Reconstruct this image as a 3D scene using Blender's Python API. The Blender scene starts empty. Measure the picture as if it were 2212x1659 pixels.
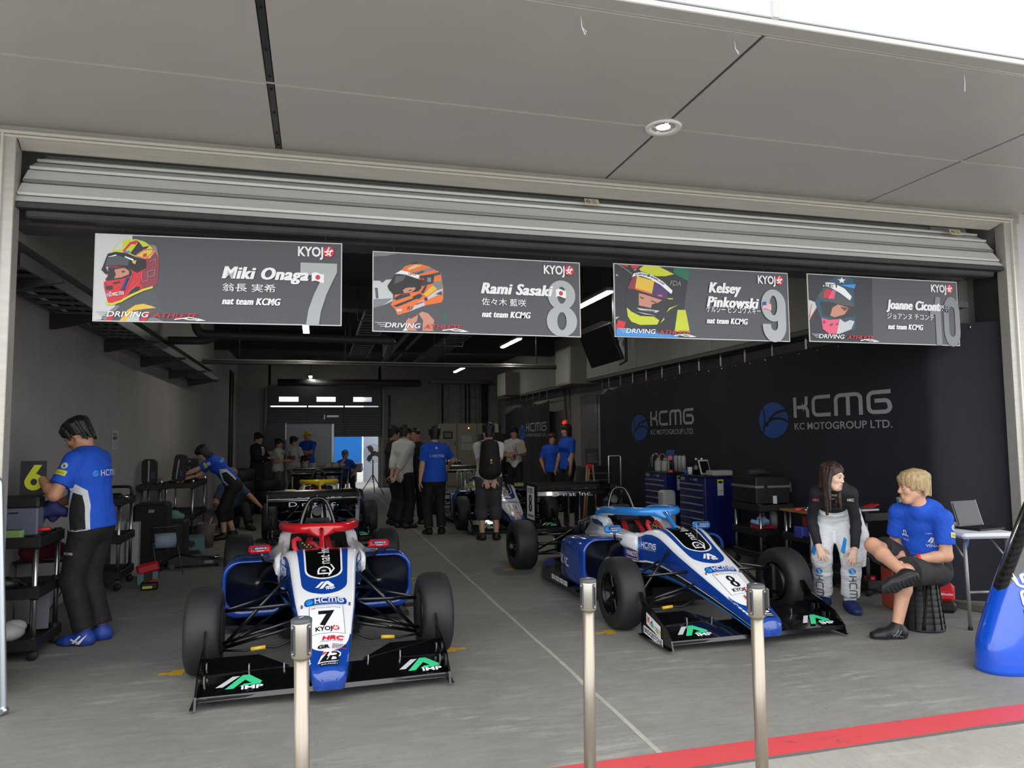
import bpy, bmesh, math, random
import numpy as np
from mathutils import Vector, Matrix, Quaternion
from mathutils.bvhtree import BVHTree
from mathutils.geometry import tessellate_polygon
sc = bpy.context.scene
col = sc.collection
rnd = random.Random(7)
R = math.radians
# ------------------------------------------------------------------ camera, sky, exposure
def make_camera():
    f, yaw, pitch, roll = 1562.08, R(15.1747), R(4.2963), R(0.5823)
    cy, sy, cp, sp = math.cos(yaw), math.sin(yaw), math.cos(pitch), math.sin(pitch)
    fw = Vector((sy*cp, cy*cp, sp)); r = Vector((cy, -sy, 0)); d = fw.cross(r)
    c, s = math.cos(roll), math.sin(roll)
    r2 = c*r + s*d; d2 = -s*r + c*d
    m = Matrix((r2, -d2, -fw)).transposed().to_4x4()
    m.translation = (0, 0, 1.5)
    cd = bpy.data.cameras.new('camera'); o = bpy.data.objects.new('camera', cd); col.objects.link(o)
    cd.sensor_width = 36; cd.lens = 36*f/2212; cd.clip_start = .05; cd.clip_end = 300
    o.matrix_world = m; sc.camera = o
make_camera()
w = bpy.data.worlds.new('overcast_sky'); sc.world = w; w.use_nodes = True
_nt = w.node_tree; _bg = _nt.nodes['Background']
def _sky():
    n = _nt.nodes; l = _nt.links
    tc = n.new('ShaderNodeTexCoord'); sx = n.new('ShaderNodeSeparateXYZ'); rp = n.new('ShaderNodeValToRGB')
    l.new(tc.outputs['Generated'], sx.inputs[0]); l.new(sx.outputs['Z'], rp.inputs[0])
    e = rp.color_ramp.elements
    e[0].position = 0.0; e[0].color = (.78, .80, .83, 1); e[1].position = .75; e[1].color = (1.0, 1.0, 1.0, 1)
    l.new(rp.outputs[0], _bg.inputs[0]); _bg.inputs[1].default_value = 1.75
_sky()
sc.view_settings.view_transform = 'Standard'; sc.view_settings.look = 'None'
sc.view_settings.exposure = 0.9; sc.view_settings.gamma = 1; sc.view_settings.use_curve_mapping = False
try:
    sc.cycles.max_bounces = 8; sc.cycles.diffuse_bounces = 5; sc.cycles.use_denoising = True
    sc.cycles.sample_clamp_indirect = 6.0
except Exception: pass
# ------------------------------------------------------------------ materials
def lin(c):
    if isinstance(c, str):
        c = c.lstrip('#'); c = [int(c[i:i+2], 16)/255 for i in (0, 2, 4)]
        return tuple(x/12.92 if x <= .04045 else ((x+.055)/1.055)**2.4 for x in c)
    return tuple(c)
class N:
    """small wrapper that writes shader maths as python expressions"""
    def __init__(s, nt, k): s.nt, s.k = nt, k
    def _op(s, op, *a):
        n = s.nt.nodes.new('ShaderNodeMath'); n.operation = op
        for i, x in enumerate(a):
            if isinstance(x, N): s.nt.links.new(x.k, n.inputs[i])
            else: n.inputs[i].default_value = x
        return N(s.nt, n.outputs[0])
    def __add__(s, o): return s._op('ADD', s, o)
    __radd__ = __add__
    def __sub__(s, o): return s._op('SUBTRACT', s, o)
    def __rsub__(s, o): return s._op('SUBTRACT', o, s)
    def __mul__(s, o): return s._op('MULTIPLY', s, o)
    __rmul__ = __mul__
    def __truediv__(s, o): return s._op('DIVIDE', s, o)
    def __lt__(s, o): return s._op('LESS_THAN', s, o)
    def __gt__(s, o): return s._op('GREATER_THAN', s, o)
    def mx(s, o): return s._op('MAXIMUM', s, o)
    def mn(s, o): return s._op('MINIMUM', s, o)
    def abs(s): return s._op('ABSOLUTE', s)
    def sqrt(s): return s._op('SQRT', s)
    def sin(s): return s._op('SINE', s)
    def frac(s): return s._op('FRACT', s)
    def inv(s): return 1 - s
def xyz(nt, kind='Object'):
    tc = nt.nodes.new('ShaderNodeTexCoord'); sx = nt.nodes.new('ShaderNodeSeparateXYZ')
    nt.links.new(tc.outputs[kind], sx.inputs[0])
    return [N(nt, sx.outputs[i]) for i in range(3)], tc
def mixc(nt, fac, a, b):
    m = nt.nodes.new('ShaderNodeMix'); m.data_type = 'RGBA'
    if isinstance(fac, N): nt.links.new(fac.k, m.inputs[0])
    else: m.inputs[0].default_value = fac
    for i, c in ((6, a), (7, b)):
        if isinstance(c, bpy.types.NodeSocket): nt.links.new(c, m.inputs[i])
        else: m.inputs[i].default_value = (*lin(c), 1)
    return m.outputs[2]
def noise(nt, tc, scale, detail=4, rough=.5, vec=None, kind='Object', stretch=None):
    n = nt.nodes.new('ShaderNodeTexNoise'); n.inputs['Scale'].default_value = scale
    n.inputs['Detail'].default_value = detail; n.inputs['Roughness'].default_value = rough
    src = tc.outputs[kind]
    if stretch:
        mp = nt.nodes.new('ShaderNodeMapping'); mp.inputs['Scale'].default_value = stretch[:3]
        if len(stretch) > 3: mp.inputs['Rotation'].default_value = (0, 0, stretch[3])
        nt.links.new(src, mp.inputs[0]); src = mp.outputs[0]
    nt.links.new(src, n.inputs['Vector'])
    return N(nt, n.outputs['Fac'])
def bump(nt, b, h, strength=.3, dist=.01):
    n = nt.nodes.new('ShaderNodeBump'); n.inputs['Strength'].default_value = strength; n.inputs['Distance'].default_value = dist
    nt.links.new(h.k, n.inputs['Height']); nt.links.new(n.outputs[0], b.inputs['Normal'])
_M = {}
def mat(name, c, rough=.5, metal=0.0, var=0.0, vs=6.0, bmp=0.0, bs=60.0, coat=0.0, emit=None, es=0.0, spec=.5, alpha=1.0, trans=0.0, stretch=None, bd=.01):
    if name in _M: return _M[name]
    m = bpy.data.materials.new(name); m.use_nodes = True; nt = m.node_tree
    b = nt.nodes['Principled BSDF']; b.inputs['Base Color'].default_value = (*lin(c), 1)
    b.inputs['Roughness'].default_value = rough; b.inputs['Metallic'].default_value = metal
    b.inputs['Specular IOR Level'].default_value = spec; b.inputs['Coat Weight'].default_value = coat
    b.inputs['Coat Roughness'].default_value = .04
    if trans: b.inputs['Transmission Weight'].default_value = trans
    if alpha < 1: b.inputs['Alpha'].default_value = alpha
    if emit: b.inputs['Emission Color'].default_value = (*lin(emit), 1); b.inputs['Emission Strength'].default_value = es
    if var or bmp:
        _, tc = xyz(nt)
        if var:
            n = noise(nt, tc, vs, 5, .6, stretch=stretch)
            k = lin(c); d = [max(0, x*(1-var)) for x in k]; u = [min(1, x*(1+var)) for x in k]
            nt.links.new(mixc(nt, (n-.3)*2.5, d, u), b.inputs['Base Color'])
        if bmp: bump(nt, b, noise(nt, tc, bs, 3, .5, stretch=stretch), bmp, bd)
    _M[name] = m; return m
def shader(name, rough=.3, coat=0.0, metal=0.0, spec=.5):
    m = bpy.data.materials.new(name); m.use_nodes = True; nt = m.node_tree; b = nt.nodes['Principled BSDF']
    b.inputs['Roughness'].default_value = rough; b.inputs['Coat Weight'].default_value = coat; b.inputs['Metallic'].default_value = metal
    b.inputs['Coat Roughness'].default_value = .04; b.inputs['Specular IOR Level'].default_value = spec
    _M[name] = m
    return m, nt, b
WHITE = mat('white_paint', '#e8eaec', .35); BLACK = mat('black_plastic', '#101113', .45); GREY = mat('grey_plastic', '#3a3c3f', .5)
STEEL = mat('brushed_steel', '#c9c5bd', .28, 1.0, .12, 4, stretch=(60, 60, .6)); ALU = mat('aluminium_tube', '#b9bcc0', .32, 1.0)
CHROME = mat('bright_metal', '#d8dadc', .15, 1.0); DSTEEL = mat('dark_steel', '#4c4d4f', .4, .8); RED = mat('red_paint', '#c01f28', .35)
CARBON = mat('carbon_fibre', '#0c0d0f', .28, 0, .3, 180, coat=.5); RUBBER = mat('rubber', '#17181a', .7, 0, .1, 12)
YELLOW = mat('yellow_paint', '#d8c21c', .4); BLUE = mat('team_blue', '#1247b8', .3, coat=.4)
# ------------------------------------------------------------------ mesh builder
def rot(rx=0, ry=0, rz=0):
    return Matrix.Rotation(rz, 4, 'Z') @ Matrix.Rotation(ry, 4, 'Y') @ Matrix.Rotation(rx, 4, 'X')
def frame(d, up=(0, 0, 1)):
    z = Vector(d).normalized(); u = Vector(up)
    if abs(z.dot(u)) > .97: u = Vector((1, 0, 0))
    x = u.cross(z).normalized(); y = z.cross(x)
    return Matrix((x, y, z)).transposed()
class MB:
    def __init__(s): s.v, s.f, s.m, s.s = [], [], [], []
    def add(s, vs, fs, mi=0, smooth=False, M=None):
        o = len(s.v)
        s.v += [tuple(M @ Vector(p)) for p in vs] if M is not None else [tuple(p) for p in vs]
        s.f += [tuple(i+o for i in f) for f in fs]; s.m += [mi]*len(fs); s.s += [smooth]*len(fs)
        return s
    def box(s, c, size, M=None, mi=0, bev=0.0):
        x, y, z = (k/2 for k in size); b = min(bev, x*.9, y*.9, z*.9)
        if b <= 0:
            vs = [(i*x, j*y, k*z) for i in (-1, 1) for j in (-1, 1) for k in (-1, 1)]
            fs = [(0, 1, 3, 2), (4, 6, 7, 5), (0, 4, 5, 1), (2, 3, 7, 6), (0, 2, 6, 4), (1, 5, 7, 3)]
        else:
            vs, fs, ix = [], [], {}
            for i in (-1, 1):
                for j in (-1, 1):
                    for k in (-1, 1):
                        for a in range(3):
                            p = [i*(x-b), j*(y-b), k*(z-b)]; p[a] += (i, j, k)[a]*b
                            ix[i, j, k, a] = len(vs); vs.append(tuple(p))
            for a in range(3):
                o = [q for q in range(3) if q != a]
                for sg in (-1, 1):
                    q = []
                    for u, v in ((-1, -1), (1, -1), (1, 1), (-1, 1)):
                        t = [0]*3; t[a] = sg; t[o[0]] = u; t[o[1]] = v; q.append(ix[(*t, a)])
                    fs.append(tuple(q) if (sg > 0) != (a == 1) else tuple(q[::-1]))
            for a in range(3):
                o = [q for q in range(3) if q != a]
                for u in (-1, 1):
                    for v in (-1, 1):
                        q = []
                        for sg, ax in ((-1, o[0]), (1, o[0]), (1, o[1]), (-1, o[1])):
                            t = [0]*3; t[a] = sg; t[o[0]] = u; t[o[1]] = v; q.append(ix[(*t, ax)])
                        n = (Vector(vs[q[1]])-Vector(vs[q[0]])).cross(Vector(vs[q[2]])-Vector(vs[q[0]]))
                        if n.dot(Vector(vs[q[0]])+Vector(vs[q[2]])) < 0: q = q[::-1]
                        fs.append(tuple(q))
            for i in (-1, 1):
                for j in (-1, 1):
                    for k in (-1, 1):
                        q = [ix[i, j, k, a] for a in range(3)]
                        fs.append(tuple(q) if i*j*k > 0 else tuple(q[::-1]))
        T = Matrix.Translation(Vector(c))
        return s.add(vs, fs, mi, False, T @ M if M is not None else T)
    def tube(s, pts, r, seg=10, mi=0, cap=True, closed=False, flat=None):
        pts = [Vector(p) for p in pts]; n = len(pts); rs = r if isinstance(r, (list, tuple)) else [r]*n
        vs, fs = [], []; prev = None
        for i, p in enumerate(pts):
            if closed: d = pts[(i+1) % n]-pts[i-1]
            else: d = pts[min(i+1, n-1)]-pts[max(i-1, 0)]
            d = d.normalized() if d.length > 1e-9 else Vector((0, 0, 1))
            if prev is None: F = frame(d); x, y = F.col[0].copy(), F.col[1].copy()
            else:
                x = (prev - d*prev.dot(d)); x = x.normalized() if x.length > 1e-6 else frame(d).col[0].copy()
                y = d.cross(x)
            prev = x
            fx, fy = flat if flat else (1, 1)
            for k in range(seg):
                a = 2*math.pi*k/seg; vs.append(p + x*math.cos(a)*rs[i]*fx + y*math.sin(a)*rs[i]*fy)
        for i in range(n if closed else n-1):
            j = (i+1) % n
            for k in range(seg):
                l = (k+1) % seg; fs.append((i*seg+k, i*seg+l, j*seg+l, j*seg+k))
        s.add(vs, fs, mi, True)
        if cap and not closed:
            o = len(s.v)-len(vs)
            s.f += [tuple(range(o+seg-1, o-1, -1)), tuple(range(o+(n-1)*seg, o+n*seg))]; s.m += [mi]*2; s.s += [False]*2
        return s
    def cyl(s, a, b, r, seg=16, mi=0, r2=None): return s.tube([a, b], [r, r if r2 is None else r2], seg, mi)
    def lathe(s, prof, seg=24, M=None, mi=0, smooth=True, arc=None):
        """profile of (radius, height) turned about local z"""
        vs, fs = [], []; n = len(prof)
        for k in range(seg):
            a = 2*math.pi*k/seg
            for r, z in prof: vs.append((r*math.cos(a), r*math.sin(a), z))
        for k in range(seg):
            l = (k+1) % seg
            for i in range(n-1): fs.append((k*n+i, l*n+i, l*n+i+1, k*n+i+1))
        return s.add(vs, fs, mi, smooth, M)
    def prism(s, poly, h, M=None, mi=0, z0=0.0):
        """2-D polygon given height along local z"""
        n = len(poly)
        if sum(poly[i][0]*poly[(i+1) % n][1]-poly[(i+1) % n][0]*poly[i][1] for i in range(n)) < 0: poly = poly[::-1]
        vs = [(x, y, z0) for x, y in poly] + [(x, y, z0+h) for x, y in poly]
        t = tessellate_polygon([[Vector((x, y, 0)) for x, y in poly]])
        tt = []
        for a, b, c in t:
            cr = (poly[b][0]-poly[a][0])*(poly[c][1]-poly[a][1])-(poly[b][1]-poly[a][1])*(poly[c][0]-poly[a][0])
            tt.append((a, b, c) if cr > 0 else (a, c, b))
        fs = [(c, b, a) for a, b, c in tt] + [(a+n, b+n, c+n) for a, b, c in tt]
        fs += [(i, (i+1) % n, (i+1) % n+n, i+n) for i in range(n)]
        return s.add(vs, fs, mi, False, M)
    def loft(s, rings, mi=0, smooth=True, closed=True, caps=True, flip=False):
        n = len(rings[0]); vs = [p for r in rings for p in r]; fs = []
        for i in range(len(rings)-1):
            for k in range(n if closed else n-1):
                l = (k+1) % n; q = (i*n+k, i*n+l, (i+1)*n+l, (i+1)*n+k); fs.append(q[::-1] if flip else q)
        if caps and closed:
            a = tuple(range(n)); b = tuple(range((len(rings)-1)*n, len(rings)*n))
            fs += [a if flip else a[::-1], b[::-1] if flip else b]
        return s.add(vs, fs, mi, smooth)
    def sphere(s, c, r, seg=16, mi=0, M=None):
        r = r if isinstance(r, (tuple, list)) else (r, r, r); n = seg//2
        prof = [(math.sin(math.pi*i/n), -math.cos(math.pi*i/n)) for i in range(n+1)]
        T = Matrix.Translation(Vector(c)) @ (M if M is not None else Matrix()) @ Matrix.Diagonal((*r, 1))
        return s.lathe(prof, seg, T, mi)
    def merge(s, o, M=None, mi=None):
        k = len(s.v); s.v += [tuple(M @ Vector(p)) for p in o.v] if M is not None else o.v
        s.f += [tuple(i+k for i in f) for f in o.f]; s.m += o.m if mi is None else [mi]*len(o.f); s.s += o.s; return s
    def mesh(s, name, mats):
        me = bpy.data.meshes.new(name); me.from_pydata(s.v, [], s.f)
        for m in (mats if isinstance(mats, (list, tuple)) else [mats]): me.materials.append(m)
        me.polygons.foreach_set('material_index', s.m); me.polygons.foreach_set('use_smooth', s.s)
        me.update(); return me
    def build(s, name, mats, parent=None, loc=None, label=None, rotz=None, fix=False):
        me = s.mesh(name, mats)
        if fix:
            bm = bmesh.new(); bm.from_mesh(me); bmesh.ops.remove_doubles(bm, verts=bm.verts, dist=1e-5)
            bmesh.ops.recalc_face_normals(bm, faces=bm.faces); bm.to_mesh(me); bm.free()
        return link(name, me, parent, loc, label, rotz)
def link(name, me, parent=None, loc=None, label=None, rotz=None):
    o = bpy.data.objects.new(name, me); col.objects.link(o)
    if parent is not None: o.parent = parent
    if loc is not None: o.location = loc
    if rotz is not None: o.rotation_euler.z = rotz
    if label: o['label'] = label
    return o
def tag(o, label, cat, group=None):
    o['label'] = label; o['category'] = cat
    if group: o['group'] = group
    return o
def thing(name, label, cat, loc=(0, 0, 0), rotz=0.0, group=None):
    o = bpy.data.objects.new(name, None); col.objects.link(o); o.empty_display_size = .1
    o.location = loc; o.rotation_euler.z = rotz
    return tag(o, label, cat, group)
def struct(o): o['kind'] = 'structure'; return o
def rep(o, locs, rots=None):
    """copies of one part under the same parent"""
    for i, l in enumerate(locs):
        c = o.copy(); col.objects.link(c); c.location = Vector(l)
        if rots: c.rotation_euler = rots[i]
def dup(o, label=None, loc=None, rotz=None, parent=None):
    c = o.copy(); col.objects.link(c)
    if parent is not None: c.parent = parent
    for ch in o.children: dup(ch, parent=c)
    if label: c['label'] = label
    if loc is not None: c.location = loc
    if rotz is not None: c.rotation_euler.z = rotz
    return c
# ------------------------------------------------------------------ 2-D art: text, strokes, decals
_T = {}
def text2d(s, size=1.0, bold=0.0, shear=0.0, wx=1.0, space=1.0):
    """letter shapes as (verts2d, tris), origin at the left end of the baseline, capitals about 'size' high"""
    key = (s, bold, shear, space)
    if key not in _T:
        cu = bpy.data.curves.new('lettering', 'FONT'); cu.body = s; cu.size = 1.0; cu.offset = bold; cu.shear = shear
        cu.space_character = space; cu.resolution_u = 3; cu.fill_mode = 'BOTH'
        o = bpy.data.objects.new('lettering', cu); me = bpy.data.meshes.new_from_object(o)
        vs = [(v.co.x, v.co.y) for v in me.vertices]; fs = []
        for p in me.polygons:
            q = list(p.vertices)
            for i in range(1, len(q)-1): fs.append((q[0], q[i], q[i+1]))
        bpy.data.objects.remove(o); bpy.data.curves.remove(cu); bpy.data.meshes.remove(me)
        _T[key] = (vs, fs)
    vs, fs = _T[key]; k = size/.729
    return [(x*k*wx, y*k) for x, y in vs], fs
class Art:
    """flat artwork: layers of coloured 2-D shapes"""
    def __init__(s): s.L = []
    def poly(s, pts, m, dz=0):
        n = len(pts); t = tessellate_polygon([[Vector((x, y, 0)) for x, y in pts]])
        s.L.append((list(pts), [tuple(q) for q in t], m, dz)); return s
    def rect(s, x0, y0, x1, y1, m, dz=0): return s.poly([(x0, y0), (x1, y0), (x1, y1), (x0, y1)], m, dz)
    def rrect(s, x0, y0, x1, y1, r, m, dz=0, n=5):
        p = []
        for cx, cy, a in ((x1-r, y1-r, 0), (x0+r, y1-r, 90), (x0+r, y0+r, 180), (x1-r, y0+r, 270)):
            for i in range(n+1): t = R(a+90*i/n); p.append((cx+r*math.cos(t), cy+r*math.sin(t)))
        return s.poly(p, m, dz)
    def ell(s, cx, cy, rx, ry, m, dz=0, n=28, a=0.0):
        p = []
        for i in range(n):
            t = 2*math.pi*i/n; x, y = rx*math.cos(t), ry*math.sin(t)
            p.append((cx+x*math.cos(a)-y*math.sin(a), cy+x*math.sin(a)+y*math.cos(a)))
        return s.poly(p, m, dz)
    def ring(s, cx, cy, r, w, m, dz=0, n=28):
        v = [(cx+q*math.cos(2*math.pi*i/n), cy+q*math.sin(2*math.pi*i/n)) for q in (r, r-w) for i in range(n)]; f = []
        for i in range(n): j = (i+1) % n; f += [(i, j, n+j), (i, n+j, n+i)]
        s.L.append((v, f, m, dz)); return s
    def text(s, t, x, y, size, m, dz=0, fit=None, align='l', heavy=0, **k):
        if heavy:
            for d in (-1, -.33, .33, 1): s.text(t, x+d*heavy, y, size, m, dz, fit, align, **k)
            return s
        v, f = text2d(t, size, **k)
        if v:
            x0 = min(p[0] for p in v); x1 = max(p[0] for p in v)
            if fit: q = fit/(x1-x0); v = [((p[0]-x0)*q, p[1]) for p in v]; x1, x0 = fit, 0
            ox = -x0 if fit else 0
            if align == 'c': ox = -(x0+x1)/2
            if align == 'r': ox = -x1
            s.L.append(([(p[0]+x+(ox if align != 'l' else 0), p[1]+y) for p in v], f, m, dz))
        return s
    def stroke(s, pts, w, m, dz=0, closed=False):
        n = len(pts); P = [Vector(p) for p in pts]; lo, hi = [], []
        for i in range(n):
            a = P[i-1] if (i > 0 or closed) else None; b = P[(i+1) % n] if (i < n-1 or closed) else None
            d1 = (P[i]-a).normalized() if a is not None else None; d2 = (b-P[i]).normalized() if b is not None else None
            d1 = d1 or d2; d2 = d2 or d1
            n1 = Vector((-d1.y, d1.x)); n2 = Vector((-d2.y, d2.x)); mm = (n1+n2)
            mm = mm.normalized() if mm.length > 1e-6 else n1
            k = (w/2)/max(.35, mm.dot(n1)); lo.append(tuple(P[i]-mm*k)); hi.append(tuple(P[i]+mm*k))
        v = lo+hi; f = []
        for i in range(n if closed else n-1): j = (i+1) % n; f += [(i, j, n+j), (i, n+j, n+i)]
        s.L.append((v, f, m, dz)); return s
    def add(s, o, x=0, y=0, k=1.0, ky=None, a=0.0, dz=0, recol=None, shx=0.0):
        ky = k if ky is None else ky; c, q = math.cos(a), math.sin(a)
        for v, f, m, d in o.L:
            w_ = []
            for px, py in v:
                px, py = px*k+py*ky*shx, py*ky; w_.append((x+px*c-py*q, y+px*q+py*c))
            s.L.append((w_, f, recol.get(m, m) if isinstance(recol, dict) else (recol or m), d+dz))
        return s
    def ering(s, cx, cy, rx, ry, ix, iy, m, dz=0, n=32):
        v = [(cx+a*math.cos(2*math.pi*i/n), cy+b*math.sin(2*math.pi*i/n)) for a, b in ((rx, ry), (ix, iy)) for i in range(n)]; f = []
        for i in range(n): j = (i+1) % n; f += [(i, j, n+j), (i, n+j, n+i)]
        s.L.append((v, f, m, dz)); return s
    def bounds(s):
        p = [q for L in s.L for q in L[0]]; return min(q[0] for q in p), min(q[1] for q in p), max(q[0] for q in p), max(q[1] for q in p)
    def mb(s, fn, maxlen=None, step=.0004, base=.0006):
        """fn(u, v, height) -> point; layers stack outwards by 'step'"""
        b = MB(); mats = []
        for i, (v, f, m, dz) in enumerate(s.L):
            if m not in mats: mats.append(m)
            if maxlen: v, f = subdiv(v, f, maxlen)
            h = base+step*(i+dz); pts = [fn(x, y, h) for x, y in v]
            ff = [q for q in f if all(pts[j] is not None for j in q)]
            used = sorted({j for q in ff for j in q}); mp = {j: n for n, j in enumerate(used)}
            out = []
            for q in ff:
                a, c, d = (v[j] for j in q)
                out.append(tuple(mp[j] for j in (q if (c[0]-a[0])*(d[1]-a[1])-(c[1]-a[1])*(d[0]-a[0]) > 0 else q[::-1])))
            b.add([pts[j] for j in used], out, mats.index(m))
        return b, mats
    def flat(s, name, parent, o, u, v, n=None, step=.0004, base=.0008, label=None):
        o, u, v = Vector(o), Vector(u), Vector(v); n = u.cross(v).normalized()
        b, mats = s.mb(lambda x, y, h: o+u*x+v*y+n*h, None, step, base)
        return b.build(name, mats, parent, label=label)
    def wrap(s, name, parent, bvh, o, u, v, maxlen=.03, step=.0004, base=.0012, label=None, back=.4, reach=1.2):
        """print the artwork on a curved surface by projecting along -(u x v)"""
        o, u, v = Vector(o), Vector(u), Vector(v); d = -(u.cross(v).normalized())
        def fn(x, y, h):
            p, nn, _, _ = bvh.ray_cast(o+u*x+v*y-d*back, d, reach)
            if p is None: return None
            if nn.dot(d) > 0: nn = -nn
            return p+nn*h
        b, mats = s.mb(fn, maxlen, step, base)
        return b.build(name, mats, parent, label=label) if b.v else None
def subdiv(v, f, L):
    v = list(v); f = list(f)
    for _ in range(7):
        mid = {}; out = []; ch = False
        def md(a, b):
            k = (min(a, b), max(a, b))
            if k not in mid: mid[k] = len(v); v.append(((v[a][0]+v[b][0])/2, (v[a][1]+v[b][1])/2))
            return mid[k]
        lg = lambda a, b: math.hypot(v[a][0]-v[b][0], v[a][1]-v[b][1]) > L
        for a, b, c in f:
            e = (lg(a, b), lg(b, c), lg(c, a)); k = sum(e)
            if k == 0: out.append((a, b, c)); continue
            ch = True
            if k == 3:
                x, y, z = md(a, b), md(b, c), md(c, a); out += [(a, x, z), (x, b, y), (z, y, c), (x, y, z)]
            elif k == 1:
                while not lg(a, b): a, b, c = b, c, a
                x = md(a, b); out += [(a, x, c), (x, b, c)]
            else:
                while lg(a, b): a, b, c = b, c, a
                y, z = md(b, c), md(c, a); out += [(a, b, y), (a, y, z), (z, y, c)]
        f = out
        if not ch: break
    return v, f
def bvh_of(*obs):
    vs, fs = [], []
    for o in obs:
        k = len(vs); vs += [v.co.copy() for v in o.data.vertices]; fs += [tuple(i+k for i in p.vertices) for p in o.data.polygons]
    return BVHTree.FromPolygons(vs, fs)
# --- marks used in several places
INK = {'w': mat('print_white', '#eceef0', .4), 'k': mat('print_black', '#131418', .4), 'b': mat('print_blue', '#0f3f9a', .35),
       'c': mat('print_cyan_blue', '#2a8fdc', .35), 'r': mat('print_red', '#cf2030', .4), 'g': mat('print_green', '#3cc98a', .4),
       's': mat('print_silver', '#a9adb0', .4), 'y': mat('print_lime', '#c6cf2c', .4), 'd': mat('print_dark_grey', '#4b4f55', .4),
       'o': mat('print_orange', '#e8722a', .4), 'n': mat('print_navy', '#14204a', .4), 'l': mat('print_light_grey', '#c3c8cb', .4),
       'p': mat('print_skin', '#c98d78', .5), 'm': mat('print_pink', '#e2587a', .4), 'v': mat('print_purple', '#4d2a66', .4),
       'D': mat('print_dark_green', '#0d6a4a', .4), 'Y': mat('print_yellow', '#e2b93a', .4), 'G': mat('print_grey', '#7c8085', .4)}
def arc(cx, cy, r, a0, a1, n=6): return [(cx+r*math.cos(R(a0+(a1-a0)*i/n)), cy+r*math.sin(R(a0+(a1-a0)*i/n))) for i in range(n+1)]
def art_kcmg(m, w=.17):
    """rounded square capitals, 1 high, about 4.6 long"""
    a = Art(); h = w/2
    a.stroke([(h, 0), (h, 1)], w, m)
    a.stroke([(.2, .5), (.52, .5)]+arc(.52, .72, .22, -90, 0)+[(.74, 1)], w, m)
    a.stroke([(.52, .5)]+arc(.55, .25, .25, 90, 0)+[(.80, 0)], w, m)
    x = 1.05; r = .22
    a.stroke([(x+.98, 1-h)]+arc(x+h+r, 1-h-r, r, 90, 180)+arc(x+h+r, h+r, r, 180, 270)+[(x+.98, h)], w, m)
    x = 2.2
    a.stroke([(x+h, 0)]+arc(x+h+r, 1-h-r, r, 180, 90)+arc(x+1.25-h-r, 1-h-r, r, 90, 0)+[(x+1.25-h, 0)], w, m)
    a.stroke([(x+.625, 1-h), (x+.625, 0)], w, m)
    x = 3.62
    a.stroke([(x+1.0, 1-h)]+arc(x+h+r, 1-h-r, r, 90, 180)+arc(x+h+r, h+r, r, 180, 270)+arc(x+1.0-h-r+.05, h+r-.01, r-.01, -90, 0)+arc(x+1.05-h-r, .56-r+.03, r-.03, 0, 90)+[(x+.34, .56)], w, m)
    return a
def art_ball(m, gap):
    """ball emblem with curved seams, radius 1"""
    a = Art(); a.ell(0, 0, 1, 1, m)
    a.stroke([(-.75+.18*math.sin(R(180*i/8)), .95-1.9*i/8) for i in range(9)], .1, gap)
    a.stroke(arc(.75, -.75, 1.25, 160, 82, 8), .14, gap); a.stroke(arc(.3, -1.05, 1.15, 150, 45, 8), .14, gap)
    return a
def art_team(txt, ball, gap, sub=True):
    """ball + team lettering + small line, 1.4 high"""
    a = Art(); a.add(art_ball(ball, gap), -1.0, .35, .92); a.add(art_kcmg(txt), .25, .42, 1.0)
    if sub: a.text('KC MOTOGROUP LTD.', .28, -.16, .34, txt, bold=.012, fit=4.6)
    return a
def art_imp(c1, c2, txt):
    """slanted peak emblem, about 2.2 long and 1 high"""
    a = Art(); a.poly([(0, .18), (.32, .18), (1.0, .95), (.68, .95)], c1)
    a.poly([(.42, .0), (.78, .0), (1.25, .62), (1.55, .32), (1.25, .32), (1.02, .12), (1.95, .22), (2.0, .42), (1.42, 1.0), (1.12, 1.0)], c2)
    a.text('IMP', 1.12, -.12, .28, txt, bold=.03, fit=.95)
    return a
def art_digit(ch, m):
    """heavy condensed numeral, 1 high"""
    a = Art()
    if ch == '7': a.poly([(.0, 1), (.74, 1), (.74, .86), (.53, .5), (.42, .22), (.38, 0), (.12, 0), (.17, .25), (.28, .5), (.46, .8), (0, .8)], m)
    if ch == '8': a.ering(.33, .735, .30, .265, .095, .15, m); a.ering(.33, .275, .33, .275, .10, .16, m)
    if ch == '9':
        a.ering(.33, .69, .33, .31, .10, .19, m); a.stroke([(.545, .72), (.545, .32)]+arc(.34, .30, .205, 0, -180, 10)+[(.135, .33)], .225, m)
    if ch == '6':
        a.ering(.36, .33, .36, .33, .13, .13, m); a.poly([(.0, .33), (.05, .5), (.36, 1), (.66, 1), (.3, .45), (.2, .33)], m)
    if ch == '1': a.poly([(.2, 0), (.42, 0), (.42, 1), (.24, 1), (.2, .86), (.0, .78), (.0, .62), (.2, .64)], m)
    if ch == '0': a.stroke(arc(.33, .3, .22, 180, 360, 8)+arc(.33, .7, .22, 0, 180, 8), .2, m, closed=True)
    return a
def art_kyojo(txt, red, wt):
    a = Art(); a.text('KYOJ', 0, 0, 1, txt, bold=.03, fit=2.5); a.ell(3.05, .5, .56, .58, red)
    a.stroke([(3.12, 1.0), (2.85, .45), (3.3, .1)], .13, wt); a.stroke([(3.35, .75), (3.15, .3), (2.7, .12)], .13, wt); a.stroke([(2.62, .5), (3.5, .62)], .13, wt)
    return a
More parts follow.
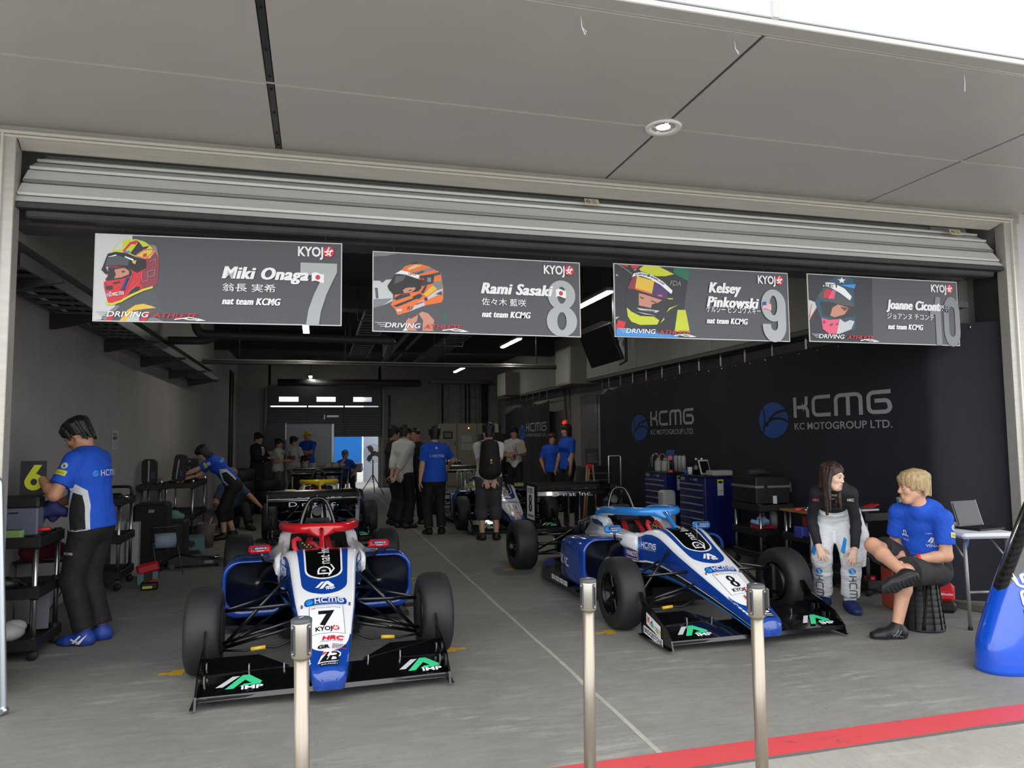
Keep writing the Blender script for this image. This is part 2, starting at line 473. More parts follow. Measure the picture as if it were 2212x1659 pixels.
def art_tyre_b(k, r, w_):
    """italic B maker's mark on a white outline, about 1.2 x 1"""
    a = Art(); a.poly([(-.08, -.08), (.28, 1.08), (1.1, 1.08), (1.25, .92), (1.2, .6), (1.08, .5), (1.12, .15), (.9, -.08)], w_)
    a.poly([(0, 0), (.5, 1.0), (.62, 1.0), (.3, .22), (.48, .22), (.62, .62), (.8, .62), (.62, 0)], k)
    a.poly([(.08, .55), (.28, 1.0), (.52, 1.0)], r); a.poly([(.0, .0), (.3, .0), (.55, .5), (.42, .62)], k)
    a.stroke([(.72, .92), (.98, .92), (1.1, .8), (1.02, .58), (.82, .53), (1.0, .48), (1.06, .2), (.9, .08), (.62, .08)], .16, k)
    return a
# ================================================================== the setting
def concrete(name, base, dark, lo=.8, hi=6, st=(1, 1, 1), rough=.75, scr=True):
    m, nt, b = shader(name, rough); (x, y, z), tc = xyz(nt)
    n1 = noise(nt, tc, lo, 6, .62); n2 = noise(nt, tc, hi, 6, .7, stretch=st); n3 = noise(nt, tc, 90, 3, .6)
    f = (n1*.5+n2*.42+n3*.18-.3)*1.9
    c = mixc(nt, f, dark, base)
    if scr:
        s1 = noise(nt, tc, 3.2, 8, .75, stretch=(.5, 2.6, 1, .35)); s2 = noise(nt, tc, 1.1, 3, .5)
        k = ((s1-.52)*7).mx(0).mn(1)*((s2-.40)*5).mx(0).mn(1)*.62
        c = mixc(nt, k, c, [min(1, q*1.45) for q in lin(base)])
        p = noise(nt, tc, 34, 2, .5); q = ((p-.70)*14).mx(0).mn(1)*.5; c = mixc(nt, q, c, [q*.5 for q in lin(dark)])
    nt.links.new(c, b.inputs['Base Color']); bump(nt, b, n2+n3*.5, .18, .004)
    return m
FLOOR = concrete('pit_floor_concrete', '#8f8e89', '#63625e', st=(1, 3.2, 1, .3))
APRON = concrete('pit_lane_concrete', '#aaa79f', '#807d77', st=(3.5, .8, 1))
WALL = concrete('wall_concrete', '#a29f9b', '#8a8783', .7, 2.5, (1, 1, .35), .8, False)
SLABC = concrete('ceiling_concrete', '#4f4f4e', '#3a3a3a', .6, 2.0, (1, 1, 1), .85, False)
PANEL = mat('soffit_panel_paint', '#b2b1ae', .45, 0, .035, 1.2); FASC = mat('white_fascia_paint', '#b9bfc6', .35)
TRIM = mat('galvanised_trim', '#b6b3ab', .38, .35, .08, 5, stretch=(1, 8, 8)); TRIML = mat('bright_trim', '#d3d0c8', .3, .3)
DARKV = mat('void_black', '#0c0c0d', .9); BEAMP = mat('beam_panel_paint', '#85857f', .6, 0, .05, 2)
SHUT = mat('shutter_slat_paint', '#c2c4c2', .4, .1, .06, 3, stretch=(.4, 6, 6)); SHUTD = mat('shutter_bottom_bar', '#37383a', .6, .2, .2, 5)
PIPE = mat('dark_pipe_paint', '#3d3e40', .5); TRAY = mat('galvanised_cable_tray', '#6f7071', .45, .6)
XL, XR, YF, YB, ZC = -2.3, 5.8, 5.0, 23.2, 3.95
def plate(name, x0, y0, x1, y1, z, m, parent=None):
    return MB().add([(x0, y0, z), (x1, y0, z), (x1, y1, z), (x0, y1, z)], [(0, 1, 2, 3)]).build(name, m, parent)
b = MB().box(((XL+XR)/2, (3.15+40)/2, -.1), (60, 40-3.15, .2)); floor = struct(b.build('floor', FLOOR))
b = MB().box((0, -26.92, -.1), (120, 60, .2)); apron = struct(b.build('ground', APRON))
m_, nt_, bs_ = shader('worn_red_line_paint', .5); (x_, y_, z_), tc_ = xyz(nt_)
k_ = noise(nt_, tc_, 5, 7, .7, stretch=(1, 2, 1)); k2_ = noise(nt_, tc_, 1.3, 3, .5)
wr_ = ((k_-.60)*16).mx(0).mn(1)*((k2_-.42)*8).mx(0).mn(1)
nt_.links.new(mixc(nt_, wr_*.85, '#c4464b', '#4a4446'), bs_.inputs['Base Color'])
p = []
for i in range(161): x = -20+40*i/160; p.append((x, 3.255))
for i in range(160, -1, -1): x = -20+40*i/160; p.append((x, 3.075+rnd.uniform(-.008, .008)))
tag(MB().prism(p, .003).build('painted_line', m_), 'worn red painted line across the concrete in front of the garage', 'floor marking')
p = []
for i in range(161): x = -20+40*i/160; p.append((x, 3.085))
for i in range(160, -1, -1): x = -20+40*i/160; p.append((x, 3.05+rnd.uniform(-.006, .004)))
MB().prism(p, .002).build('line_edge', mat('old_grey_paint', '#5d5d5c', .8), floor)
p = [(1.60+rnd.uniform(-.004, .004)+.012, 3.26+i*.25) for i in range(79)]
p += [(q[0]-.028+rnd.uniform(-.004, .004), q[1]) for q in p[::-1]]
MB().prism(p, .0015).build('floor_joint', mat('joint_filler', '#a3a196', .8, 0, .15, 9), floor)
# soffit over the opening: two rows of panels with open joints, fascia above its outer edge
soffit = struct(bpy.data.objects.new('ceiling_soffit', None)); col.objects.link(soffit)
XJ = [-.262+2.382*k for k in range(-4, 6)]
for r, (y0, y1) in enumerate(((2.99, 4.066), (4.084, 5.035))):
    for i in range(len(XJ)-1):
        g = .022 if abs(XJ[i]+.262) < .1 else .009; g2 = .022 if abs(XJ[i+1]+.262) < .1 else .009
        if XJ[i] > 6.05: continue
        x1 = min(XJ[i+1]-g2, 6.12)
        MB().box(((XJ[i]+g+x1)/2, (y0+y1)/2, 3.485), (x1-XJ[i]-g, y1-y0, .03), bev=.004).build('soffit_panel', PANEL, soffit)
b = MB().box((0, 4.02, 3.515), (24, 2.2, .02)); b.build('backing', DARKV, soffit)
for y in (2.981, 4.075):
    MB().box((-2, y-.003, 3.474), (16.2, .011, .006)).build('joint_lip_highlight', TRIML, soffit)  # panel edge lip, coloured pale to paint in the ground light it catches
for x in XJ:
    if x < 6.1: MB().box((x, 4.03, 3.478), ((.034 if abs(x+.262) < .1 else .01), 2.1, .006)).build('joint_cover', DSTEEL if abs(x+.262) < .1 else mat('joint_gap', '#4a4a4a', .7), soffit)
o = MB().cyl((0, 0, 0), (0, 0, -.006), .007, 8).build('screw', DARKV, soffit, (-.262, 3.35, 3.476)); rep(o, [(-.262, y, 3.476) for y in (3.72, 4.0, 4.15, 4.45, 4.75, 4.95)])
MB().box((0, 2.935, 3.487), (24, .085, .03), bev=.004).build('edge_trim', PANEL, soffit)
fas = struct(bpy.data.objects.new('wall_fascia', None)); col.objects.link(fas)
for i in range(len(XJ)-1):
    MB().box(((XJ[i]+XJ[i+1])/2, 2.915, 4.9), (XJ[i+1]-XJ[i]-.014, .04, 2.78), bev=.004).build('fascia_panel', FASC, fas)
MB().box((0, 2.95, 4.9), (24, .02, 2.8)).build('backing', GREY, fas)
MB().box((2.12, 2.90, 3.55), (.05, .03, .10), bev=.01).build('joint_cap', PANEL, fas)
for i, (x, y, L) in enumerate(((1.18, 3.05, .09), (2.0, 3.06, .07), (3.42, 3.05, .1))):   # loose cable ties under the edge
    z = 3.472; pt = [(x, y, z), (x+.004, y, z-L*.6), (x+.02, y, z-L), (x+.03, y+.01, z-L*.75), (x+.005, y, z-L*.62)] if i != 2 else [(x, y, z), (x+.003, y, z-L*.5), (x-.002, y, z-L)]
    lb = ['white looped cable tie dangling from soffit edge left of the downlight', 'white looped cable tie hanging from soffit edge beside the panel corner', 'straight white cable tie hanging from soffit edge at far right'][i]
    tag(MB().tube(pt, .0022, 6).build('cable_tie', WHITE), lb, 'cable tie', 'cable ties under the soffit')
dl = thing('downlight', 'round white recessed downlight glowing in the soffit', 'light', (2.122, 4.068, 3.468))
MB().lathe([(.085, -.004), (.112, -.012), (.116, 0), (.116, .01)], 32).build('trim_ring', WHITE, dl)
MB().lathe([(.088, -.006), (.078, .0), (.055, .02)], 32).build('reflector', mat('reflector_white', '#e9e7e0', .25), dl)
MB().lathe([(.0, .0), (.045, .002), (.056, .016), (.06, .02)], 28).build('lamp', mat('lamp_glow', '#ffffff', .4, emit='#fff6e6', es=3.0), dl)
# frame round the opening
fr = struct(bpy.data.objects.new('trim_1', None)); col.objects.link(fr)
b = MB().box((2.06, 5.045, 3.44), (8.2, .05, .07)); b.build('lintel_band', TRIM, fr)
MB().box((2.06, 4.985, 3.412), (7.92, .06, .018), bev=.004).build('lintel_ridge', TRIML, fr)
MB().box((2.06, 5.0, 3.393), (7.9, .05, .016), bev=.003).build('lintel_ridge', TRIML, fr)
b = MB().add([(-1.80, 5.0, 3.385), (5.93, 5.0, 3.385), (5.86, 5.06, 3.335), (-1.80, 5.06, 3.335), (-1.80, 5.12, 3.385), (5.93, 5.12, 3.385), (5.86, 5.075, 3.335), (-1.80, 5.075, 3.335)],
             [(0, 3, 2, 1), (4, 5, 6, 7), (3, 7, 6, 2), (0, 1, 5, 4), (0, 4, 7, 3), (1, 2, 6, 5)]); b.build('lintel_hood', TRIM, fr)
for sx, xa in ((-1, -1.845), (1, 5.985)):
    MB().box((xa, 5.04, 1.70), (.075, .10, 3.4), bev=.004).build('jamb', TRIM, fr)
    MB().box((xa+sx*.032, 4.985, 1.71), (.016, .03, 3.42), bev=.003).build('jamb_ridge', TRIML, fr)
    MB().box((xa+sx*.072, 5.02, 1.72), (.055, .08, 3.44), bev=.004).build('jamb_outer', TRIM, fr)
    MB().box((xa+sx*(.16 if sx < 0 else .06), 5.27, 1.5), (.06, .26, 3.0)).build('guide_rail', SHUTD, fr)
struct(MB().box((8.9, 5.10, 2.2), (5.5, .12, 4.4)).build('wall_front', mat('front_wall_paint', '#c9cac8', .5, 0, .04, 2)))
struct(MB().box((-4.9, 5.10, 2.2), (5.9, .12, 4.4)).build('wall_front', _M['front_wall_paint']))
# roller shutter, nearly fully raised
sh = struct(bpy.data.objects.new('door_1', None)); col.objects.link(sh)
prof = [(2.995, 5.02), (3.05, 5.035), (3.14, 5.06), (3.24, 5.10), (3.31, 5.16), (3.38, 5.26), (3.42, 5.40)]
for i in range(6):
    (z0, y0), (z1, y1) = prof[i], prof[i+1]; e = .05-.012*i
    x0, x1 = -1.83+.02*i, 5.95-.03*i
    b = MB().add([(x0, y0, z0+.004), (x1, y0, z0+.004), (x1-.03, y1+.006, z1-.012), (x0+.015, y1+.006, z1-.012), (x0, y0+.03, z0), (x1, y0+.03, z0), (x1-.03, y1+.03, z1), (x0+.015, y1+.03, z1)],
                 [(0, 1, 2, 3), (5, 4, 7, 6), (0, 4, 5, 1), (3, 2, 6, 7), (0, 3, 7, 4), (1, 5, 6, 2)]); b.build('slat', SHUT, sh)
for i in (1, 2, 3, 4):
    z, y = prof[i]; r = .011
    MB().tube([(-1.82+.02*i, y-.008, z), (5.93-.03*i, y-.008, z)], r, 10).build('slat_bead', mat('dark_bead', '#8d908f', .5, .3) if i == 2 else mat('light_bead', '#e2e4e0', .4), sh)
MB().box((2.06, 5.05, 2.975), (7.78, .07, .035), bev=.004).build('bottom_bar', SHUTD, sh)
MB().box((2.06, 5.12, 2.935), (7.66, .12, .055), bev=.012).build('bottom_bar', SHUTD, sh)
MB().box((2.06, 5.3, 2.97), (7.9, .3, .02)).build('box_underside', mat('shutter_box', '#4b4c4d', .6), sh)
for i, (x, z, y, lb) in enumerate(((2.03, 3.305, 5.085, 'small cream no-touch notice sticker on shutter near its middle'), (5.5, 3.297, 5.085, 'small cream no-touch notice sticker on shutter by right end'))):
    t = tag(MB().box((x, y, z), (.115, .004, .06), M=rot(rx=-.45)).build('warning_sticker', mat('sticker_cream', '#cfc7ac', .5)), lb, 'sticker')
    a = Art(); a.ring(-.03, 0, .02, .004, INK['k']); a.stroke([(-.042, .012), (-.018, -.012)], .004, INK['k']); a.stroke([(-.045, -.004), (-.02, .004)], .006, INK['k'])
    for k in range(5): a.stroke([(0, .018-k*.009), (.042-(k % 2)*.012, .018-k*.009)], .003, INK['d'])
    M_ = rot(rx=-.45); a.flat('print', t, Vector((x, y, z))+M_ @ Vector((0, -.0022, 0)), M_ @ Vector((1, 0, 0)), M_ @ Vector((0, 0, 1)))
# walls, ceiling
L = YB-YF
m_, nt_, bs_ = shader('left_wall_concrete', .75); (x_, y_, z_), tc_ = xyz(nt_)
n1 = noise(nt_, tc_, .7, 5, .6); n2 = noise(nt_, tc_, 3, 5, .6, stretch=(1, 1, .3)); sm = ((y_*1.1).frac()-.5).abs() > .494
c_ = mixc(nt_, (n1*.6+n2*.4-.3)*2, '#979390', '#aba8a4'); c_ = mixc(nt_, sm*.25, c_, '#c0bdba'); nt_.links.new(c_, bs_.inputs['Base Color']); bump(nt_, bs_, n2, .12, .005)
struct(MB().box((XL-.1, YF+L/2+.05, 2), (.2, L, 4.2)).build('wall_left', m_))
struct(MB().box((XR+.1, YF+L/2+.30, 2), (.2, L-.5, 4.2)).build('wall_right', WALL))
struct(MB().box((XL+.12, 10, 3.3), (.5, 10, .9)).build('trim_2', BEAMP))     # downstand along the left wall
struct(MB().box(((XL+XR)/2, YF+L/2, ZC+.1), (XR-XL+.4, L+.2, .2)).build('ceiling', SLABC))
bw = MB()                                                                   # back wall round the rear shutter opening
bw.box((-1.9, YB+.1, 2), (1.1, .2, 4.2)); bw.box((3.9, YB+.1, 2), (4.0, .2, 4.2)); bw.box((.28, YB+.1, 3.6), (3.4, .2, .9))
struct(bw.build('wall_back', WALL))
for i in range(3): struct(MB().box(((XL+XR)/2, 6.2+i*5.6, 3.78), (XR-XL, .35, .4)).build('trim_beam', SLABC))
struct(MB().box(((XL+XR)/2, 5.42, 3.42), (XR-XL, .25, 1.0)).build('trim_header', mat('shutter_housing', '#5a5a5a', .6)))
rb = struct(bpy.data.objects.new('trim_right_beam', None)); col.objects.link(rb)
for i in range(13):
    y0 = 5.35+i*1.25
    MB().box((5.58, y0+.62, 3.02), (.34, 1.242, .62), bev=.003).build('beam_panel', BEAMP, rb)
MB().box((5.60, 13.4, 2.68), (.36, 16.3, .05)).build('beam_lip', mat('beam_lip_paint', '#4e4e4d', .6), rb)
MB().box((5.6, 13.4, 3.36), (.4, 16.3, .06)).build('beam_cap', BEAMP, rb)
struct(MB().box((6.17, 5.34, 2.1), (.12, .5, 4.2)).build('wall_right', WALL))  # added filler, put in to stop light leaking past the curtain end
struct(MB().box((6.09, 5.62, 2.1), (.30, .14, 4.2)).build('wall_right', WALL))  # second added filler, blocks the light still leaking beside the right wall
# ================================================================== fixtures of the garage
TUBE = mat('fluorescent_glow', '#ffffff', .4, emit='#fffaf0', es=26.0)
def tubelight(x, y, L, label, z=3.36, ry=0.0):
    t = thing('ceiling_light', label, 'light', (x, y, z), 0, 'tube lights under the garage ceiling')
    MB().box((0, 0, .035), (.13, L, .05), bev=.012).build('housing', mat('lamp_housing', '#8b8b88', .5), t)
    MB().box((0, 0, .0), (.085, L*.97, .025), bev=.01).build('tube', TUBE, t)
    o = MB().cyl((0, 0, .06), (0, 0, .55), .008, 6).build('hanger', DSTEEL, t, (0, -L*.3, 0)); rep(o, [(0, L*.3, 0)])
tubelight(3.62, 9.1, 1.25, 'glowing tube light between the second and third name boards')
tubelight(3.67, 13.6, 1.35, 'long glowing tube light just below the second name board')
tubelight(3.73, 19.2, 1.35, 'small glowing tube light above the electrical cabinets, beyond the silver rail')
tubelight(-.18, 12.6, 1.25, 'tube light seen end-on just under the first name board')
tubelight(-.17, 22.0, .5, 'tube light seen end-on above the rear shutter')
# silver rail across the garage
r = thing('ceiling_rail', 'silver metal rail spanning the garage below the ceiling', 'rail', (1.3, 13.3, 2.9))
MB().box((0, 0, 0), (6.4, .09, .035), bev=.01).build('rail', mat('rail_metal', '#8f8f8b', .35, .7), r)
MB().box((0, .0, -.045), (6.4, .12, .05), bev=.015).build('rail_channel', mat('rail_metal_dark', '#5d5d5b', .4, .7), r)
o = MB().cyl((0, 0, .02), (0, 0, 1.0), .012, 6).build('hanger', DSTEEL, r, (-2.6, 0, 0)); rep(o, [(x, 0, 0) for x in (-.8, 1.0, 2.8)])
# cable tray along the left wall
t = thing('cable_tray', 'dark ladder cable tray on brackets along the left wall', 'cable tray', (-2.05, 10.2, 2.66))
o = MB().box((0, 0, .03), (.018, 9.8, .09)).build('side_rail', TRAY, t, (-.19, 0, 0)); rep(o, [(.19, 0, 0)])
o = MB().box((0, 0, 0), (.38, .035, .02)).build('rung', TRAY, t, (0, -4.8, 0)); rep(o, [(0, -4.8+i*.26, 0) for i in range(1, 38)])
for i, y in enumerate((5.7, 7.24, 8.97, 10.71, 12.65, 14.4)):
    MB().prism([(-.24, -.15), (-.24, -.01), (.32, -.01), (.32, -.03), (-.20, -.15)], .03, Matrix.Translation((0, y-10.2, 0)) @ rot(rx=R(90))).build('bracket', DSTEEL, t)
for k in range(5):
    MB().tube([(-.13+.06*k+.02*math.sin(i*1.3+k), -4.8+i*.8, .035+.01*math.sin(i+k)) for i in range(13)], .012, 6).build('cable', RUBBER, t)
# pipes
def pipe(label, pts, r, name='pipe', m=PIPE, grp=None):
    o = MB().tube(round_path(pts, .14), r, 12).build(name, m); return tag(o, label, 'pipe', grp)
def round_path(pts, rad, n=4):
    pts = [Vector(p) for p in pts]; out = [pts[0]]
    for a, p, c in zip(pts, pts[1:], pts[2:]):
        d1, d2 = (a-p), (c-p); k = min(rad, d1.length/2, d2.length/2); q1 = p+d1.normalized()*k; q2 = p+d2.normalized()*k
        for i in range(n+1): s = i/n; out.append(q1*(1-s)**2+p*2*s*(1-s)+q2*s*s)
    return out+[pts[-1]]
pipe('thick dark pipe bending under the ceiling below the first name board', [(-1.6, 10.5, 3.8), (-1.58, 10.5, 2.95), (1.05, 10.5, 2.93), (1.2, 13.0, 2.98), (1.2, 13.2, 3.8)], .062)
pipe('dark side pipe joining the thick pipe near the left wall', [(-2.2, 10.55, 2.86), (-1.45, 10.55, 2.87), (-1.3, 10.52, 2.95)], .055)
pipe('long dark duct pipe hanging above the rear shutter', [(-1.1, 22.2, 3.2), (3.1, 22.2, 3.22)], .11)
for i, (x, y0, y1, z, lb) in enumerate(((1.75, 6, 20, 3.62, 'long dark ceiling pipe running to the back behind the second board'), (2.05, 8, 21, 3.66, 'dark ceiling pipe right of the other long ceiling pipe'))):
    pipe(lb, [(x, y0, z), (x, y1, z)], .05)
for j, (x, y0, y1, lb) in enumerate(((2.55, 10.5, 18, 'ceiling cable ladder left of the tube light below the second board'), (.9, 11, 17, 'ceiling cable ladder in the dark above the silver rail'))):
    t = thing('ceiling_cable_ladder', lb, 'cable tray', (x, (y0+y1)/2, 3.42)); L_ = y1-y0
    o = MB().box((0, 0, 0), (.02, L_, .07)).build('side_rail', TRAY, t, (-.2, 0, 0)); rep(o, [(.2, 0, 0)])
    o = MB().box((0, 0, -.02), (.4, .04, .02)).build('rung', TRAY, t, (0, -L_/2+.15, 0)); rep(o, [(0, -L_/2+.15+i*.3, 0) for i in range(1, int(L_/.3))])
    o = MB().tube([(-.29, 0, .4), (-.29, 0, -.06), (.29, 0, -.06), (.29, 0, .4)], .014, 6).build('hanger', TRAY, t, (0, -L_/2+.4, 0)); rep(o, [(0, 0, 0), (0, L_/2-.4, 0)])
# vertical conduits
for i, (x, y, z0, z1, r_, lb) in enumerate(((-2.22, 20.6, 0, 3.4, .035, 'dark vertical conduit on left wall near the rear, thicker one'), (-2.23, 21.3, 0, 3.4, .025, 'thin vertical conduit on left wall near the rear'),
        (5.74, 16.35, 0, 3.0, .028, 'vertical conduit on right wall beside the rear curtain'), (5.74, 16.0, 0, 3.0, .02, 'thin vertical conduit on right wall nearer the bare door'), (2.25, 23.15, .2, 2.9, .03, 'pale vertical pipe on back wall right of rear shutter'))):
    tag(MB().cyl((x, y, z0), (x, y, z1), r_, 10).build('conduit', PIPE if i < 2 else TRAY), lb, 'pipe')
# box at the right beam, television
t = tag(MB().box((5.42, 14.5, 3.0), (.74, .95, .78), bev=.008).build('wall_box', mat('wall_box_paint', '#77776f', .55)), 'grey metal box under the ceiling at the far end of the right beam', 'box')
MB().box((5.045, 14.5, 3.0), (.012, .86, .7), bev=.004).build('lid', mat('wall_box_lid', '#8f8f84', .5), t)
tag(MB().box((5.25, 19.6, 3.0), (.5, .9, .62), bev=.008).build('wall_box', _M['wall_box_paint']), 'dark metal box above the rear curtain', 'box')
t = thing('television', 'black television tilted on a ceiling bracket between second and third boards', 'television', (3.78, 9.0, 2.72))
MT = rot(ry=R(-24)) @ rot(rz=R(72))
MB().box((-.10, 0, 0), (.82, .05, .50), M=rot(ry=R(-22)) @ rot(rz=R(98)), bev=.01).build('screen', BLACK, t)
MB().box((-.03, 0, .02), (.40, .09, .28), M=rot(ry=R(-22)) @ rot(rz=R(98)), bev=.02).build('rear_housing', mat('tv_back', '#1b1b1c', .5), t)
MB().box((.20, -.05, -.02), (.04, .5, .42), M=rot(rz=R(-14)), bev=.006).build('mount_plate', BLACK, t)
MB().box((.10, -.03, .62), (.05, .05, 1.24)).box((.05, 0, .05), (.2, .08, .06)).build('bracket', BLACK, t)
MB().box((.225, -.30, .02), (.006, .02, .12), M=rot(rz=R(-14))).build('label_plate', mat('tv_label', '#8a8a88', .5), t)
# curtains on the right wall
CURT = mat('navy_curtain_cloth', '#1b1d26', .85, 0, .1, 2.0, bmp=.25, bs=7, bd=.02)
def curtain(label, y0, y1, ztop0, ztop1, x, hooks, sag, sweep=0.0):
    t = thing('curtain', label, 'curtain', (x, y0, 0)); n = 240; b = MB(); vs = []; L_ = y1-y0
    for k in range(2):
        for j in range(13):
            for i in range(n+1):
                s = i/n; u = j/12; zt = ztop0+(ztop1-ztop0)*s-sag(s)
                w_ = .012*math.sin(s*L_*2.1+1)+.006*math.sin(s*L_*6.3)+.010*(1-u)*math.sin(s*L_*3.3+.5)
                q = max(0, 1-s*L_/.42); vs.append((w_+sweep*q*q*(3-2*q)+(.006 if k else 0), s*L_, .006+(zt-.006)*u))
    fs = []; m = (n+1)*13
    for j in range(12):
        for i in range(n):
            a = j*(n+1)+i; fs += [(a, a+n+1, a+n+2, a+1), (a+m, a+m+1, a+m+n+2, a+m+n+1)]
    b.add(vs, fs, 0, True); c = b.build('cloth', CURT, t)
    rl = MB().cyl((.03, .35, ztop0+.14), (.03, L_+.05, ztop1+.14), .014, 8).build('rail', DSTEEL, t)
    for y in hooks: MB().box((.02, y-y0, 2.575), (.012, .035, .19)).build('hanger_strap', ALU, t)
    e = MB().lathe([(.012, .0), (.020, .002), (.012, .004)], 10, rot(ry=R(-90))).build('eyelet', CHROME, t)
    ls = []
    for i in range(int(L_/.33)):
        s = (i+.5)/int(L_/.33); q = max(0, 1-s*L_/.42); ls.append((-.013+.012*math.sin(s*L_*2.1+1)+sweep*q*q*(3-2*q), s*L_, ztop0+(ztop1-ztop0)*s-sag(s)-.04))
    e.location = ls[0]; rep(e, ls[1:]); return t, c
cur, cloth = curtain('long navy team curtain along the right wall with two silver team logos', 5.1, 13.56, 2.52, 2.44, 5.5, [5.6, 6.05, 6.55, 7.2, 7.85, 8.45, 9.05, 9.65, 10.25, 10.85, 11.45, 12.0, 12.55, 13.1, 13.45], lambda s: .10*max(0, (s-.86)/.14)*abs(math.sin(s*40)), .46)
cur2, cloth2 = curtain('shorter navy curtain at the rear right with a silver team logo', 16.7, 20.9, 2.42, 2.36, 5.45, [16.9, 17.5, 18.1, 18.7, 19.3, 19.9, 20.5], lambda s: .05*abs(math.sin(s*9))+.12*max(0, (s-.8)/.2))
CW = mat('curtain_print_silver', '#9da0a2', .6); CB = mat('curtain_print_blue', '#1c4a8f', .6); CG = mat('curtain_print_gap', '#15171d', .8)
b1, b2 = bvh_of(cloth), bvh_of(cloth2)
def logo_on(cu, bv, ya, yb, z0, z1):
    A = art_team(CW, CB, CG); x0, y0, x1, y1 = A.bounds(); B = Art().add(A, -x0, -y0, 1)
    kx = (yb-ya)/(x1-x0); ky = (z1-z0)/(y1-y0); C = Art().add(B, 0, 0, kx, ky)
    yl = cu.location.y; C.wrap('logo', cu, bv, (0, yb-yl, z0), (0, -1, 0), (0, 0, 1), .08, base=.002, step=.0005, back=.3)
logo_on(cur, b1, 5.91, 8.17, 1.47, 1.95); logo_on(cur, b1, 9.77, 12.05, 1.44, 1.93); logo_on(cur2, b2, 16.95, 19.4, 1.45, 1.90)
# bare door on right wall
d = struct(MB().box((5.79, 14.9, 1.2), (.04, 1.0, 2.4), bev=.005).build('door_3', mat('grey_door_paint', '#5f605e', .5)))
MB().box((5.755, 14.5, 2.1), (.03, .03, .16)).box((5.755, 14.5, 1.1), (.03, .03, .2)).build('door_handle', CHROME, d)
# rear shutter with windows
rs = struct(bpy.data.objects.new('door_2', None)); col.objects.link(rs); RSH = mat('rear_shutter_paint', '#55565a', .45, .2)
for i in range(12):
    z = 1.60+i*.0775
    MB().box((.29, YB-.02, z+.036), (3.4, .03, .0785), bev=.010).build('slat', RSH, rs)
MB().box((.29, YB-.02, 2.63), (3.4, .03, .13)).build('slat', RSH, rs); MB().box((.29, YB-.02, 3.02), (3.4, .03, .36)).build('slat', RSH, rs)
for xa, xb in ((-1.42, -1.1), (-.53, .01), (.58, 1.12), (1.69, 2.0)): MB().box(((xa+xb)/2, YB-.02, 2.765), (xb-xa, .03, .16)).build('slat', RSH, rs)
for xc in (-.26, .84): MB().box((xc, YB-.05, 2.1), (.05, .04, 1.0), bev=.01).build('slat_clamp', RSH, rs)
GL = mat('frosted_window_glass', '#dfe6ea', .25, trans=.85, alpha=.9)
for xa, xb in ((-1.1, -.53), (.01, .58), (1.12, 1.69)):
    A = [(q[0], q[1]) for q in Art().rrect(xa, 2.705, xb, 2.825, .055, INK['w']).L[0][0]]
    MB().prism(A, .01, Matrix.Translation((0, YB-.02, 0)) @ rot(rx=R(90))).build('window_pane', GL, rs)
MB().box((.29, YB-.035, 2.735-.005), (3.36, .006, .004)).build('mullion', RSH, rs)
MB().box((.25, YB-.06, 2.22), (.05, .03, .16), bev=.01).box((.5, YB-.05, 2.24), (.36, .01, .06)).build('latch', ALU, rs)
for x in (-1.47, 2.05): MB().box((x, YB-.06, 1.55), (.09, .12, 3.1), bev=.01).build('guide_rail', mat('guide_grey', '#6d6e70', .4, .4), rs)
# inner door screen below the rear shutter
ps = thing('door_screen', 'tall metal door screen standing under the rear shutter', 'screen', (-.45, YB-.25, 0))
MB().box((-.72, 0, 1.0), (.58, .03, 2.0), bev=.006).build('panel', mat('screen_panel_grey', '#4a4e55', .4, .3), ps)
MB().box((.25, 0, 1.78), (1.38, .03, .44), bev=.006).build('panel', mat('screen_panel_silver', '#7d8085', .35, .5), ps, label='brushed silver upper panel')
MB().box((.25, 0, .8), (1.38, .02, 1.55)).build('pane', mat('screen_pane', '#9aa0a3', .3), ps, label='pale pane of the screen')
MB().box((.95, -.01, 1.0), (.09, .06, 2.02), bev=.01).box((-.43, -.01, 1.78), (.03, .05, .5)).build('frame', ALU, ps)
# what is seen outside the rear opening
tv_ = thing('parked_truck', 'bright blue truck side seen through the rear opening', 'truck', (.8, 26.2, 0))
MB().box((0, 0, 1.35), (1.55, .3, 1.3), bev=.02).build('body', mat('transporter_blue', '#1e77cf', .35), tv_)
MB().box((0, -.1, .55), (1.6, .4, .36), bev=.06).build('bumper', mat('transporter_grey', '#23272d', .4), tv_, label='dark grey bumper')
MB().box((0, -.05, .2), (1.2, .3, .4), bev=.06).build('undertray', RUBBER, tv_)
struct(MB().box((2.3, 26.6, 1.6), (1.3, .1, 3.2)).build('trim_3', mat('outside_shutter', '#a9b2bb', .5)))
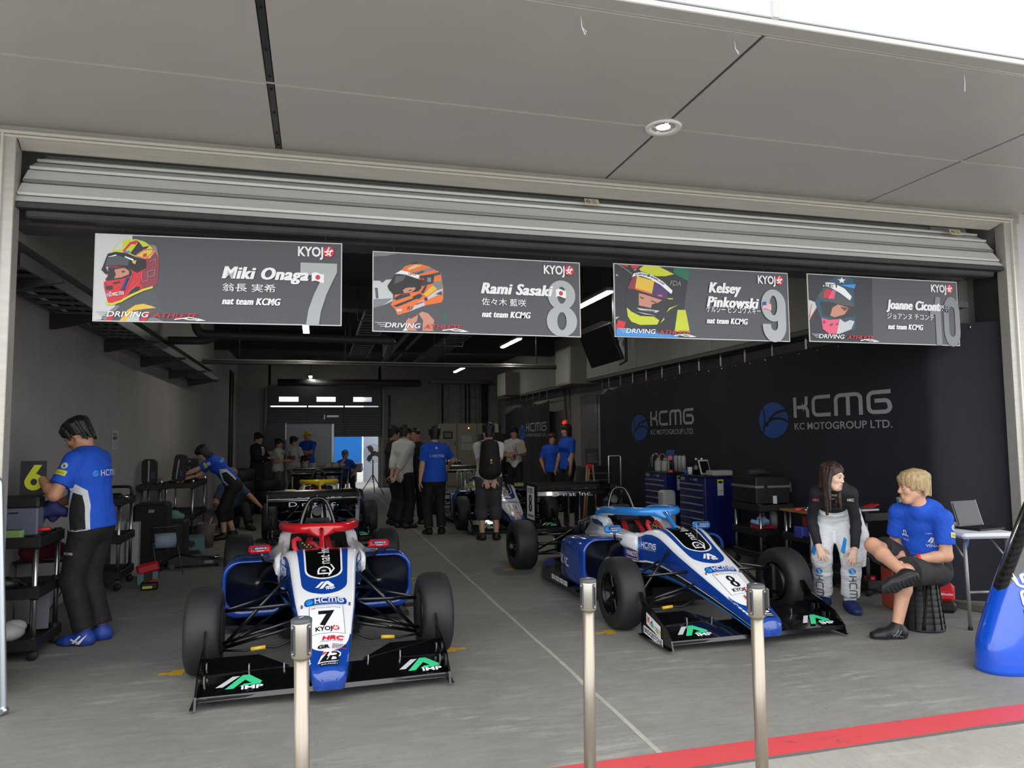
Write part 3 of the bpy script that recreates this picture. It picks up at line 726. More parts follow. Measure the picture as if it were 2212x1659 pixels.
# electrical cabinets on the back wall
CABM = mat('cabinet_cream', '#a7a493', .5)
for i, (x0, x1, lb) in enumerate(((3.74, 4.34, 'cream electrical cabinet with small screen on the back wall'), (4.34, 4.99, 'cream electrical cabinet with amber lamp and paper sheets'), (4.99, 5.71, 'cream electrical cabinet in the back right corner'))):
    c = thing('electrical_cabinet', lb, 'cabinet', ((x0+x1)/2, 22.95, 0), 0, 'electrical cabinets on the back wall')
    MB().box((0, 0, 1.0), (x1-x0-.01, .42, 1.98), bev=.008).build('body', CABM, c); MB().box((0, -.215, 1.03), (x1-x0-.05, .014, 1.86), bev=.004).build('door', CABM, c)
    MB().box((x1-x0)*.4 and ((x1-x0)*.38, -.235, 1.35), (.02, .02, .12)).build('handle', BLACK, c)
    if i == 0: MB().box((0, -.228, 1.62), (.3, .012, .24)).build('screen', BLACK, c); Art().rect(-.11, -.07, .11, .08, INK['G']).flat('display', c, (0, -.236, 1.62), (1, 0, 0), (0, 0, 1))
    if i == 1:
        MB().sphere((.05, -.225, 1.84), .02, 10).build('lamp', mat('amber_lamp', '#ffae20', .4, emit='#ffb030', es=2.5), c)
        for z in (1.5, 1.25): Art().rect(-.2, -.1, .16, .1, INK['l']).flat('notice', c, (0, -.224, z), (1, 0, 0), (0, 0, 1))
    if i == 2: Art().rect(-.3, -.1, -.08, .2, INK['l']).flat('notice', c, (0, -.224, 1.45), (1, 0, 0), (0, 0, 1))
for x0, x1, n, lb in ((3.84, 4.14, 1, 'left wall cable ladder rising from the cream cabinets'), (4.54, 5.03, 2, 'middle wall cable ladder rising from the cream cabinets'), (5.15, 5.45, 3, 'right bundle of black cables rising from the cream cabinets')):
    t = thing('wall_cable_ladder', lb, 'cable tray', ((x0+x1)/2, 23.1, 2.0)); h = (x1-x0)/2; b = MB()
    for sx in (-h, h): b.box((sx, 0, .62), (.03, .04, 1.3))
    for k in range(4): b.box((0, 0, .15+k*.35), (2*h, .03, .03))
    b.build('frame', TRAY, t); b = MB()
    for k in range(n): b.cyl((-h*.4+k*h*.5, -.04, 0), (-h*.4+k*h*.5, -.04, 1.3), .025, 8)
    b.build('cable', RUBBER, t)
tag(MB().box((4.5, 22.9, 3.33), (2.0, .25, .12), bev=.01).build('cable_duct', TRAY), 'horizontal cable duct above the cream cabinets', 'cable tray')
# notice on the left wall
t = tag(MB().box((XL+.006, 9.5, 1.53), (.004, .24, .22)).build('notice_sheet', mat('notice_paper', '#bdbdba', .7)), 'white printed notice taped on the left wall', 'notice')
a = Art()
for k, (z0, z1, c_) in enumerate(((.05, .08, 'G'), (.0, .04, 'd'), (-.02, -.012, 'G'), (-.04, -.032, 'G'), (-.06, -.054, 'G'), (-.085, -.075, 'G'))): a.rect(-.09, z0, .09, z1, INK[c_])
a.flat('print', t, (XL+.009, 9.5, 1.53), (0, -1, 0), (0, 0, 1)) if False else a.flat('print', t, (XL+.009, 9.5, 1.53), (0, 1, 0), (0, 0, 1))
# standing fan near the rear
f = thing('standing_fan', 'silver caged standing fan on a tripod near the rear opening', 'fan', (1.52, 20.3, 0), R(-12))
b = MB()
for k in range(3): a_ = R(90+120*k); b.tube([(0, 0, .55), (.38*math.cos(a_), .38*math.sin(a_), .012)], .012, 8)
b.cyl((0, 0, .4), (0, 0, .95), .016, 8).build('tripod', DSTEEL, f)
b = MB(); MF = Matrix.Translation((0, -.05, 1.12)) @ rot(rx=R(90))
for k in range(7): b.tube([MF @ Vector(((.04+.036*k)*math.cos(t_), (.04+.036*k)*math.sin(t_), .07-.012*k)) for t_ in [2*math.pi*i/28 for i in range(28)]], .0028, 5, closed=True)
for k in range(24): a_ = 2*math.pi*k/24; b.tube([MF @ Vector((.03*math.cos(a_), .03*math.sin(a_), .072)), MF @ Vector((.27*math.cos(a_), .27*math.sin(a_), .0)), MF @ Vector((.24*math.cos(a_), .24*math.sin(a_), -.1))], .002, 4)
b.build('guard', CHROME, f); b = MB()
for k in range(3):
    b.merge(MB().prism([(.03, -.03), (.12, -.09), (.23, -.07), (.24, .05), (.12, .06), (.03, .03)], .006), MF @ rot(rz=R(120*k)) @ rot(rx=R(18)))
b.build('fan_blade', mat('fan_blade_grey', '#9a9c9d', .35), f); MB().cyl((0, .02, 1.12), (0, .25, 1.12), .07, 14).build('motor', mat('fan_motor', '#8a8c8e', .4), f)
# ------------------------------------------------------------------ hanging name boards
BOARD = mat('name_board_print', '#474a4f', .4); BRDW = mat('board_edge_white', '#cfd2d4', .5)
BW, BH = 1.57, .58
def board(label, px, py, pz, rz, number, names, kana, artfn, numw, numm='s', flag='jp', nsize=.145, nfit=.95, vn=.53, hang=(.25, 2.3)):
    t = thing('name_board', label, 'sign', (px, py, pz), rz, 'driver name boards hanging in the doorway')
    MB().box((0, .004, 0), (BW, .008, BH), bev=.001).build('panel', [BRDW], t)
    A = Art(); A.rect(.012, .012, 2.695, .988, BOARD)
    artfn(A)
    k = 'w'
    D = Art(); xx = 0
    for ch in number: D.add(art_digit(ch, INK[numm]), xx, 0); xx += .52 if ch == '1' else .76
    bb = D.bounds(); kx = numw/(bb[2]-bb[0]); A.add(D, 2.44-numw/2-bb[0]*kx, .0, kx, .745, shx=.0)
    A.add(art_kyojo(INK['w'], INK['r'], INK['w']), 2.2, .825, .115)
    if len(names) == 1: A.text(names[0], 1.365, vn, nsize, INK[k], heavy=.009, bold=.014, space=1.09, shear=.25, fit=nfit)
    else: A.text(names[0], 1.42, .66, .15, INK[k], heavy=.009, bold=.014, space=1.09, shear=.25, fit=.50); A.text(names[1], 1.385, vn-.07, .15, INK[k], heavy=.009, bold=.014, space=1.09, shear=.25, fit=.81)
    A.text(kana, 1.365, .385, .075, INK[k], bold=.004, fit=nfit*.62 if len(kana) < 7 else .86)
    A.text('nat team KCMG', 1.37, .225, .084, INK[k], heavy=.005, bold=.01, space=1.08, shear=.25, fit=.64)
    x0, y0 = (2.36, vn-.01) if len(names) == 1 else (2.26, vn-.08)
    wv = lambda x: .012*math.sin((x-x0)*38)
    fp = lambda xa, ya, xb, yb: [(xa+(xb-xa)*i/6, ya+wv(xa+(xb-xa)*i/6)) for i in range(7)]+[(xb-(xb-xa)*i/6, yb+wv(xb-(xb-xa)*i/6)) for i in range(7)]
    if flag == 'jp': A.poly(fp(x0, y0, x0+.14, y0+.10), INK['w']); A.ell(x0+.07, y0+.052, .028, .03, INK['r'])
    if flag == 'us':
        A.poly(fp(x0, y0, x0+.14, y0+.10), INK['w'])
        for i in range(6): A.poly(fp(x0, y0+i*.018, x0+.14, y0+i*.018+.008), INK['r'])
        A.poly(fp(x0, y0+.05, x0+.06, y0+.10), INK['b'])
    if flag == 'au':
        A.poly(fp(x0, y0, x0+.14, y0+.10), INK['n']); A.stroke([(x0+.005, y0+.055), (x0+.06, y0+.1)], .012, INK['w']); A.stroke([(x0+.005, y0+.1), (x0+.06, y0+.055)], .012, INK['w']); A.stroke([(x0+.005, y0+.078), (x0+.06, y0+.078)], .01, INK['r'])
        for q in ((.03, .025), (.1, .08), (.09, .05), (.12, .055), (.105, .02)): A.ell(x0+q[0], y0+q[1], .007, .008, INK['w'], n=8)
    A.text('DRIVING', .15, .055, .062, INK['w'], bold=.015, shear=.22, fit=.44); A.text('ATHLETE', .63, .052, .058, INK['r'], bold=.012, shear=.22, fit=.48)
    for i in range(3): A.stroke([(.03+.03*i, .11-.022*i), (.17, .11-.022*i)], .008, INK['l'])
    A.stroke([(.86, .035), (.95, .05), (1.02, .035), (1.1, .035), (1.16, .03)], .012, INK['w']); A.poly([(1.1, .055), (1.2, .028), (1.08, .02), (1.12, .032)], INK['w']); A.stroke([(.95, .05), (1.02, .06), (1.1, .05)], .01, INK['w'])
    s = BH; A.flat('print', t, (-BW/2, 0, -BH/2), (s, 0, 0), (0, 0, s), step=.00018, base=.0006)
    for u in hang:
        x = (u-1.35)*s; MB().tube([(x, .004, BH/2-.015), (x+.006, .0, BH/2+.04), (x+.01, .004, BH/2+.085)], .003, 6).build('hanging_wire', BLACK, t)
    return t
def hom(src, dst):
    A = []
    for (x, y), (u, v) in zip(src, dst):
        A.append([x, y, 1, 0, 0, 0, -u*x, -u*y, u]); A.append([0, 0, 0, x, y, 1, -v*x, -v*y, v])
    A = np.array(A, float); h = np.linalg.solve(A[:, :8], A[:, 8])
    return lambda x, y: ((h[0]*x+h[1]*y+h[2])/(h[6]*x+h[7]*y+1), (h[3]*x+h[4]*y+h[5])/(h[6]*x+h[7]*y+1))
def tracer(A, H):
    def P(c, pts, close=True):
        q = [H(x, y) for x, y in pts]; q = [(min(2.69, max(.013, u)), min(.987, max(.013, v))) for u, v in q]; A.poly(q, INK[c])
    def S(c, pts, w_): A.stroke([H(x, y) for x, y in pts], w_, INK[c])
    def Tx(c, t_, x, y, sz, fit, **k): u, v = H(x, y); A.text(t_, u, v, sz, INK[c], fit=fit, **k)
    return P, S, Tx
for nm, c_ in (('q', '#8e3143'), ('t', '#c9cbcc'), ('e', '#23262c'), ('h', '#1d4a63'), ('i', '#6b3a33')): INK[nm] = mat('print_'+{'q': 'dark_red', 't': 'pale', 'e': 'charcoal', 'h': 'teal', 'i': 'brown'}[nm], c_, .4)
UV = [(0, 1), (2.707, 1), (2.707, 0), (0, 0)]
def helmet_red(A):
    k = 6.914; H = hom([((x-200)*k, (y-480)*k) for x, y in ((197, 496), (742, 565), (743, 706), (194, 690))], UV); P, S, T = tracer(A, H)
    P('t', [(-70, 105), (686, 150), (686, 300), (420, 700), (420, 1220), (130, 1430), (-80, 1450)]); P('l', [(380, 135), (620, 150), (600, 270), (380, 260)])
    P('d', [(400, 1210), (700, 1130), (1060, 990), (1200, 1200), (1260, 1480), (300, 1460)])
    P('G', [(130, 1400), (420, 1220), (480, 1240), (210, 1440)]); P('r', [(210, 1450), (330, 1340), (400, 1330), (330, 1455)]); P('Y', [(480, 1455), (620, 1300), (760, 1230), (900, 1215), (1050, 1250), (1130, 1280), (940, 1290), (720, 1310), (600, 1460)])
    P('l', [(600, 1460), (700, 1330), (820, 1320), (840, 1465)]); P('r', [(860, 1470), (900, 1350), (1060, 1320), (940, 1478)]); P('G', [(960, 1478), (1020, 1420), (1100, 1410), (1255, 1485)])
    P('r', [(170, 870), (180, 960), (240, 1120), (250, 1200), (340, 1215), (440, 1195), (640, 1120), (850, 1030), (1060, 985), (1130, 930), (1160, 800), (1165, 600), (1120, 450), (900, 330), (560, 430), (260, 600), (230, 840)])
    P('q', [(940, 600), (1100, 500), (1165, 600), (1160, 800), (1120, 960), (900, 1010), (840, 900), (880, 760)])
    P('y', [(300, 430), (350, 370), (420, 310), (520, 275), (640, 265), (760, 275), (900, 320), (1010, 390), (1090, 480), (1000, 570), (780, 545), (560, 445)]); P('t', [(340, 400), (430, 310), (520, 290), (500, 400)])
    P('r', [(510, 430), (640, 310), (760, 290), (800, 310), (700, 380), (560, 440)]); P('y', [(560, 425), (680, 340), (740, 350), (650, 430)])
    P('e', [(650, 470), (740, 385), (800, 310), (880, 400), (1000, 390), (900, 450), (760, 520)]); P('m', [(740, 510), (900, 430), (1060, 440), (1070, 490), (930, 580), (800, 545)]); P('y', [(770, 515), (900, 455), (1040, 450), (1040, 490), (930, 560)]); P('r', [(880, 500), (950, 490), (950, 540), (890, 550)])
    P('G', [(1010, 370), (1110, 400), (1165, 590), (1120, 520), (1060, 430)]); P('c', [(540, 440), (640, 430), (650, 470), (560, 460)])
    P('e', [(250, 650), (640, 680), (720, 800), (520, 835), (220, 850), (205, 820), (250, 790)]); P('p', [(380, 690), (560, 680), (640, 730), (640, 780), (500, 815), (370, 825), (400, 760), (375, 720)]); P('i', [(500, 720), (560, 715), (570, 745), (510, 750)])
    P('k', [(240, 445), (380, 430), (560, 460), (780, 540), (940, 585), (945, 700), (780, 765), (640, 690), (480, 655), (300, 640), (200, 640), (255, 730), (215, 760), (120, 680), (150, 630), (200, 520)])
    P('d', [(230, 520), (420, 480), (640, 560), (620, 650), (480, 635), (200, 630)]); P('w', [(245, 495), (400, 470), (400, 490), (250, 500)]); P('w', [(560, 505), (720, 565), (715, 590), (560, 525)]); P('Y', [(700, 590), (770, 580), (750, 640), (700, 615)])
    P('e', [(215, 930), (340, 930), (340, 985), (220, 985)]); P('e', [(350, 885), (480, 872), (480, 892), (355, 910)]); P('e', [(188, 890), (215, 890), (212, 910)])
    P('n', [(590, 840), (680, 820), (570, 1010), (490, 1000)]); P('b', [(570, 860), (600, 850), (540, 990), (500, 990)]); P('e', [(640, 1080), (730, 970), (840, 970), (820, 1050)])
    S('m', [(590, 990), (650, 880), (720, 760)], .008); S('m', [(520, 1150), (640, 1040), (760, 960), (840, 900)], .008); S('m', [(870, 760), (870, 850), (900, 900), (1000, 880)], .008); S('G', [(980, 760), (1100, 740), (1090, 830), (980, 840), (980, 760)], .01); S('G', [(1000, 620), (1110, 590), (1100, 640)], .01)
    S('y', [(240, 1160), (262, 1200), (340, 1205), (500, 1170), (700, 1085), (900, 1020), (1070, 985)], .024)
    for i, (ch, c_) in enumerate(zip('dscom', 'corbY' if False else 'crYbo')): T('w', ch, 232+i*56+(20 if i > 1 else 0), 1082-i*4, .05, .045, bold=.05); T(c_, ch, 237+i*56+(20 if i > 1 else 0), 1080-i*4, .046, .036, bold=.02)
def helmet_orange(A):
    k = 8.296; H = hom([((x-800)*k, (y-540)*k) for x, y in ((805, 541), (1251, 566), (1253, 727), (806, 720))], UV); P, S, T = tracer(A, H)
    P('G', [(40, 10), (500, 40), (300, 100), (40, 110)]); P('l', [(40, 560), (180, 560), (220, 600), (300, 540), (420, 530), (420, 930), (250, 1010), (50, 1060)]); P('d', [(90, 690), (140, 690), (160, 880), (110, 890)]); P('G', [(50, 900), (420, 880), (250, 1010), (50, 1060)])
    P('p', [(680, 1470), (660, 1300), (720, 1230), (880, 1170), (860, 1300), (800, 1340), (860, 1470)]); P('p', [(960, 1470), (970, 1280), (890, 1160), (950, 1120), (1060, 1150), (1170, 1270), (1150, 1470)]); P('i', [(720, 1230), (880, 1165), (860, 1190), (740, 1260)])
    P('w', [(600, 1470), (660, 1410), (690, 1470)]); P('D', [(1250, 1150), (1410, 1160), (1310, 1400), (1360, 1180)])
    P('o', [(380, 1000), (440, 900), (560, 370), (640, 290), (760, 250), (920, 255), (1060, 290), (1180, 360), (1290, 400), (1300, 520), (1330, 680), (1330, 880), (1300, 950), (990, 1010), (700, 1130), (510, 1190), (440, 1060)])
    P('Y', [(700, 320), (820, 260), (960, 270), (820, 330), (700, 370)]); P('l', [(660, 350), (800, 290), (900, 270), (760, 340)]); P('G', [(820, 390), (1100, 320), (1180, 350), (880, 440)]); P('h', [(800, 430), (960, 370), (990, 400), (860, 450)])
    P('G', [(1140, 580), (1310, 560), (1320, 700), (1230, 720), (1160, 670)]); P('l', [(1040, 860), (1200, 740), (1320, 700), (1310, 780), (1100, 880), (990, 940)]); P('h', [(1190, 800), (1300, 740), (1310, 820)]); P('Y', [(980, 800), (1140, 640), (1220, 700), (1030, 850)])
    P('l', [(720, 1120), (860, 960), (990, 900), (1000, 1010)]); P('e', [(900, 470), (1170, 430), (1150, 600), (950, 660)]); P('G', [(1040, 500), (1110, 500), (1110, 580), (1040, 580)]); P('r', [(940, 510), (980, 510), (980, 545), (945, 545)]); P('h', [(1130, 430), (1280, 390), (1290, 440), (1170, 470)])
    P('e', [(420, 1020), (860, 850), (870, 880), (500, 1040)]); P('e', [(440, 880), (540, 820), (720, 790), (740, 830), (480, 920)]); P('e', [(780, 850), (900, 790), (960, 830), (900, 890), (790, 890)]); P('e', [(920, 790), (1000, 650), (1040, 640), (980, 780)])
    P('k', [(318, 660), (460, 440), (560, 430), (860, 520), (950, 560), (930, 700), (880, 750), (620, 800), (430, 815), (350, 730)]); P('d', [(470, 470), (650, 460), (600, 560), (440, 620)]); P('p', [(600, 730), (660, 690), (820, 680), (830, 710), (760, 770), (620, 790)]); P('i', [(700, 730), (760, 720), (760, 745), (705, 752)])
    P('w', [(450, 440), (560, 370), (700, 400), (905, 460), (870, 525), (660, 450), (520, 435)]); T('k', 'UHG', 700, 455, .035, .09, bold=.02)
    P('m', [(440, 1060), (470, 1060), (480, 1130), (500, 1170)]); P('l', [(470, 1080), (590, 1075), (580, 1120), (500, 1130)]); T('v', 'FLY', 680, 1090, .045, .08, bold=.02, shear=.2); P('e', [(990, 870), (1040, 860), (1050, 915), (1000, 930)]); P('r', [(830, 980), (980, 930), (980, 950), (840, 1005)])
    P('e', [(740, 240), (860, 210), (860, 235), (760, 262)])
def helmet_lime(A):
    k = 8.73; H = hom([((x-1310)*k, (y-560)*k) for x, y in ((1323, 570), (1703, 589), (1708, 737), (1325, 729))], UV); P, S, T = tracer(A, H)
    P('e', [(110, 85), (1560, 150), (1400, 1380), (140, 1330)]); P('r', [(250, 92), (400, 100), (390, 160), (300, 140)]); P('r', [(450, 120), (640, 140), (590, 200), (460, 180)]); P('G', [(500, 200), (600, 190), (590, 240), (500, 230)])
    S('G', [(200, 110), (320, 180), (470, 290)], .012); P('y', [(160, 290), (210, 325), (165, 330)])
    P('D', [(1250, 130), (1560, 150), (1540, 420), (1270, 280)]); P('y', [(1330, 960), (1480, 960), (1510, 1100), (1560, 1380), (1270, 1370)])
    P('e', [(350, 620), (480, 300), (600, 150), (980, 130), (1250, 280), (1420, 560), (1430, 800), (1200, 1150), (950, 1270), (560, 1230), (400, 1100), (340, 900)])
    P('y', [(600, 200), (690, 130), (980, 130), (1270, 290), (1100, 330), (930, 330), (640, 240)]); P('y', [(360, 920), (450, 1000), (620, 1080), (880, 1090), (980, 1160), (940, 1240), (620, 1250), (450, 1190), (380, 1090)])
    P('v', [(380, 560), (500, 350), (900, 430), (1150, 600), (1130, 760), (850, 700), (540, 580)]); P('q', [(380, 560), (480, 350), (560, 340), (520, 580)]); P('Y', [(520, 580), (560, 330), (890, 420), (840, 670)]); P('o', [(520, 580), (520, 545), (840, 640), (840, 670)])
    P('m', [(950, 680), (1040, 680), (1030, 720), (950, 700)]); P('p', [(590, 650), (680, 670), (1040, 780), (950, 830), (840, 860), (820, 930), (590, 880)]); P('i', [(610, 710), (690, 740), (680, 765), (615, 740)]); P('i', [(820, 780), (930, 820), (900, 840), (825, 805)])
    P('e', [(870, 330), (940, 300), (930, 420)]) if False else None
    P('w', [(460, 350), (500, 280), (640, 255), (850, 310), (1050, 430), (1235, 600), (1210, 665), (1000, 490), (820, 390), (640, 330), (520, 330)])
    for i, ch in enumerate('craftsunglasses.com'):
        tt = i/18; x = 520+tt*520; y = 318+tt*tt*175-20*math.sin(tt*3.14); T('k', ch, x, y, .034, .018 if ch in '.l' else .028, bold=.01)
    T('G', 'FDA', 1175, 505, .07, .17, bold=.02, shear=.3); P('l', [(540, 930), (980, 980), (920, 1020), (600, 970)]); P('v', [(620, 960), (900, 990), (860, 1010)]); P('l', [(530, 1000), (920, 1070), (700, 1050)]); P('y', [(1110, 1010), (1160, 930), (1340, 870), (1190, 945)]); P('y', [(980, 1220), (1060, 1110), (1070, 1150)]); P('y', [(1115, 745), (1235, 745), (1235, 765), (1160, 770)])
    P('r', [(140, 1260), (190, 1160), (335, 1200), (300, 1310), (140, 1340)]); P('c', [(135, 1335), (300, 1330), (900, 1400), (1330, 1440), (1330, 1500), (135, 1475)]); P('l', [(130, 1110), (210, 1095), (140, 1150)])
def helmet_teal(A):
    k = 4.147; H = hom([((x-1680)*k, (y-480)*k) for x, y in ((1742, 592), (2067, 610), (2075, 745), (1748, 739))], UV); P, S, T = tracer(A, H)
    P('e', [(258, 465), (850, 500), (860, 1090), (285, 1082)]); P('l', [(275, 700), (370, 735), (280, 880)]); S('r', [(300, 740), (280, 860)], .012); S('r', [(360, 745), (285, 870)], .008)
    P('h', [(330, 720), (370, 640), (440, 540), (540, 478), (640, 490), (740, 540), (780, 640), (760, 780), (700, 960), (520, 1010), (400, 960), (380, 860)]); P('e', [(680, 520), (790, 560), (790, 900), (700, 960), (690, 700)])
    P('e', [(400, 840), (380, 720), (640, 720), (700, 760), (680, 860), (520, 870)]); P('p', [(490, 770), (540, 740), (640, 770), (600, 830), (510, 855), (470, 840)]); P('i', [(560, 760), (640, 770), (600, 800)])
    P('d', [(350, 660), (430, 590), (640, 690), (690, 760), (560, 740), (380, 700)]); P('r', [(410, 640), (440, 600), (480, 610), (470, 680), (410, 680)]); P('m', [(450, 690), (490, 610), (520, 620), (505, 690)])
    P('w', [(400, 580), (430, 545), (500, 550), (600, 600), (665, 670), (650, 705), (560, 640), (470, 590)]); T('k', 'EET', 415, 585, .05, .26, bold=.02)
    P('w', [(535, 515), (560, 520), (575, 500), (585, 518), (612, 520), (590, 532), (595, 552), (572, 540), (555, 552), (558, 533)]); P('c', [(560, 570), (700, 560), (690, 600)])
    P('m', [(388, 860), (460, 880), (555, 870), (525, 1000), (460, 1005), (400, 960)]); P('l', [(555, 870), (620, 870), (690, 890), (660, 960), (560, 1000), (525, 1005)]); P('h', [(560, 870), (640, 850), (690, 860), (600, 900)]); P('q', [(455, 930), (480, 910), (500, 912), (480, 935)]); P('q', [(510, 925), (530, 908), (550, 906), (530, 925)]); P('q', [(400, 895), (420, 880), (425, 905), (408, 915)])
ctr = lambda xa, xb: (xa+xb)/2
board('dark name board reading Miki Onaga with a big 7 and red helmet', -.62, 5.12, 2.572, R(-4), '7', ['Miki Onaga'], '翁長 実希', helmet_red, .42, hang=(.28, 2.5))
board('dark name board reading Rami Sasaki with a big 8 and orange helmet', 1.162, 5.15, 2.553, 0, '8', ['Rami Sasaki'], '佐々木 藍咲', helmet_orange, .42)
board('dark name board reading Kelsey Pinkowski with a big 9 and lime helmet', 3.01, 5.15, 2.565, 0, '9', ['Kelsey', 'Pinkowski'], 'ケルシー ピンコウスキー', helmet_lime, .40, flag='us')
board('dark name board reading Joanne Ciconte with a 10 and teal helmet', 4.767, 5.15, 2.572, 0, '10', ['Joanne Ciconte'], 'ジョアンヌ チコンテ', helmet_teal, .56, numm='G', flag='au', nfit=1.05)
# ================================================================== racing cars (front axle at the origin, nose towards -y)
CWH = mat('car_white', '#e9ecef', .22, coat=.7); CBL = mat('car_blue', '#123f96', .22, coat=.7); CLB = mat('car_light_blue', '#2f86d6', .25, coat=.6)
CBK = mat('car_gloss_black', '#08090b', .18, coat=.5); CRD = mat('car_red', '#c4131f', .25, coat=.7); CYL = mat('car_yellow', '#e3c400', .3, coat=.5)
TYRE = mat('slick_tyre', '#1d1e20', .62, 0, .12, 9, bmp=.08, bs=70); RIM = mat('black_rim', '#0d0e10', .3, .4); SEATM = mat('cockpit_black', '#0f1012', .7)
BELT = mat('red_belt', '#b81524', .7); LIME = mat('lime_paint', '#b7c72a', .4); HOSE = mat('cockpit_grey', '#55585b', .6)
def interp(tab, y):
    for a, b in zip(tab, tab[1:]):
        if y <= b[0]:
            t = 0 if b[0] == a[0] else max(0, (y-a[0])/(b[0]-a[0])); return [p+(q-p)*t for p, q in zip(a[1:], b[1:])]
    return list(tab[-1][1:])
def smoothtab(tab, n):
    """Catmull-Rom through the station table"""
    out = []
    for i in range(len(tab)-1):
        p0, p1, p2, p3 = (np.array(tab[max(0, min(len(tab)-1, i+k))], float) for k in (-1, 0, 1, 2))
        for j in range(n):
            t = j/n; out.append(.5*((2*p1)+(p2-p0)*t+(2*p0-5*p1+4*p2-p3)*t*t+(3*p1-p0-3*p2+p3)*t**3))
    return out+[np.array(tab[-1], float)]
NOSE = [(-.90, .045, .155, .105), (-.885, .075, .18, .095), (-.855, .095, .206, .095), (-.79, .108, .228, .115), (-.65, .128, .28, .155), (-.42, .158, .372, .205), (-.18, .19, .47, .25),
        (.05, .212, .56, .275), (.30, .236, .665, .285), (.42, .256, .69, .288)]
def tub_sections():
    S = []
    for y, hw, zt, zb in smoothtab(NOSE, 4): S.append((y, hw*.62, hw, zt, zt+.012, zb))
    S += [(.50, .19, .272, .685, .69, .288), (.53, .20, .28, .675, .60, .288), (.55, .215, .285, .665, .30, .286), (.62, .225, .295, .648, .24, .284), (.75, .235, .31, .63, .22, .28), (.95, .24, .325, .618, .20, .27),
          (1.15, .24, .33, .615, .20, .24), (1.26, .235, .33, .64, .20, .20), (1.34, .23, .328, .70, .22, .15), (1.44, .225, .325, .715, .25, .12), (1.50, .20, .32, .715, .50, .10), (1.53, .18, .318, .715, .70, .09),
          (1.65, .16, .30, .71, .735, .08), (1.80, .14, .27, .69, .71, .07), (1.92, .12, .24, .62, .63, .07), (1.99, .1, .2, .5, .51, .08)]
    return S
def make_tub():
    rings = []
    for y, a, hw, zt, zc, zb in tub_sections():
        h = zt-zb; k = min(1, h/.3)
        half = [(0, zc), (a*.5, zc+(zt-zc)*.03), (a*.96, zc+(zt-zc)*(.06 if zc < zt-.03 else .6)), (a, zt-(.012 if zc < zt-.03 else -.004)), (a+.016, zt), (hw-.03*k, zt-.004), (hw-.01*k, zt-.014*k), (hw, zt-.04*k), (hw+.006*k, zb+.62*h), (hw+.004*k, zb+.44*h), (hw, zb+.33*h), (hw-.002, zb+.29*h), (hw-.008, zb+.14*h), (hw-.022*k, zb+.03*h), (hw-.05*k, zb), (0, zb)]
        rings.append([(x, y, z) for x, z in half]+[(-x, y, z) for x, z in half[-2:0:-1]])
    b = MB(); n = len(rings[0]); b.loft(rings, 0, True, True, True); S = tub_sections()
    segm = [0, 0, 0, 0, 0, 0, 0, 1, 1, 1, 0, 2, 3, 2, 2]; L = len(segm); m = []
    for i in range(len(rings)-1):
        for k in range(n):
            q = k if k < L else n-1-k
            mi = segm[q]; y, a, hw, zt, zc, zb = S[i]
            if y < -.80: mi = 1
            if zc < zt-.03 and q < 3: mi = 4
            if y > 1.15 and q in (10, 11, 12): mi = 1
            m.append(mi)
    b.m = m+[1, 2]; return b
def wheel(parent, x, y, w_, sx, name='wheel', r=.277):
    wh = bpy.data.objects.new(name, None); col.objects.link(wh); wh.parent = parent; wh.location = (x, y, r-.002); M = rot(ry=R(90)*sx)
    h = w_/2
    MB().lathe([(.158, -h+.012), (.172, -h), (.225, -h-.006), (.256, -h+.006), (.270, -h+.026), (r-.001, -h+.06), (r, 0), (r-.001, h-.06), (.270, h-.026), (.256, h-.006), (.225, h+.006), (.172, h), (.158, h-.012), (.156, -h+.012)], 56, M).build('tyre', TYRE, wh)
    b = MB(); b.lathe([(.168, h-.004), (.160, h-.002), (.150, h-.03), (.146, h-.085), (.06, h-.07), (.05, h-.05), (.0, h-.05)], 40, M); b.lathe([(.168, -h+.004), (.15, -h+.02), (.148, h-.08)], 40, M); b.build('rim', RIM, wh)
    o = MB().box((0, .10, h-.052), (.022, .115, .03), M=None, bev=.006)
    o2 = MB().merge(o, M).build('rim_spoke', RIM, wh)
    for k in range(1, 10):
        c = o2.copy(); col.objects.link(c); c.rotation_euler.x = 2*math.pi*k/10
    MB().cyl((0, 0, h-.06), (0, 0, h-.015), .028, 12).cyl((0, 0, h-.05), (0, 0, h-.03), .05, 6); b = MB(); b.merge(MB().cyl((0, 0, h-.06), (0, 0, h-.018), .026, 6), M).build('wheel_nut', mat('wheel_nut', '#30343a', .3, .9), wh)
    b = MB(); b.merge(MB().cyl((0, 0, -h+.0), (0, 0, h-.10), .125, 28), M).build('brake_drum', BLACK, wh)
    return wh
def art_pill():
    a = Art(); a.rrect(-1.55, -.36, 1.55, .36, .3, INK['b']); a.ell(-1.18, 0, .27, .27, INK['c']); a.stroke(arc(-1.0, -.3, .45, 160, 85, 5), .05, INK['b'])
    a.add(art_kcmg(INK['w'], .19), -.8, -.16, .46, .46); a.text('KC MOTORGROUP LTD.', -.8, -.29, .09, INK['w'], fit=2.1); return a
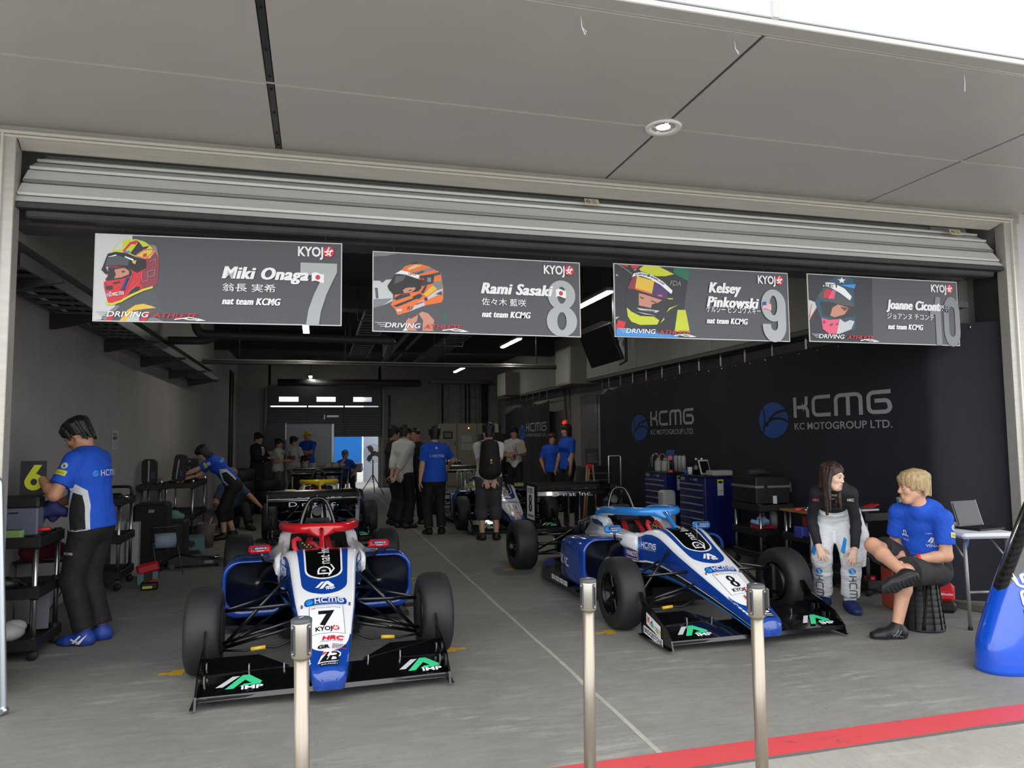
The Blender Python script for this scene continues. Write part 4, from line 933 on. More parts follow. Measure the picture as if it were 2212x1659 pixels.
def art_number(n):
    a = Art(); a.rect(0, 0, 1.0, 1.25, INK['w'])
    a.stroke([(.01, .01), (.99, .01), (.99, 1.24), (.01, 1.24)], .014, INK['d'], closed=True)
    a.text('GR', .06, 1.12, .07, INK['r'], bold=.03); a.text('TOYOTA GAZOO Racing', .2, 1.12, .06, INK['k'], fit=.72)
    xx = .5-.19*len(n); 
    for ch in n:
        if ch in '7': a.text(ch, .5, .38, .62, INK['k'], bold=.045, align='c')
        else: a.add(art_digit(ch, INK['k']), xx+.02, .36, .5 if len(n) == 1 else .42, .66); xx += .4
    a.add(art_kyojo(INK['k'], INK['r'], INK['w']), .17, .12, .185); return a
TUBM = {}
def build_car(label, loc, rz, num, halo_m, mirror_m, detail=2, cover=None):
    car = thing('race_car', label, 'race car', loc, rz, 'single-seater race cars in the garage')
    if 'tub' not in TUBM: TUBM['tub'] = make_tub().mesh('monocoque', [CWH, CBL, CBK, CLB, SEATM])
    tub = link('monocoque', TUBM['tub'], car); bv = bvh_of(tub)
    # --- livery on the nose
    U = lambda w0, w1, y0, y1, rr: [(w0, y1)]+[(w1*math.cos(R(t))*1.0, y0+rr+rr*math.sin(R(t)) if t > 180 else y0+rr) for t in ()]+[(w1, y0+rr)]+[(w1*math.cos(R(-t)), y0+rr-rr*math.sin(R(t))) for t in range(9, 180, 9)]+[(-w1, y0+rr), (-w0, y1)]
    a = Art(); a.poly([(-.16, -1.0), (.16, -1.0), (.17, -.50)]+[(.135*math.cos(R(t)), -.52-.20*math.sin(R(t))) for t in range(9, 180, 9)]+[(-.17, -.50)], CBL)
    a.wrap('nose_tip_livery', car, bv, (0, 0, 1.2), (1, 0, 0), (0, 1, 0), .022, base=.0012, step=.0003, back=0); a = Art()
    a.poly(U(.187, .152, -.17, .46, .16), CBL); a.poly(U(.140, .128, .0, .47, .12), CWH); a.poly(U(.128, .116, .015, .49, .11), CBK)
    a.add(art_imp(INK['w'], INK['w'], INK['w']), -.062, -.112, .062, .085)
    a.add(art_pill(), 0, -.245, .086, .1)
    a.wrap('livery', car, bv, (0, 0, 1.2), (1, 0, 0), (0, 1, 0), .022, base=.0012, step=.0003, back=0)
    if detail:
        a = Art(); a.add(art_number(num), -.105, -.560, .212, .215)
        a.text('HRC', -.035, -.622, .036, INK['r'], bold=.04, fit=.13, shear=.2); a.text('HONDA RACING', -.045, -.638, .010, INK['k'], fit=.13)
        a.text('GR', -.06, -.695, .03, INK['k'], bold=.05, fit=.07); a.text('TOYOTA', .022, -.673, .013, INK['k'], bold=.02, fit=.08); a.text('GAZOO', .022, -.688, .013, INK['k'], bold=.02, fit=.08); a.text('Racing', .022, -.703, .013, INK['r'], bold=.02, fit=.08)
        a.add(art_tyre_b(INK['k'], INK['r'], INK['w']), -.056, -.818, .100, .084); a.rrect(-.05, -.852, .05, -.832, .008, INK['k']); a.text('KC-MG01', -.042, -.847, .011, INK['w'], fit=.084)
        a.wrap('decal', car, bv, (0, 0, 1.2), (1, 0, 0), (0, 1, 0), .02, base=.003, step=.0003, back=0)
        b = Art(); b.text('D', 0, 0, .10, INK['w'], fit=.09); b.stroke([(-.02, .02), (.06, -.02), (.11, .0)], .010, INK['w']); b.text('nat Inc.', .12, .005, .085, INK['w'], fit=.25)
        b.wrap('lettering', car, bv, (.05, .055, 1.2), (0, 1, 0), (-1, 0, 0), .03, base=.003, step=.0003, back=0)
        for s in (-1, 1):
            c = Art(); c.rect(-.085, -.07, .085, .10, INK['w']); c.text('GR', -.055, .03, .05, INK['k'], bold=.04, fit=.11); c.rect(-.0, .03, .07, .085, INK['r']); c.text('R', .0, .03, .05, INK['w'], bold=.04, fit=.05)
            c.text('TGR', -.075, -.05, .05, INK['D'], bold=.02, fit=.15)
            d = Art(); d.rect(-.11, -.055, .11, .055, INK['v']); d.rect(-.1, -.045, .1, .045, INK['w']); d.rect(-.095, -.04, .095, .04, INK['v']); d.text("WAKO'S", -.085, -.022, .045, INK['w'], bold=.03, fit=.17)
            u = (0, s, 0); 
            c.wrap('decal', car, bv, (s*.7, .72, .565), u, (0, 0, 1), .05, base=.002, back=0); d.wrap('decal', car, bv, (s*.7, .71, .455), u, (0, 0, 1), .05, base=.002, back=0)
            e = Art().add(art_pill(), 0, 0, .095, .11); e.wrap('decal', car, bv, (s*.7, .48, .545), u, (0, 0, 1), .04, base=.002, back=0)
            g = Art().add(art_imp(INK['k'], INK['D'], INK['k']), -.06 if s > 0 else -.06, 0, .07, .15); g.wrap('decal', car, bv, (s*.7, 1.50, .535), u, (0, 0, 1), .04, base=.002, back=0)
        MB().cyl((.0, .10, .588), (.0, .10, .60), .02, 12).tube([(.0, .10, .60), (.0, .10, .79)], .0018, 5).build('antenna', ALU, car)
    # hatch lines and nose fixings
    for s in (-1, 1): MB().cyl((s*.15, -.28, .405), (s*.15, -.28, .445), .006, 8).build('nose_fixing', DSTEEL, car)
    # --- halo
    pts = [Vector(p) for p in [(0, .70, .815), (.10, .715, .815), (.185, .78, .812), (.245, .90, .808), (.285, 1.08, .80), (.295, 1.28, .785), (.282, 1.46, .765), (.268, 1.56, .725)]]
    P = [Vector(q) for q in smoothtab([tuple(p) for p in pts], 4)]; ring = [Vector((-p.x, p.y, p.z)) for p in P[:0:-1]]+P
    hb = MB().tube(ring, [.034 if 2 < i < len(ring)-3 else .04 for i in range(len(ring))], 14, flat=(1.0, 1.15))
    st = [(.0, .44, .66), (.0, .48, .70), (.0, .56, .755), (.0, .64, .80)]
    hb.tube(st, [.034, .018, .017, .024], 12, flat=(1, 1.5)); hb.add([(-.12, .70, .832), (.12, .70, .832), (.018, .59, .775), (-.018, .59, .775), (-.12, .725, .785), (.12, .725, .785), (.016, .615, .75), (-.016, .615, .75)], [(0, 1, 2, 3)[::-1], (4, 5, 6, 7), (0, 3, 7, 4)[::-1], (1, 5, 6, 2)[::-1], (2, 6, 7, 3)[::-1]], 0, True)
    hb.lathe([(.055, .0), (.05, .012), (.02, .03)], 16, Matrix.Translation((0, .44, .672)))
    hb.build('halo', halo_m, car)
    if detail:
        for s in (-1, 1): Art().text('KYOJO' if s > 0 else 'R.SASAKI', 0, 0, .03, INK['w'], fit=.14).flat('decal', car, (s*.318, 1.42-(0 if s > 0 else -.14) if False else 1.36+(.14 if s < 0 else 0), .775), (0, s, -.06), (0, 0, 1))
    # --- roll hoop, engine, cockpit
    hp = [(-.155, 1.60, .70), (-.135, 1.63, .80), (-.09, 1.655, .92), (-.04, 1.66, .972), (.04, 1.66, .972), (.09, 1.655, .92), (.135, 1.63, .80), (.155, 1.60, .70)]
    b = MB().tube([Vector(q) for q in smoothtab(hp, 3)], .019, 10)
    for s in (-1, 1): b.tube([(s*.05, 1.66, .95), (s*.10, 2.05, .60)], .014, 8).tube([(s*.13, 1.64, .82), (s*.17, 2.0, .58)], .012, 8)
    b.build('roll_hoop', CBK, car)
    MB().prism([(-.13, .69), (-.10, .80), (.10, .80), (.13, .69)], .03, Matrix.Translation((0, 1.66, 0)) @ rot(rx=R(90))).build('hoop_panel', CARBON, car)
    MB().box((0, 2.2, .34), (.34, .55, .36), bev=.04).box((0, 2.15, .56), (.22, .42, .12), bev=.03).build('engine', mat('engine_dark', '#222428', .45, .6), car)
    b = MB()
    for s in (-1, 1):
        for k in range(3): b.tube([(s*.08, 1.98+.12*k, .6), (s*(.16+.03*k), 2.0+.12*k, .58), (s*.2, 2.05+.12*k, .4)], .02, 8)
    b.build('engine_pipe', DSTEEL, car)
    MB().cyl((.0, 1.78, .85), (.0, 1.98, .80), .045, 14).build('air_intake', BLACK, car)
    MB().box((0, 2.72, .30), (.22, .5, .26), bev=.04).build('gearbox', mat('gearbox_dark', '#2a2c2f', .4, .7), car)
    MB().box((0, 1.20, .30), (.40, .40, .18), M=rot(rx=R(-25)), bev=.06).box((0, 1.42, .45), (.38, .12, .42), M=rot(rx=R(-18)), bev=.05).build('seat', SEATM, car)
    MB().box((0, 1.46, .70), (.26, .14, .13), bev=.04).build('head_rest', mat('headrest_black', '#161719', .75), car)
    for s in (-1, 1): MB().tube([(s*.07, 1.40, .66), (s*.09, 1.30, .58), (s*.08, 1.22, .47), (s*.04, 1.15, .36)], .03, 8, flat=(1, .16)).build('seat_belt', BELT, car)
    sw = bpy.data.objects.new('steering_wheel', None); col.objects.link(sw); sw.parent = car; sw.location = (-.11 if num == '7' else -.05, .74, .655); sw.rotation_euler = (R(-35), R(20 if num == '7' else 5), R(35))
    MB().box((0, 0, 0), (.15, .035, .10), bev=.012).build('hub', BLACK, sw)
    for s in (-1, 1): MB().tube([(s*.055, 0, -.055), (s*.095, 0, -.055), (s*.118, 0, -.01), (s*.115, 0, .045), (s*.08, 0, .075), (s*.05, 0, .06)], .019, 10).build('grip', mat('grip_red', '#c02634', .6), sw)
    if detail:
        b = MB()
        for k in range(6): b.sphere((-.05+.02*k, -.02, .03-.012*(k % 3)), .006, 8)
        b.build('button', INK['Y'], sw)
    # --- mirrors
    for s in (-1, 1):
        mr = MB().box((0, 0, 0), (.165, .055, .062), M=rot(rz=R(-8*s)), bev=.016).build('mirror', mirror_m, car, (s*.455, .80, .665))
        if detail: Art().rect(-.055, -.002, .055, .026, INK['n']).text('EDIFICE', -.03, .004, .012, INK['w'], fit=.08).text('CASIO', -.02, -.014, .009, INK['w'], fit=.05).flat('decal', mr, (0, -.029, 0), (1, -.14*s, 0), (0, 0, 1))
        MB().tube([(s*.44, .80, .645), (s*.435, .80, .60), (s*.42, .82, .565), (s*.33, .84, .56)], .008, 8, flat=(.7, 1.6)).build('mirror_stalk', CBK, car)
    # --- sidepods
    for s in (-1, 1):
        def ringp(y, x0, x1, z0, z1, r, n=6):
            q = []
            for cx, cz, a0 in ((x1-r, z1-r, 0), (x0+r*.5, z1-r*.5, 90), (x0+r*.5, z0+r*.5, 180), (x1-r, z0+r, 270)):
                rr = r if a0 in (0, 270) else r*.5
                for i in range(n+1): t = R(a0+90*i/n); q.append((s*(cx+rr*math.cos(t)), y, cz+rr*math.sin(t)))
            return q
        sk = [ringp(*t) for t in [(.86, .30, .70, .19, .555, .12), (.84, .305, .715, .165, .565, .12), (.87, .30, .73, .14, .572, .12), (1.0, .28, .735, .10, .575, .12), (1.3, .26, .725, .09, .56, .11), (1.6, .22, .67, .085, .52, .10), (1.9, .16, .56, .085, .47, .10), (2.2, .08, .40, .09, .41, .09), (2.45, .05, .28, .10, .36, .08)]]
        b = MB(); b.loft(sk, 0, True, True, False, flip=s < 0)
        pod = b.build('sidepod', [CBL], car)
        dk = [ringp(*t) for t in [(.86, .30, .70, .19, .555, .12), (.875, .34, .66, .215, .505, .10), (1.1, .35, .64, .23, .48, .10), (1.45, .36, .55, .26, .42, .07)]]
        MB().loft(dk, 0, True, True, True, flip=s > 0).build('inlet_duct', CARBON, car)
        if detail:
            bp = bvh_of(pod); e = Art().text('D', -.14, 0, .13, INK['w']).text('nat Inc.', -.02, 0, .13, INK['w'], fit=.42, bold=.008)
            e.wrap('lettering', car, bp, (s*1.1, 1.33 if s > 0 else 1.62, .27), (0, s, 0), (0, 0, 1), .05, base=.002, back=0)
            h = Art().text('D nat Inc.', 0, 0, .05, INK['c'], fit=.25, shear=.2); h.wrap('lettering', car, bp, (s*.5-.13, .98, 1.0), (1, 0, 0), (0, 1, 0), .05, base=.002, back=0)
        # white shoulder where the pod meets the tub
        MB().loft([[(s*x, y, z) for x, y, z in r_] for r_ in ([(.30, .60, .63), (.33, .60, .60), (.33, .60, .50), (.30, .60, .48)], [(.29, .84, .64), (.345, .84, .59), (.36, .86, .53), (.30, .86, .46)], [(.29, 1.2, .66), (.40, 1.2, .575), (.38, 1.2, .5), (.28, 1.2, .46)], [(.26, 1.7, .68), (.37, 1.7, .53), (.35, 1.7, .46), (.25, 1.7, .44)])], 0, True, True, True, flip=s < 0).build('pod_shoulder', CWH, car)
    # --- floor
    MB().prism([(-.30, .62), (.30, .62), (.36, .85), (.72, .92), (.73, 2.0), (.60, 2.45), (.35, 2.95), (-.35, 2.95), (-.60, 2.45), (-.73, 2.0), (-.72, .92), (-.36, .85)], .03, Matrix.Translation((0, 0, .045))).build('floor_plank', CARBON, car)
    MB().prism([(-.27, .40), (.27, .40), (.29, 1.6), (-.29, 1.6)], .13, Matrix.Translation((0, 0, .07))).build('keel', CBK, car)
    for s in (-1, 1): MB().box((s*.725, 1.75, .10), (.012, .55, .10), bev=.004).box((s*.74, .98, .12), (.10, .12, .01)).build('floor_fence', CARBON, car)
    if detail:
        for s in (-1, 1): 
            e = Art()
            for k in range(4): e.rect(.12*k, 0, .12*k+.105, .045, INK['w']); e.text('SPORT' if k % 2 else 'MG', .12*k+.008, .012, .022, INK['n'], fit=.088)
            e.flat('decal', car, (s*.732, 1.5-s*.22, .08), (0, s, 0), (0, 0, 1))
    # --- front wing
    ct = lambda u: .03*math.sin(math.pi*min(1, abs(u)/.71))
    up = [(-.78, .050), (-.77, .075), (-.64, .105), (-.53, .125), (-.53, .115), (-.64, .088), (-.77, .046)]
    rings = []
    for i in range(15):
        x = -.71+1.42*i/14; c = .05*(1-(abs(x)/.71)) if abs(x) < .71 else 0
        rings.append([(x, y-c, z+.015*(1-abs(x)/.71)) for y, z in up])
    MB().loft(rings, 0, False, True, True).build('front_wing', CBK, car)
    MB().box((0, -.79, .066), (1.42, .012, .012)).build('wing_gurney', CARBON, car)
    for s in (-1, 1):
        q = [(.705, -.56, .130), (.705, -.42, .190), (.40, -.42, .188), (.22, -.54, .140), (.22, -.55, .132)]
        v = [(s*x, y, z) for x, y, z in q]+[(s*x, y+.004, z-.012) for x, y, z in q]; n = 5
        f = [tuple(range(n)), tuple(range(2*n-1, n-1, -1))]+[(i, i+n, (i+1) % n+n, (i+1) % n) for i in range(n)]
        MB().add(v, f if s > 0 else [t[::-1] for t in f]).build('wing_flap', CBK, car)
        for x, y, z in ((.69, -.50, .165), (.45, -.54, .15), (.25, -.55, .145), (.69, -.62, .125)): MB().box((s*x, y, z), (.008, .03, .04)).build('flap_bracket', ALU, car)
        ep = [(-.83, .022), (-.81, .09), (-.72, .17), (-.58, .225), (-.44, .26), (-.38, .27), (-.35, .12), (-.35, .03)]
        M = Matrix(((0, 0, 1, s*.715-.006), (1, 0, 0, 0), (0, 1, 0, 0), (0, 0, 0, 1)))
        e = MB().prism(ep, .012, M).build('endplate', CBK, car); MB().box((s*.728, -.58, .026), (.03, .48, .006)).build('endplate_foot', CARBON, car)
        MB().prism([(-.46, .25), (-.36, .24), (-.32, .33), (-.37, .34)], .010, M).build('endplate_winglet', CBK, car)
        g = Art().add(art_imp(INK['l'], INK['g'], INK['w']), 0, 0, .125, .135); sl = Vector((0, .15, .036)).normalized()
        g.flat('wing_decal', car, (.42 if s > 0 else -.62, -.745, .092), (1, 0, 0), sl, base=.006)
        if detail:
            k = Art().rect(0, 0, .22, .085, INK['w'])
            for i, (ch, c_) in enumerate(zip('Kids', 'robg')): k.text(ch, .012+i*.026, .02, .05, INK[c_], bold=.03)
            for i, (ch, c_) in enumerate(zip('com', 'YcY')): k.text(ch, .125+i*.028, .02, .045, INK[c_], bold=.03)
            y0 = -.55 if s > 0 else -.36
            u = Vector((0, s, -.1*s if s > 0 else .0)); K = Vector((0, s*.95, s*.12))
            k.flat('wing_decal', car, (s*.7235, -.70 if s > 0 else -.45, .125 if s < 0 else .085), (0, s, .25*s), (0, 0, 1), base=.002)
            j = Art().rect(0, 0, .30, .055, INK['w']).text('BRIDGESTONE', .012, .012, .034, INK['k'], bold=.03, fit=.275); j.flat('wing_decal', car, (s*.7235, -.74 if s > 0 else -.40, .05), (0, s, .12*s), (0, 0, 1), base=.002)
        MB().box((s*.085, -.66, .13), (.018, .16, .14), M=rot(rx=R(12))).build('wing_pillar', CBK, car)
    for o in car.children:
        if o.name.split('.')[0] in ('front_wing', 'wing_gurney', 'wing_flap', 'flap_bracket', 'endplate', 'endplate_foot', 'endplate_winglet', 'wing_pillar', 'wing_decal'): o.location.y += .055
    # --- rear wing
    b = MB()
    for y0, z0, ch, an in ((3.02, .80, .24, 14), (3.22, .87, .14, 32)):
        c = math.cos(R(an)); q = math.sin(R(an)); sec = [(0, 0), (.25, .03), (.6, .022), (1, .0), (.6, .0), (.25, -.012)]
        b.loft([[(x, y0+u*ch*c-v*q, z0+u*ch*q+v*c) for u, v in sec] for x in (-.47, -.2, .2, .47)], 0, False)
    b.build('rear_wing', mat('wing_black_gloss', '#141517', .25, .3, coat=.4), car)
    for s in (-1, 1):
        M = Matrix(((0, 0, 1, s*.48-.005), (1, 0, 0, 0), (0, 1, 0, 0), (0, 0, 0, 1)))
        MB().prism([(2.94, .93), (3.40, .95), (3.42, .55), (3.30, .42), (3.05, .42), (2.96, .60)], .012, M).build('rear_endplate', CBK, car)
        if detail: 
            w_ = Art().rect(0, 0, .30, .40, INK['w']); w_.add(art_kyojo(INK['k'], INK['k'], INK['w']), .03, .32, .055); w_.add(art_digit(num[0], INK['k']), .08, .09, .2, .21); w_.rect(.03, .03, .27, .06, INK['G'])
            w_.flat('number_panel', car, (s*.4875, 3.18-s*.15, .51), (0, s, 0), (0, 0, 1))
        MB().box((s*.07, 3.05, .62), (.016, .16, .40)).build('wing_pylon', CBK, car)
    if detail: Art().text('D nat Inc.', -.26, 0, .05, INK['l'], fit=.52).flat('lettering', car, (0, 3.015, .79), (1, 0, 0), (0, .1, 1), base=.006)
    MB().box((0, 3.12, .34), (.5, .3, .02), M=rot(rx=R(15))).box((0, 3.15, .20), (.36, .12, .22), bev=.02).build('diffuser', CARBON, car)
    # --- wheels and suspension
    for s in (-1, 1):
        wheel(car, s*.752, 0, .20, s); wheel(car, s*.735, 2.75, .245, s)
        hx = s*.635
        for p, q, r_ in (((hx, 0, .385), (s*.215, -.10, .42), .008), ((hx, 0, .385), (s*.245, .34, .43), .008), ((hx, 0, .15), (s*.20, -.12, .275), .008), ((hx, 0, .15), (s*.25, .42, .295), .008), ((hx, .02, .16), (s*.24, .14, .56), .009), ((hx, -.09, .20), (s*.20, -.17, .33), .007)):
            MB().tube([p, q], r_, 8, flat=(1, 1.5)).build('wishbone', CARBON, car)
        MB().box((hx+s*.02, 0, .27), (.05, .07, .30), bev=.015).build('upright', BLACK, car)
        MB().tube([(hx, -.10, .16), (s*.50, -.13, .155), (s*.40, -.13, .17), (s*.30, -.15, .165), (s*.19, -.18, .22)], .008, 6).build('wheel_tether', BLACK, car); MB().tube([(s*.46, -.13, .16), (s*.37, -.135, .168)], .013, 8).build('tether_sleeve', INK['Y'], car, label='yellow sleeve')
        for p, q in (((s*.62, 2.75, .38), (s*.14, 2.55, .40)), ((s*.62, 2.75, .38), (s*.12, 2.95, .38)), ((s*.62, 2.75, .16), (s*.16, 2.45, .20)), ((s*.62, 2.75, .16), (s*.12, 2.95, .18)), ((s*.62, 2.72, .18), (s*.18, 2.5, .46))): MB().tube([p, q], .012, 8).build('wishbone', CARBON, car)
        MB().cyl((s*.12, 2.75, .27), (s*.62, 2.75, .27), .018, 10).build('drive_shaft', DSTEEL, car)
    return car
car7 = build_car('white and blue race car number 7 with red halo', (.065, 5.2, 0), R(1.5), '7', CRD, CRD)
car8 = build_car('white and blue race car number 8 with light blue halo', (3.09, 5.42, 0), R(.9), '8', CLB, CLB)
car9 = build_car('race car with yellow halo parked behind the red-halo car', (.08, 11.75, 0), R(1), '9', CYL, CYL, 0)
car10 = build_car('white-nosed race car number 10 at the back of the garage', (3.1, 11.9, 0), 0, '10', CBK, LIME, 1)
# ================================================================== people: smooth-union bodies, one surface each
class SDF:
    def __init__(s): s.p = []
    def cap(s, a, b, ra, rb, k=.02, u=None, f=1.0, ea=False, eb=False, op='u'):
        s.p.append(('c', np.array(a, float), np.array(b, float), ra, rb, k, None if u is None else np.array(u, float), f, ea, eb, op)); return s
    def ell(s, c, r, M=None, k=.02, op='u'):
        s.p.append(('e', np.array(c, float), np.array(r, float), np.eye(3) if M is None else np.array(M, float), k, op)); return s
    def cut(s, p, n): s.p.append(('h', np.array(p, float), np.array(n, float)/np.linalg.norm(n))); return s
    def box(s, p):
        if p[0] == 'c':
            m = max(p[3], p[4])*max(1, p[7]); return np.minimum(p[1], p[2])-m, np.maximum(p[1], p[2])+m
        m = p[2].max(); return p[1]-m, p[1]+m
    def mesh(s, name, h, mats, parent, org=(0, 0, 0), label=None, mi=None):
        add = [p for p in s.p if p[0] != 'h' and p[-1] == 'u']
        lo = np.min([s.box(p)[0] for p in add], 0)-2.5*h; hi = np.max([s.box(p)[1] for p in add], 0)+2.5*h
        n = np.ceil((hi-lo)/h).astype(int)+1; F = np.full(n, .2, np.float32)
        ax = [(lo[i]+h*np.arange(n[i])).astype(np.float32) for i in range(3)]
        for p in s.p:
            if p[0] == 'h':
                d = (ax[0][:, None, None]-p[1][0])*p[2][0]+(ax[1][None, :, None]-p[1][1])*p[2][1]+(ax[2][None, None, :]-p[1][2])*p[2][2]
                np.maximum(F, d.astype(np.float32), out=F); continue
            a, b = s.box(p); k = p[5] if p[0] == 'c' else p[4]
            i0 = np.clip(np.floor((a-k-2*h-lo)/h).astype(int), 0, n); i1 = np.clip(np.ceil((b+k+2*h-lo)/h).astype(int)+1, 0, n)
            if (i1 <= i0).any(): continue
            sl = tuple(slice(i0[q], i1[q]) for q in range(3))
            X = ax[0][sl[0]][:, None, None]; Y = ax[1][sl[1]][None, :, None]; Z = ax[2][sl[2]][None, None, :]
            if p[0] == 'c':
                A, B, ra, rb, _, u, f = p[1:8]; x, y, z = X-A[0], Y-A[1], Z-A[2]; ba = B-A
                if u is not None:
                    w_ = (x*u[0]+y*u[1]+z*u[2])*(1-1/f); x, y, z = x-u[0]*w_, y-u[1]*w_, z-u[2]*w_; ba = ba-u*np.dot(ba, u)*(1-1/f)
                L2 = max(1e-12, ba.dot(ba)); t0 = (x*ba[0]+y*ba[1]+z*ba[2])/L2; t = np.clip(t0, 0, 1)
                d = np.sqrt((x-ba[0]*t)**2+(y-ba[1]*t)**2+(z-ba[2]*t)**2)-(ra+(rb-ra)*t)
                L = math.sqrt(L2)
                if p[8]: d = np.maximum(d, -t0*L)
                if p[9]: d = np.maximum(d, (t0-1)*L)
            else:
                C, r, M = p[1:4]; x, y, z = X-C[0], Y-C[1], Z-C[2]
                q = [(x*M[0, j]+y*M[1, j]+z*M[2, j])/r[j] for j in range(3)]
                l = np.sqrt(q[0]**2+q[1]**2+q[2]**2); d = (l-1)*r.min()*(1 if r.max()/r.min() < 1.6 else 1.25)
            G = F[sl]; d = d.astype(np.float32)
            if p[-1] == 'u': hh = np.maximum(k-np.abs(G-d), 0)/k; F[sl] = np.minimum(G, d)-hh*hh*k*.25
            else: d = -d; hh = np.maximum(k-np.abs(G-d), 0)/k; F[sl] = np.maximum(G, d)+hh*hh*k*.25
        return surfnet(F, lo-np.array(org), h, name, mats, parent, label, mi)
def surfnet(F, lo, h, name, mats, parent, label=None, mi=None):
    ng = F < 0; nx, ny, nz = F.shape
    c = np.zeros((nx-1, ny-1, nz-1), np.int8); S = [(i, j, k) for i in (0, 1) for j in (0, 1) for k in (0, 1)]
    for i, j, k in S: c += ng[i:nx-1+i, j:ny-1+j, k:nz-1+k]
    I, J, K = np.nonzero((c > 0) & (c < 8)); n = len(I); ix = np.full(c.shape, -1, np.int64); ix[I, J, K] = np.arange(n)
    v = {q: F[I+q[0], J+q[1], K+q[2]] for q in S}; P = np.zeros((n, 3)); W = np.zeros(n)
    for a in S:
        for d in range(3):
            if a[d]: continue
            b = list(a); b[d] = 1; b = tuple(b); va, vb = v[a], v[b]; m = (va < 0) != (vb < 0)
            t = np.where(m, va/np.where(m, va-vb, 1), 0); q = np.array(a, float)[None, :].repeat(n, 0); q[:, d] = t; P += q*m[:, None]; W += m
    P = (np.stack([I, J, K], 1)+P/W[:, None])*h+lo
    Q = []
    for d in range(3):
        o = [q for q in range(3) if q != d]
        s0 = [slice(None)]*3; s1 = [slice(None)]*3; s0[d] = slice(0, -1); s1[d] = slice(1, None)
        m = ng[tuple(s0)] != ng[tuple(s1)]; up = ng[tuple(s0)]; idx = np.stack(np.nonzero(m), 1)
        ok = (idx[:, o[0]] > 0) & (idx[:, o[1]] > 0) & (idx[:, o[0]] < F.shape[o[0]]-1) & (idx[:, o[1]] < F.shape[o[1]]-1); idx = idx[ok]
        if not len(idx): continue
        u = up[tuple(idx.T)]; r = []
        for e, g in ((-1, -1), (0, -1), (0, 0), (-1, 0)):
            q = idx.copy(); q[:, o[0]] += e; q[:, o[1]] += g; r.append(ix[tuple(q.T)])
        r = np.stack(r, 1); flip = u if d != 1 else ~u; r[~flip] = r[~flip][:, ::-1]; Q.append(r)
    Q = np.concatenate(Q); Q = Q[(Q >= 0).all(1)]
    me = bpy.data.meshes.new(name); me.vertices.add(n); me.vertices.foreach_set('co', P.astype(np.float32).ravel())
    me.loops.add(len(Q)*4); me.loops.foreach_set('vertex_index', Q.astype(np.int32).ravel())
    me.polygons.add(len(Q)); me.polygons.foreach_set('loop_start', np.arange(0, len(Q)*4, 4, dtype=np.int32)); me.polygons.foreach_set('loop_total', np.full(len(Q), 4, np.int32))
    me.polygons.foreach_set('use_smooth', np.ones(len(Q), bool))
    for m in (mats if isinstance(mats, (list, tuple)) else [mats]): me.materials.append(m)
    if mi is not None: me.polygons.foreach_set('material_index', mi(P[Q].mean(1)).astype(np.int32))
    me.update(); me.validate(); return link(name, me, parent, None, label)
def nrm(v): v = np.array(v, float); return v/max(1e-9, np.linalg.norm(v))
def ik(a, t, l1, l2, hint):
    a, t = np.array(a, float), np.array(t, float); d = t-a; L = np.linalg.norm(d); u = d/L; L = min(L, (l1+l2)*.999)
    x = (l1*l1-l2*l2+L*L)/(2*L); y = math.sqrt(max(0, l1*l1-x*x)); hv = np.array(hint, float); hv = hv-u*hv.dot(u); return a+u*x+nrm(hv)*y, a+u*L
SKIN = mat('skin', '#c79a80', .5, 0, .06, 30); SKIN2 = mat('skin_tan', '#b98567', .5, 0, .06, 30); SKINF = mat('skin_fair', '#dcb6a0', .48, 0, .05, 30)
def hairmat(n, c): return mat(n, c, .5, 0, .35, 8, bmp=.3, bs=9, stretch=(14, 14, 1.6), bd=.006)
HBLK = hairmat('black_hair', '#17161a'); HBRN = hairmat('dark_brown_hair', '#33201b'); HBLD = hairmat('blond_hair', '#aa926a'); HGRY = hairmat('grey_hair', '#77757a')
def cloth(n, c, **k): return mat(n, c, .8, 0, .06, 5, bmp=.7, bs=9, bd=.03, **k)
TBLUE = cloth('blue_team_shirt', '#1450c4'); CBLK = cloth('black_cloth', '#17171b'); CWHT = cloth('white_cloth', '#c9c9c6'); CDGR = cloth('dark_grey_cloth', '#3c3d40'); CGRN = cloth('khaki_grey_cloth', '#63635e')
SUITW = mat('white_racing_suit', '#dfe2e6', .6, 0, .05, 6, bmp=.75, bs=24, bd=.02, stretch=(.6, .6, 1.6)); SHOEB = mat('black_shoe', '#17181a', .5); SHOEBL = mat('blue_shoe', '#24409a', .55)
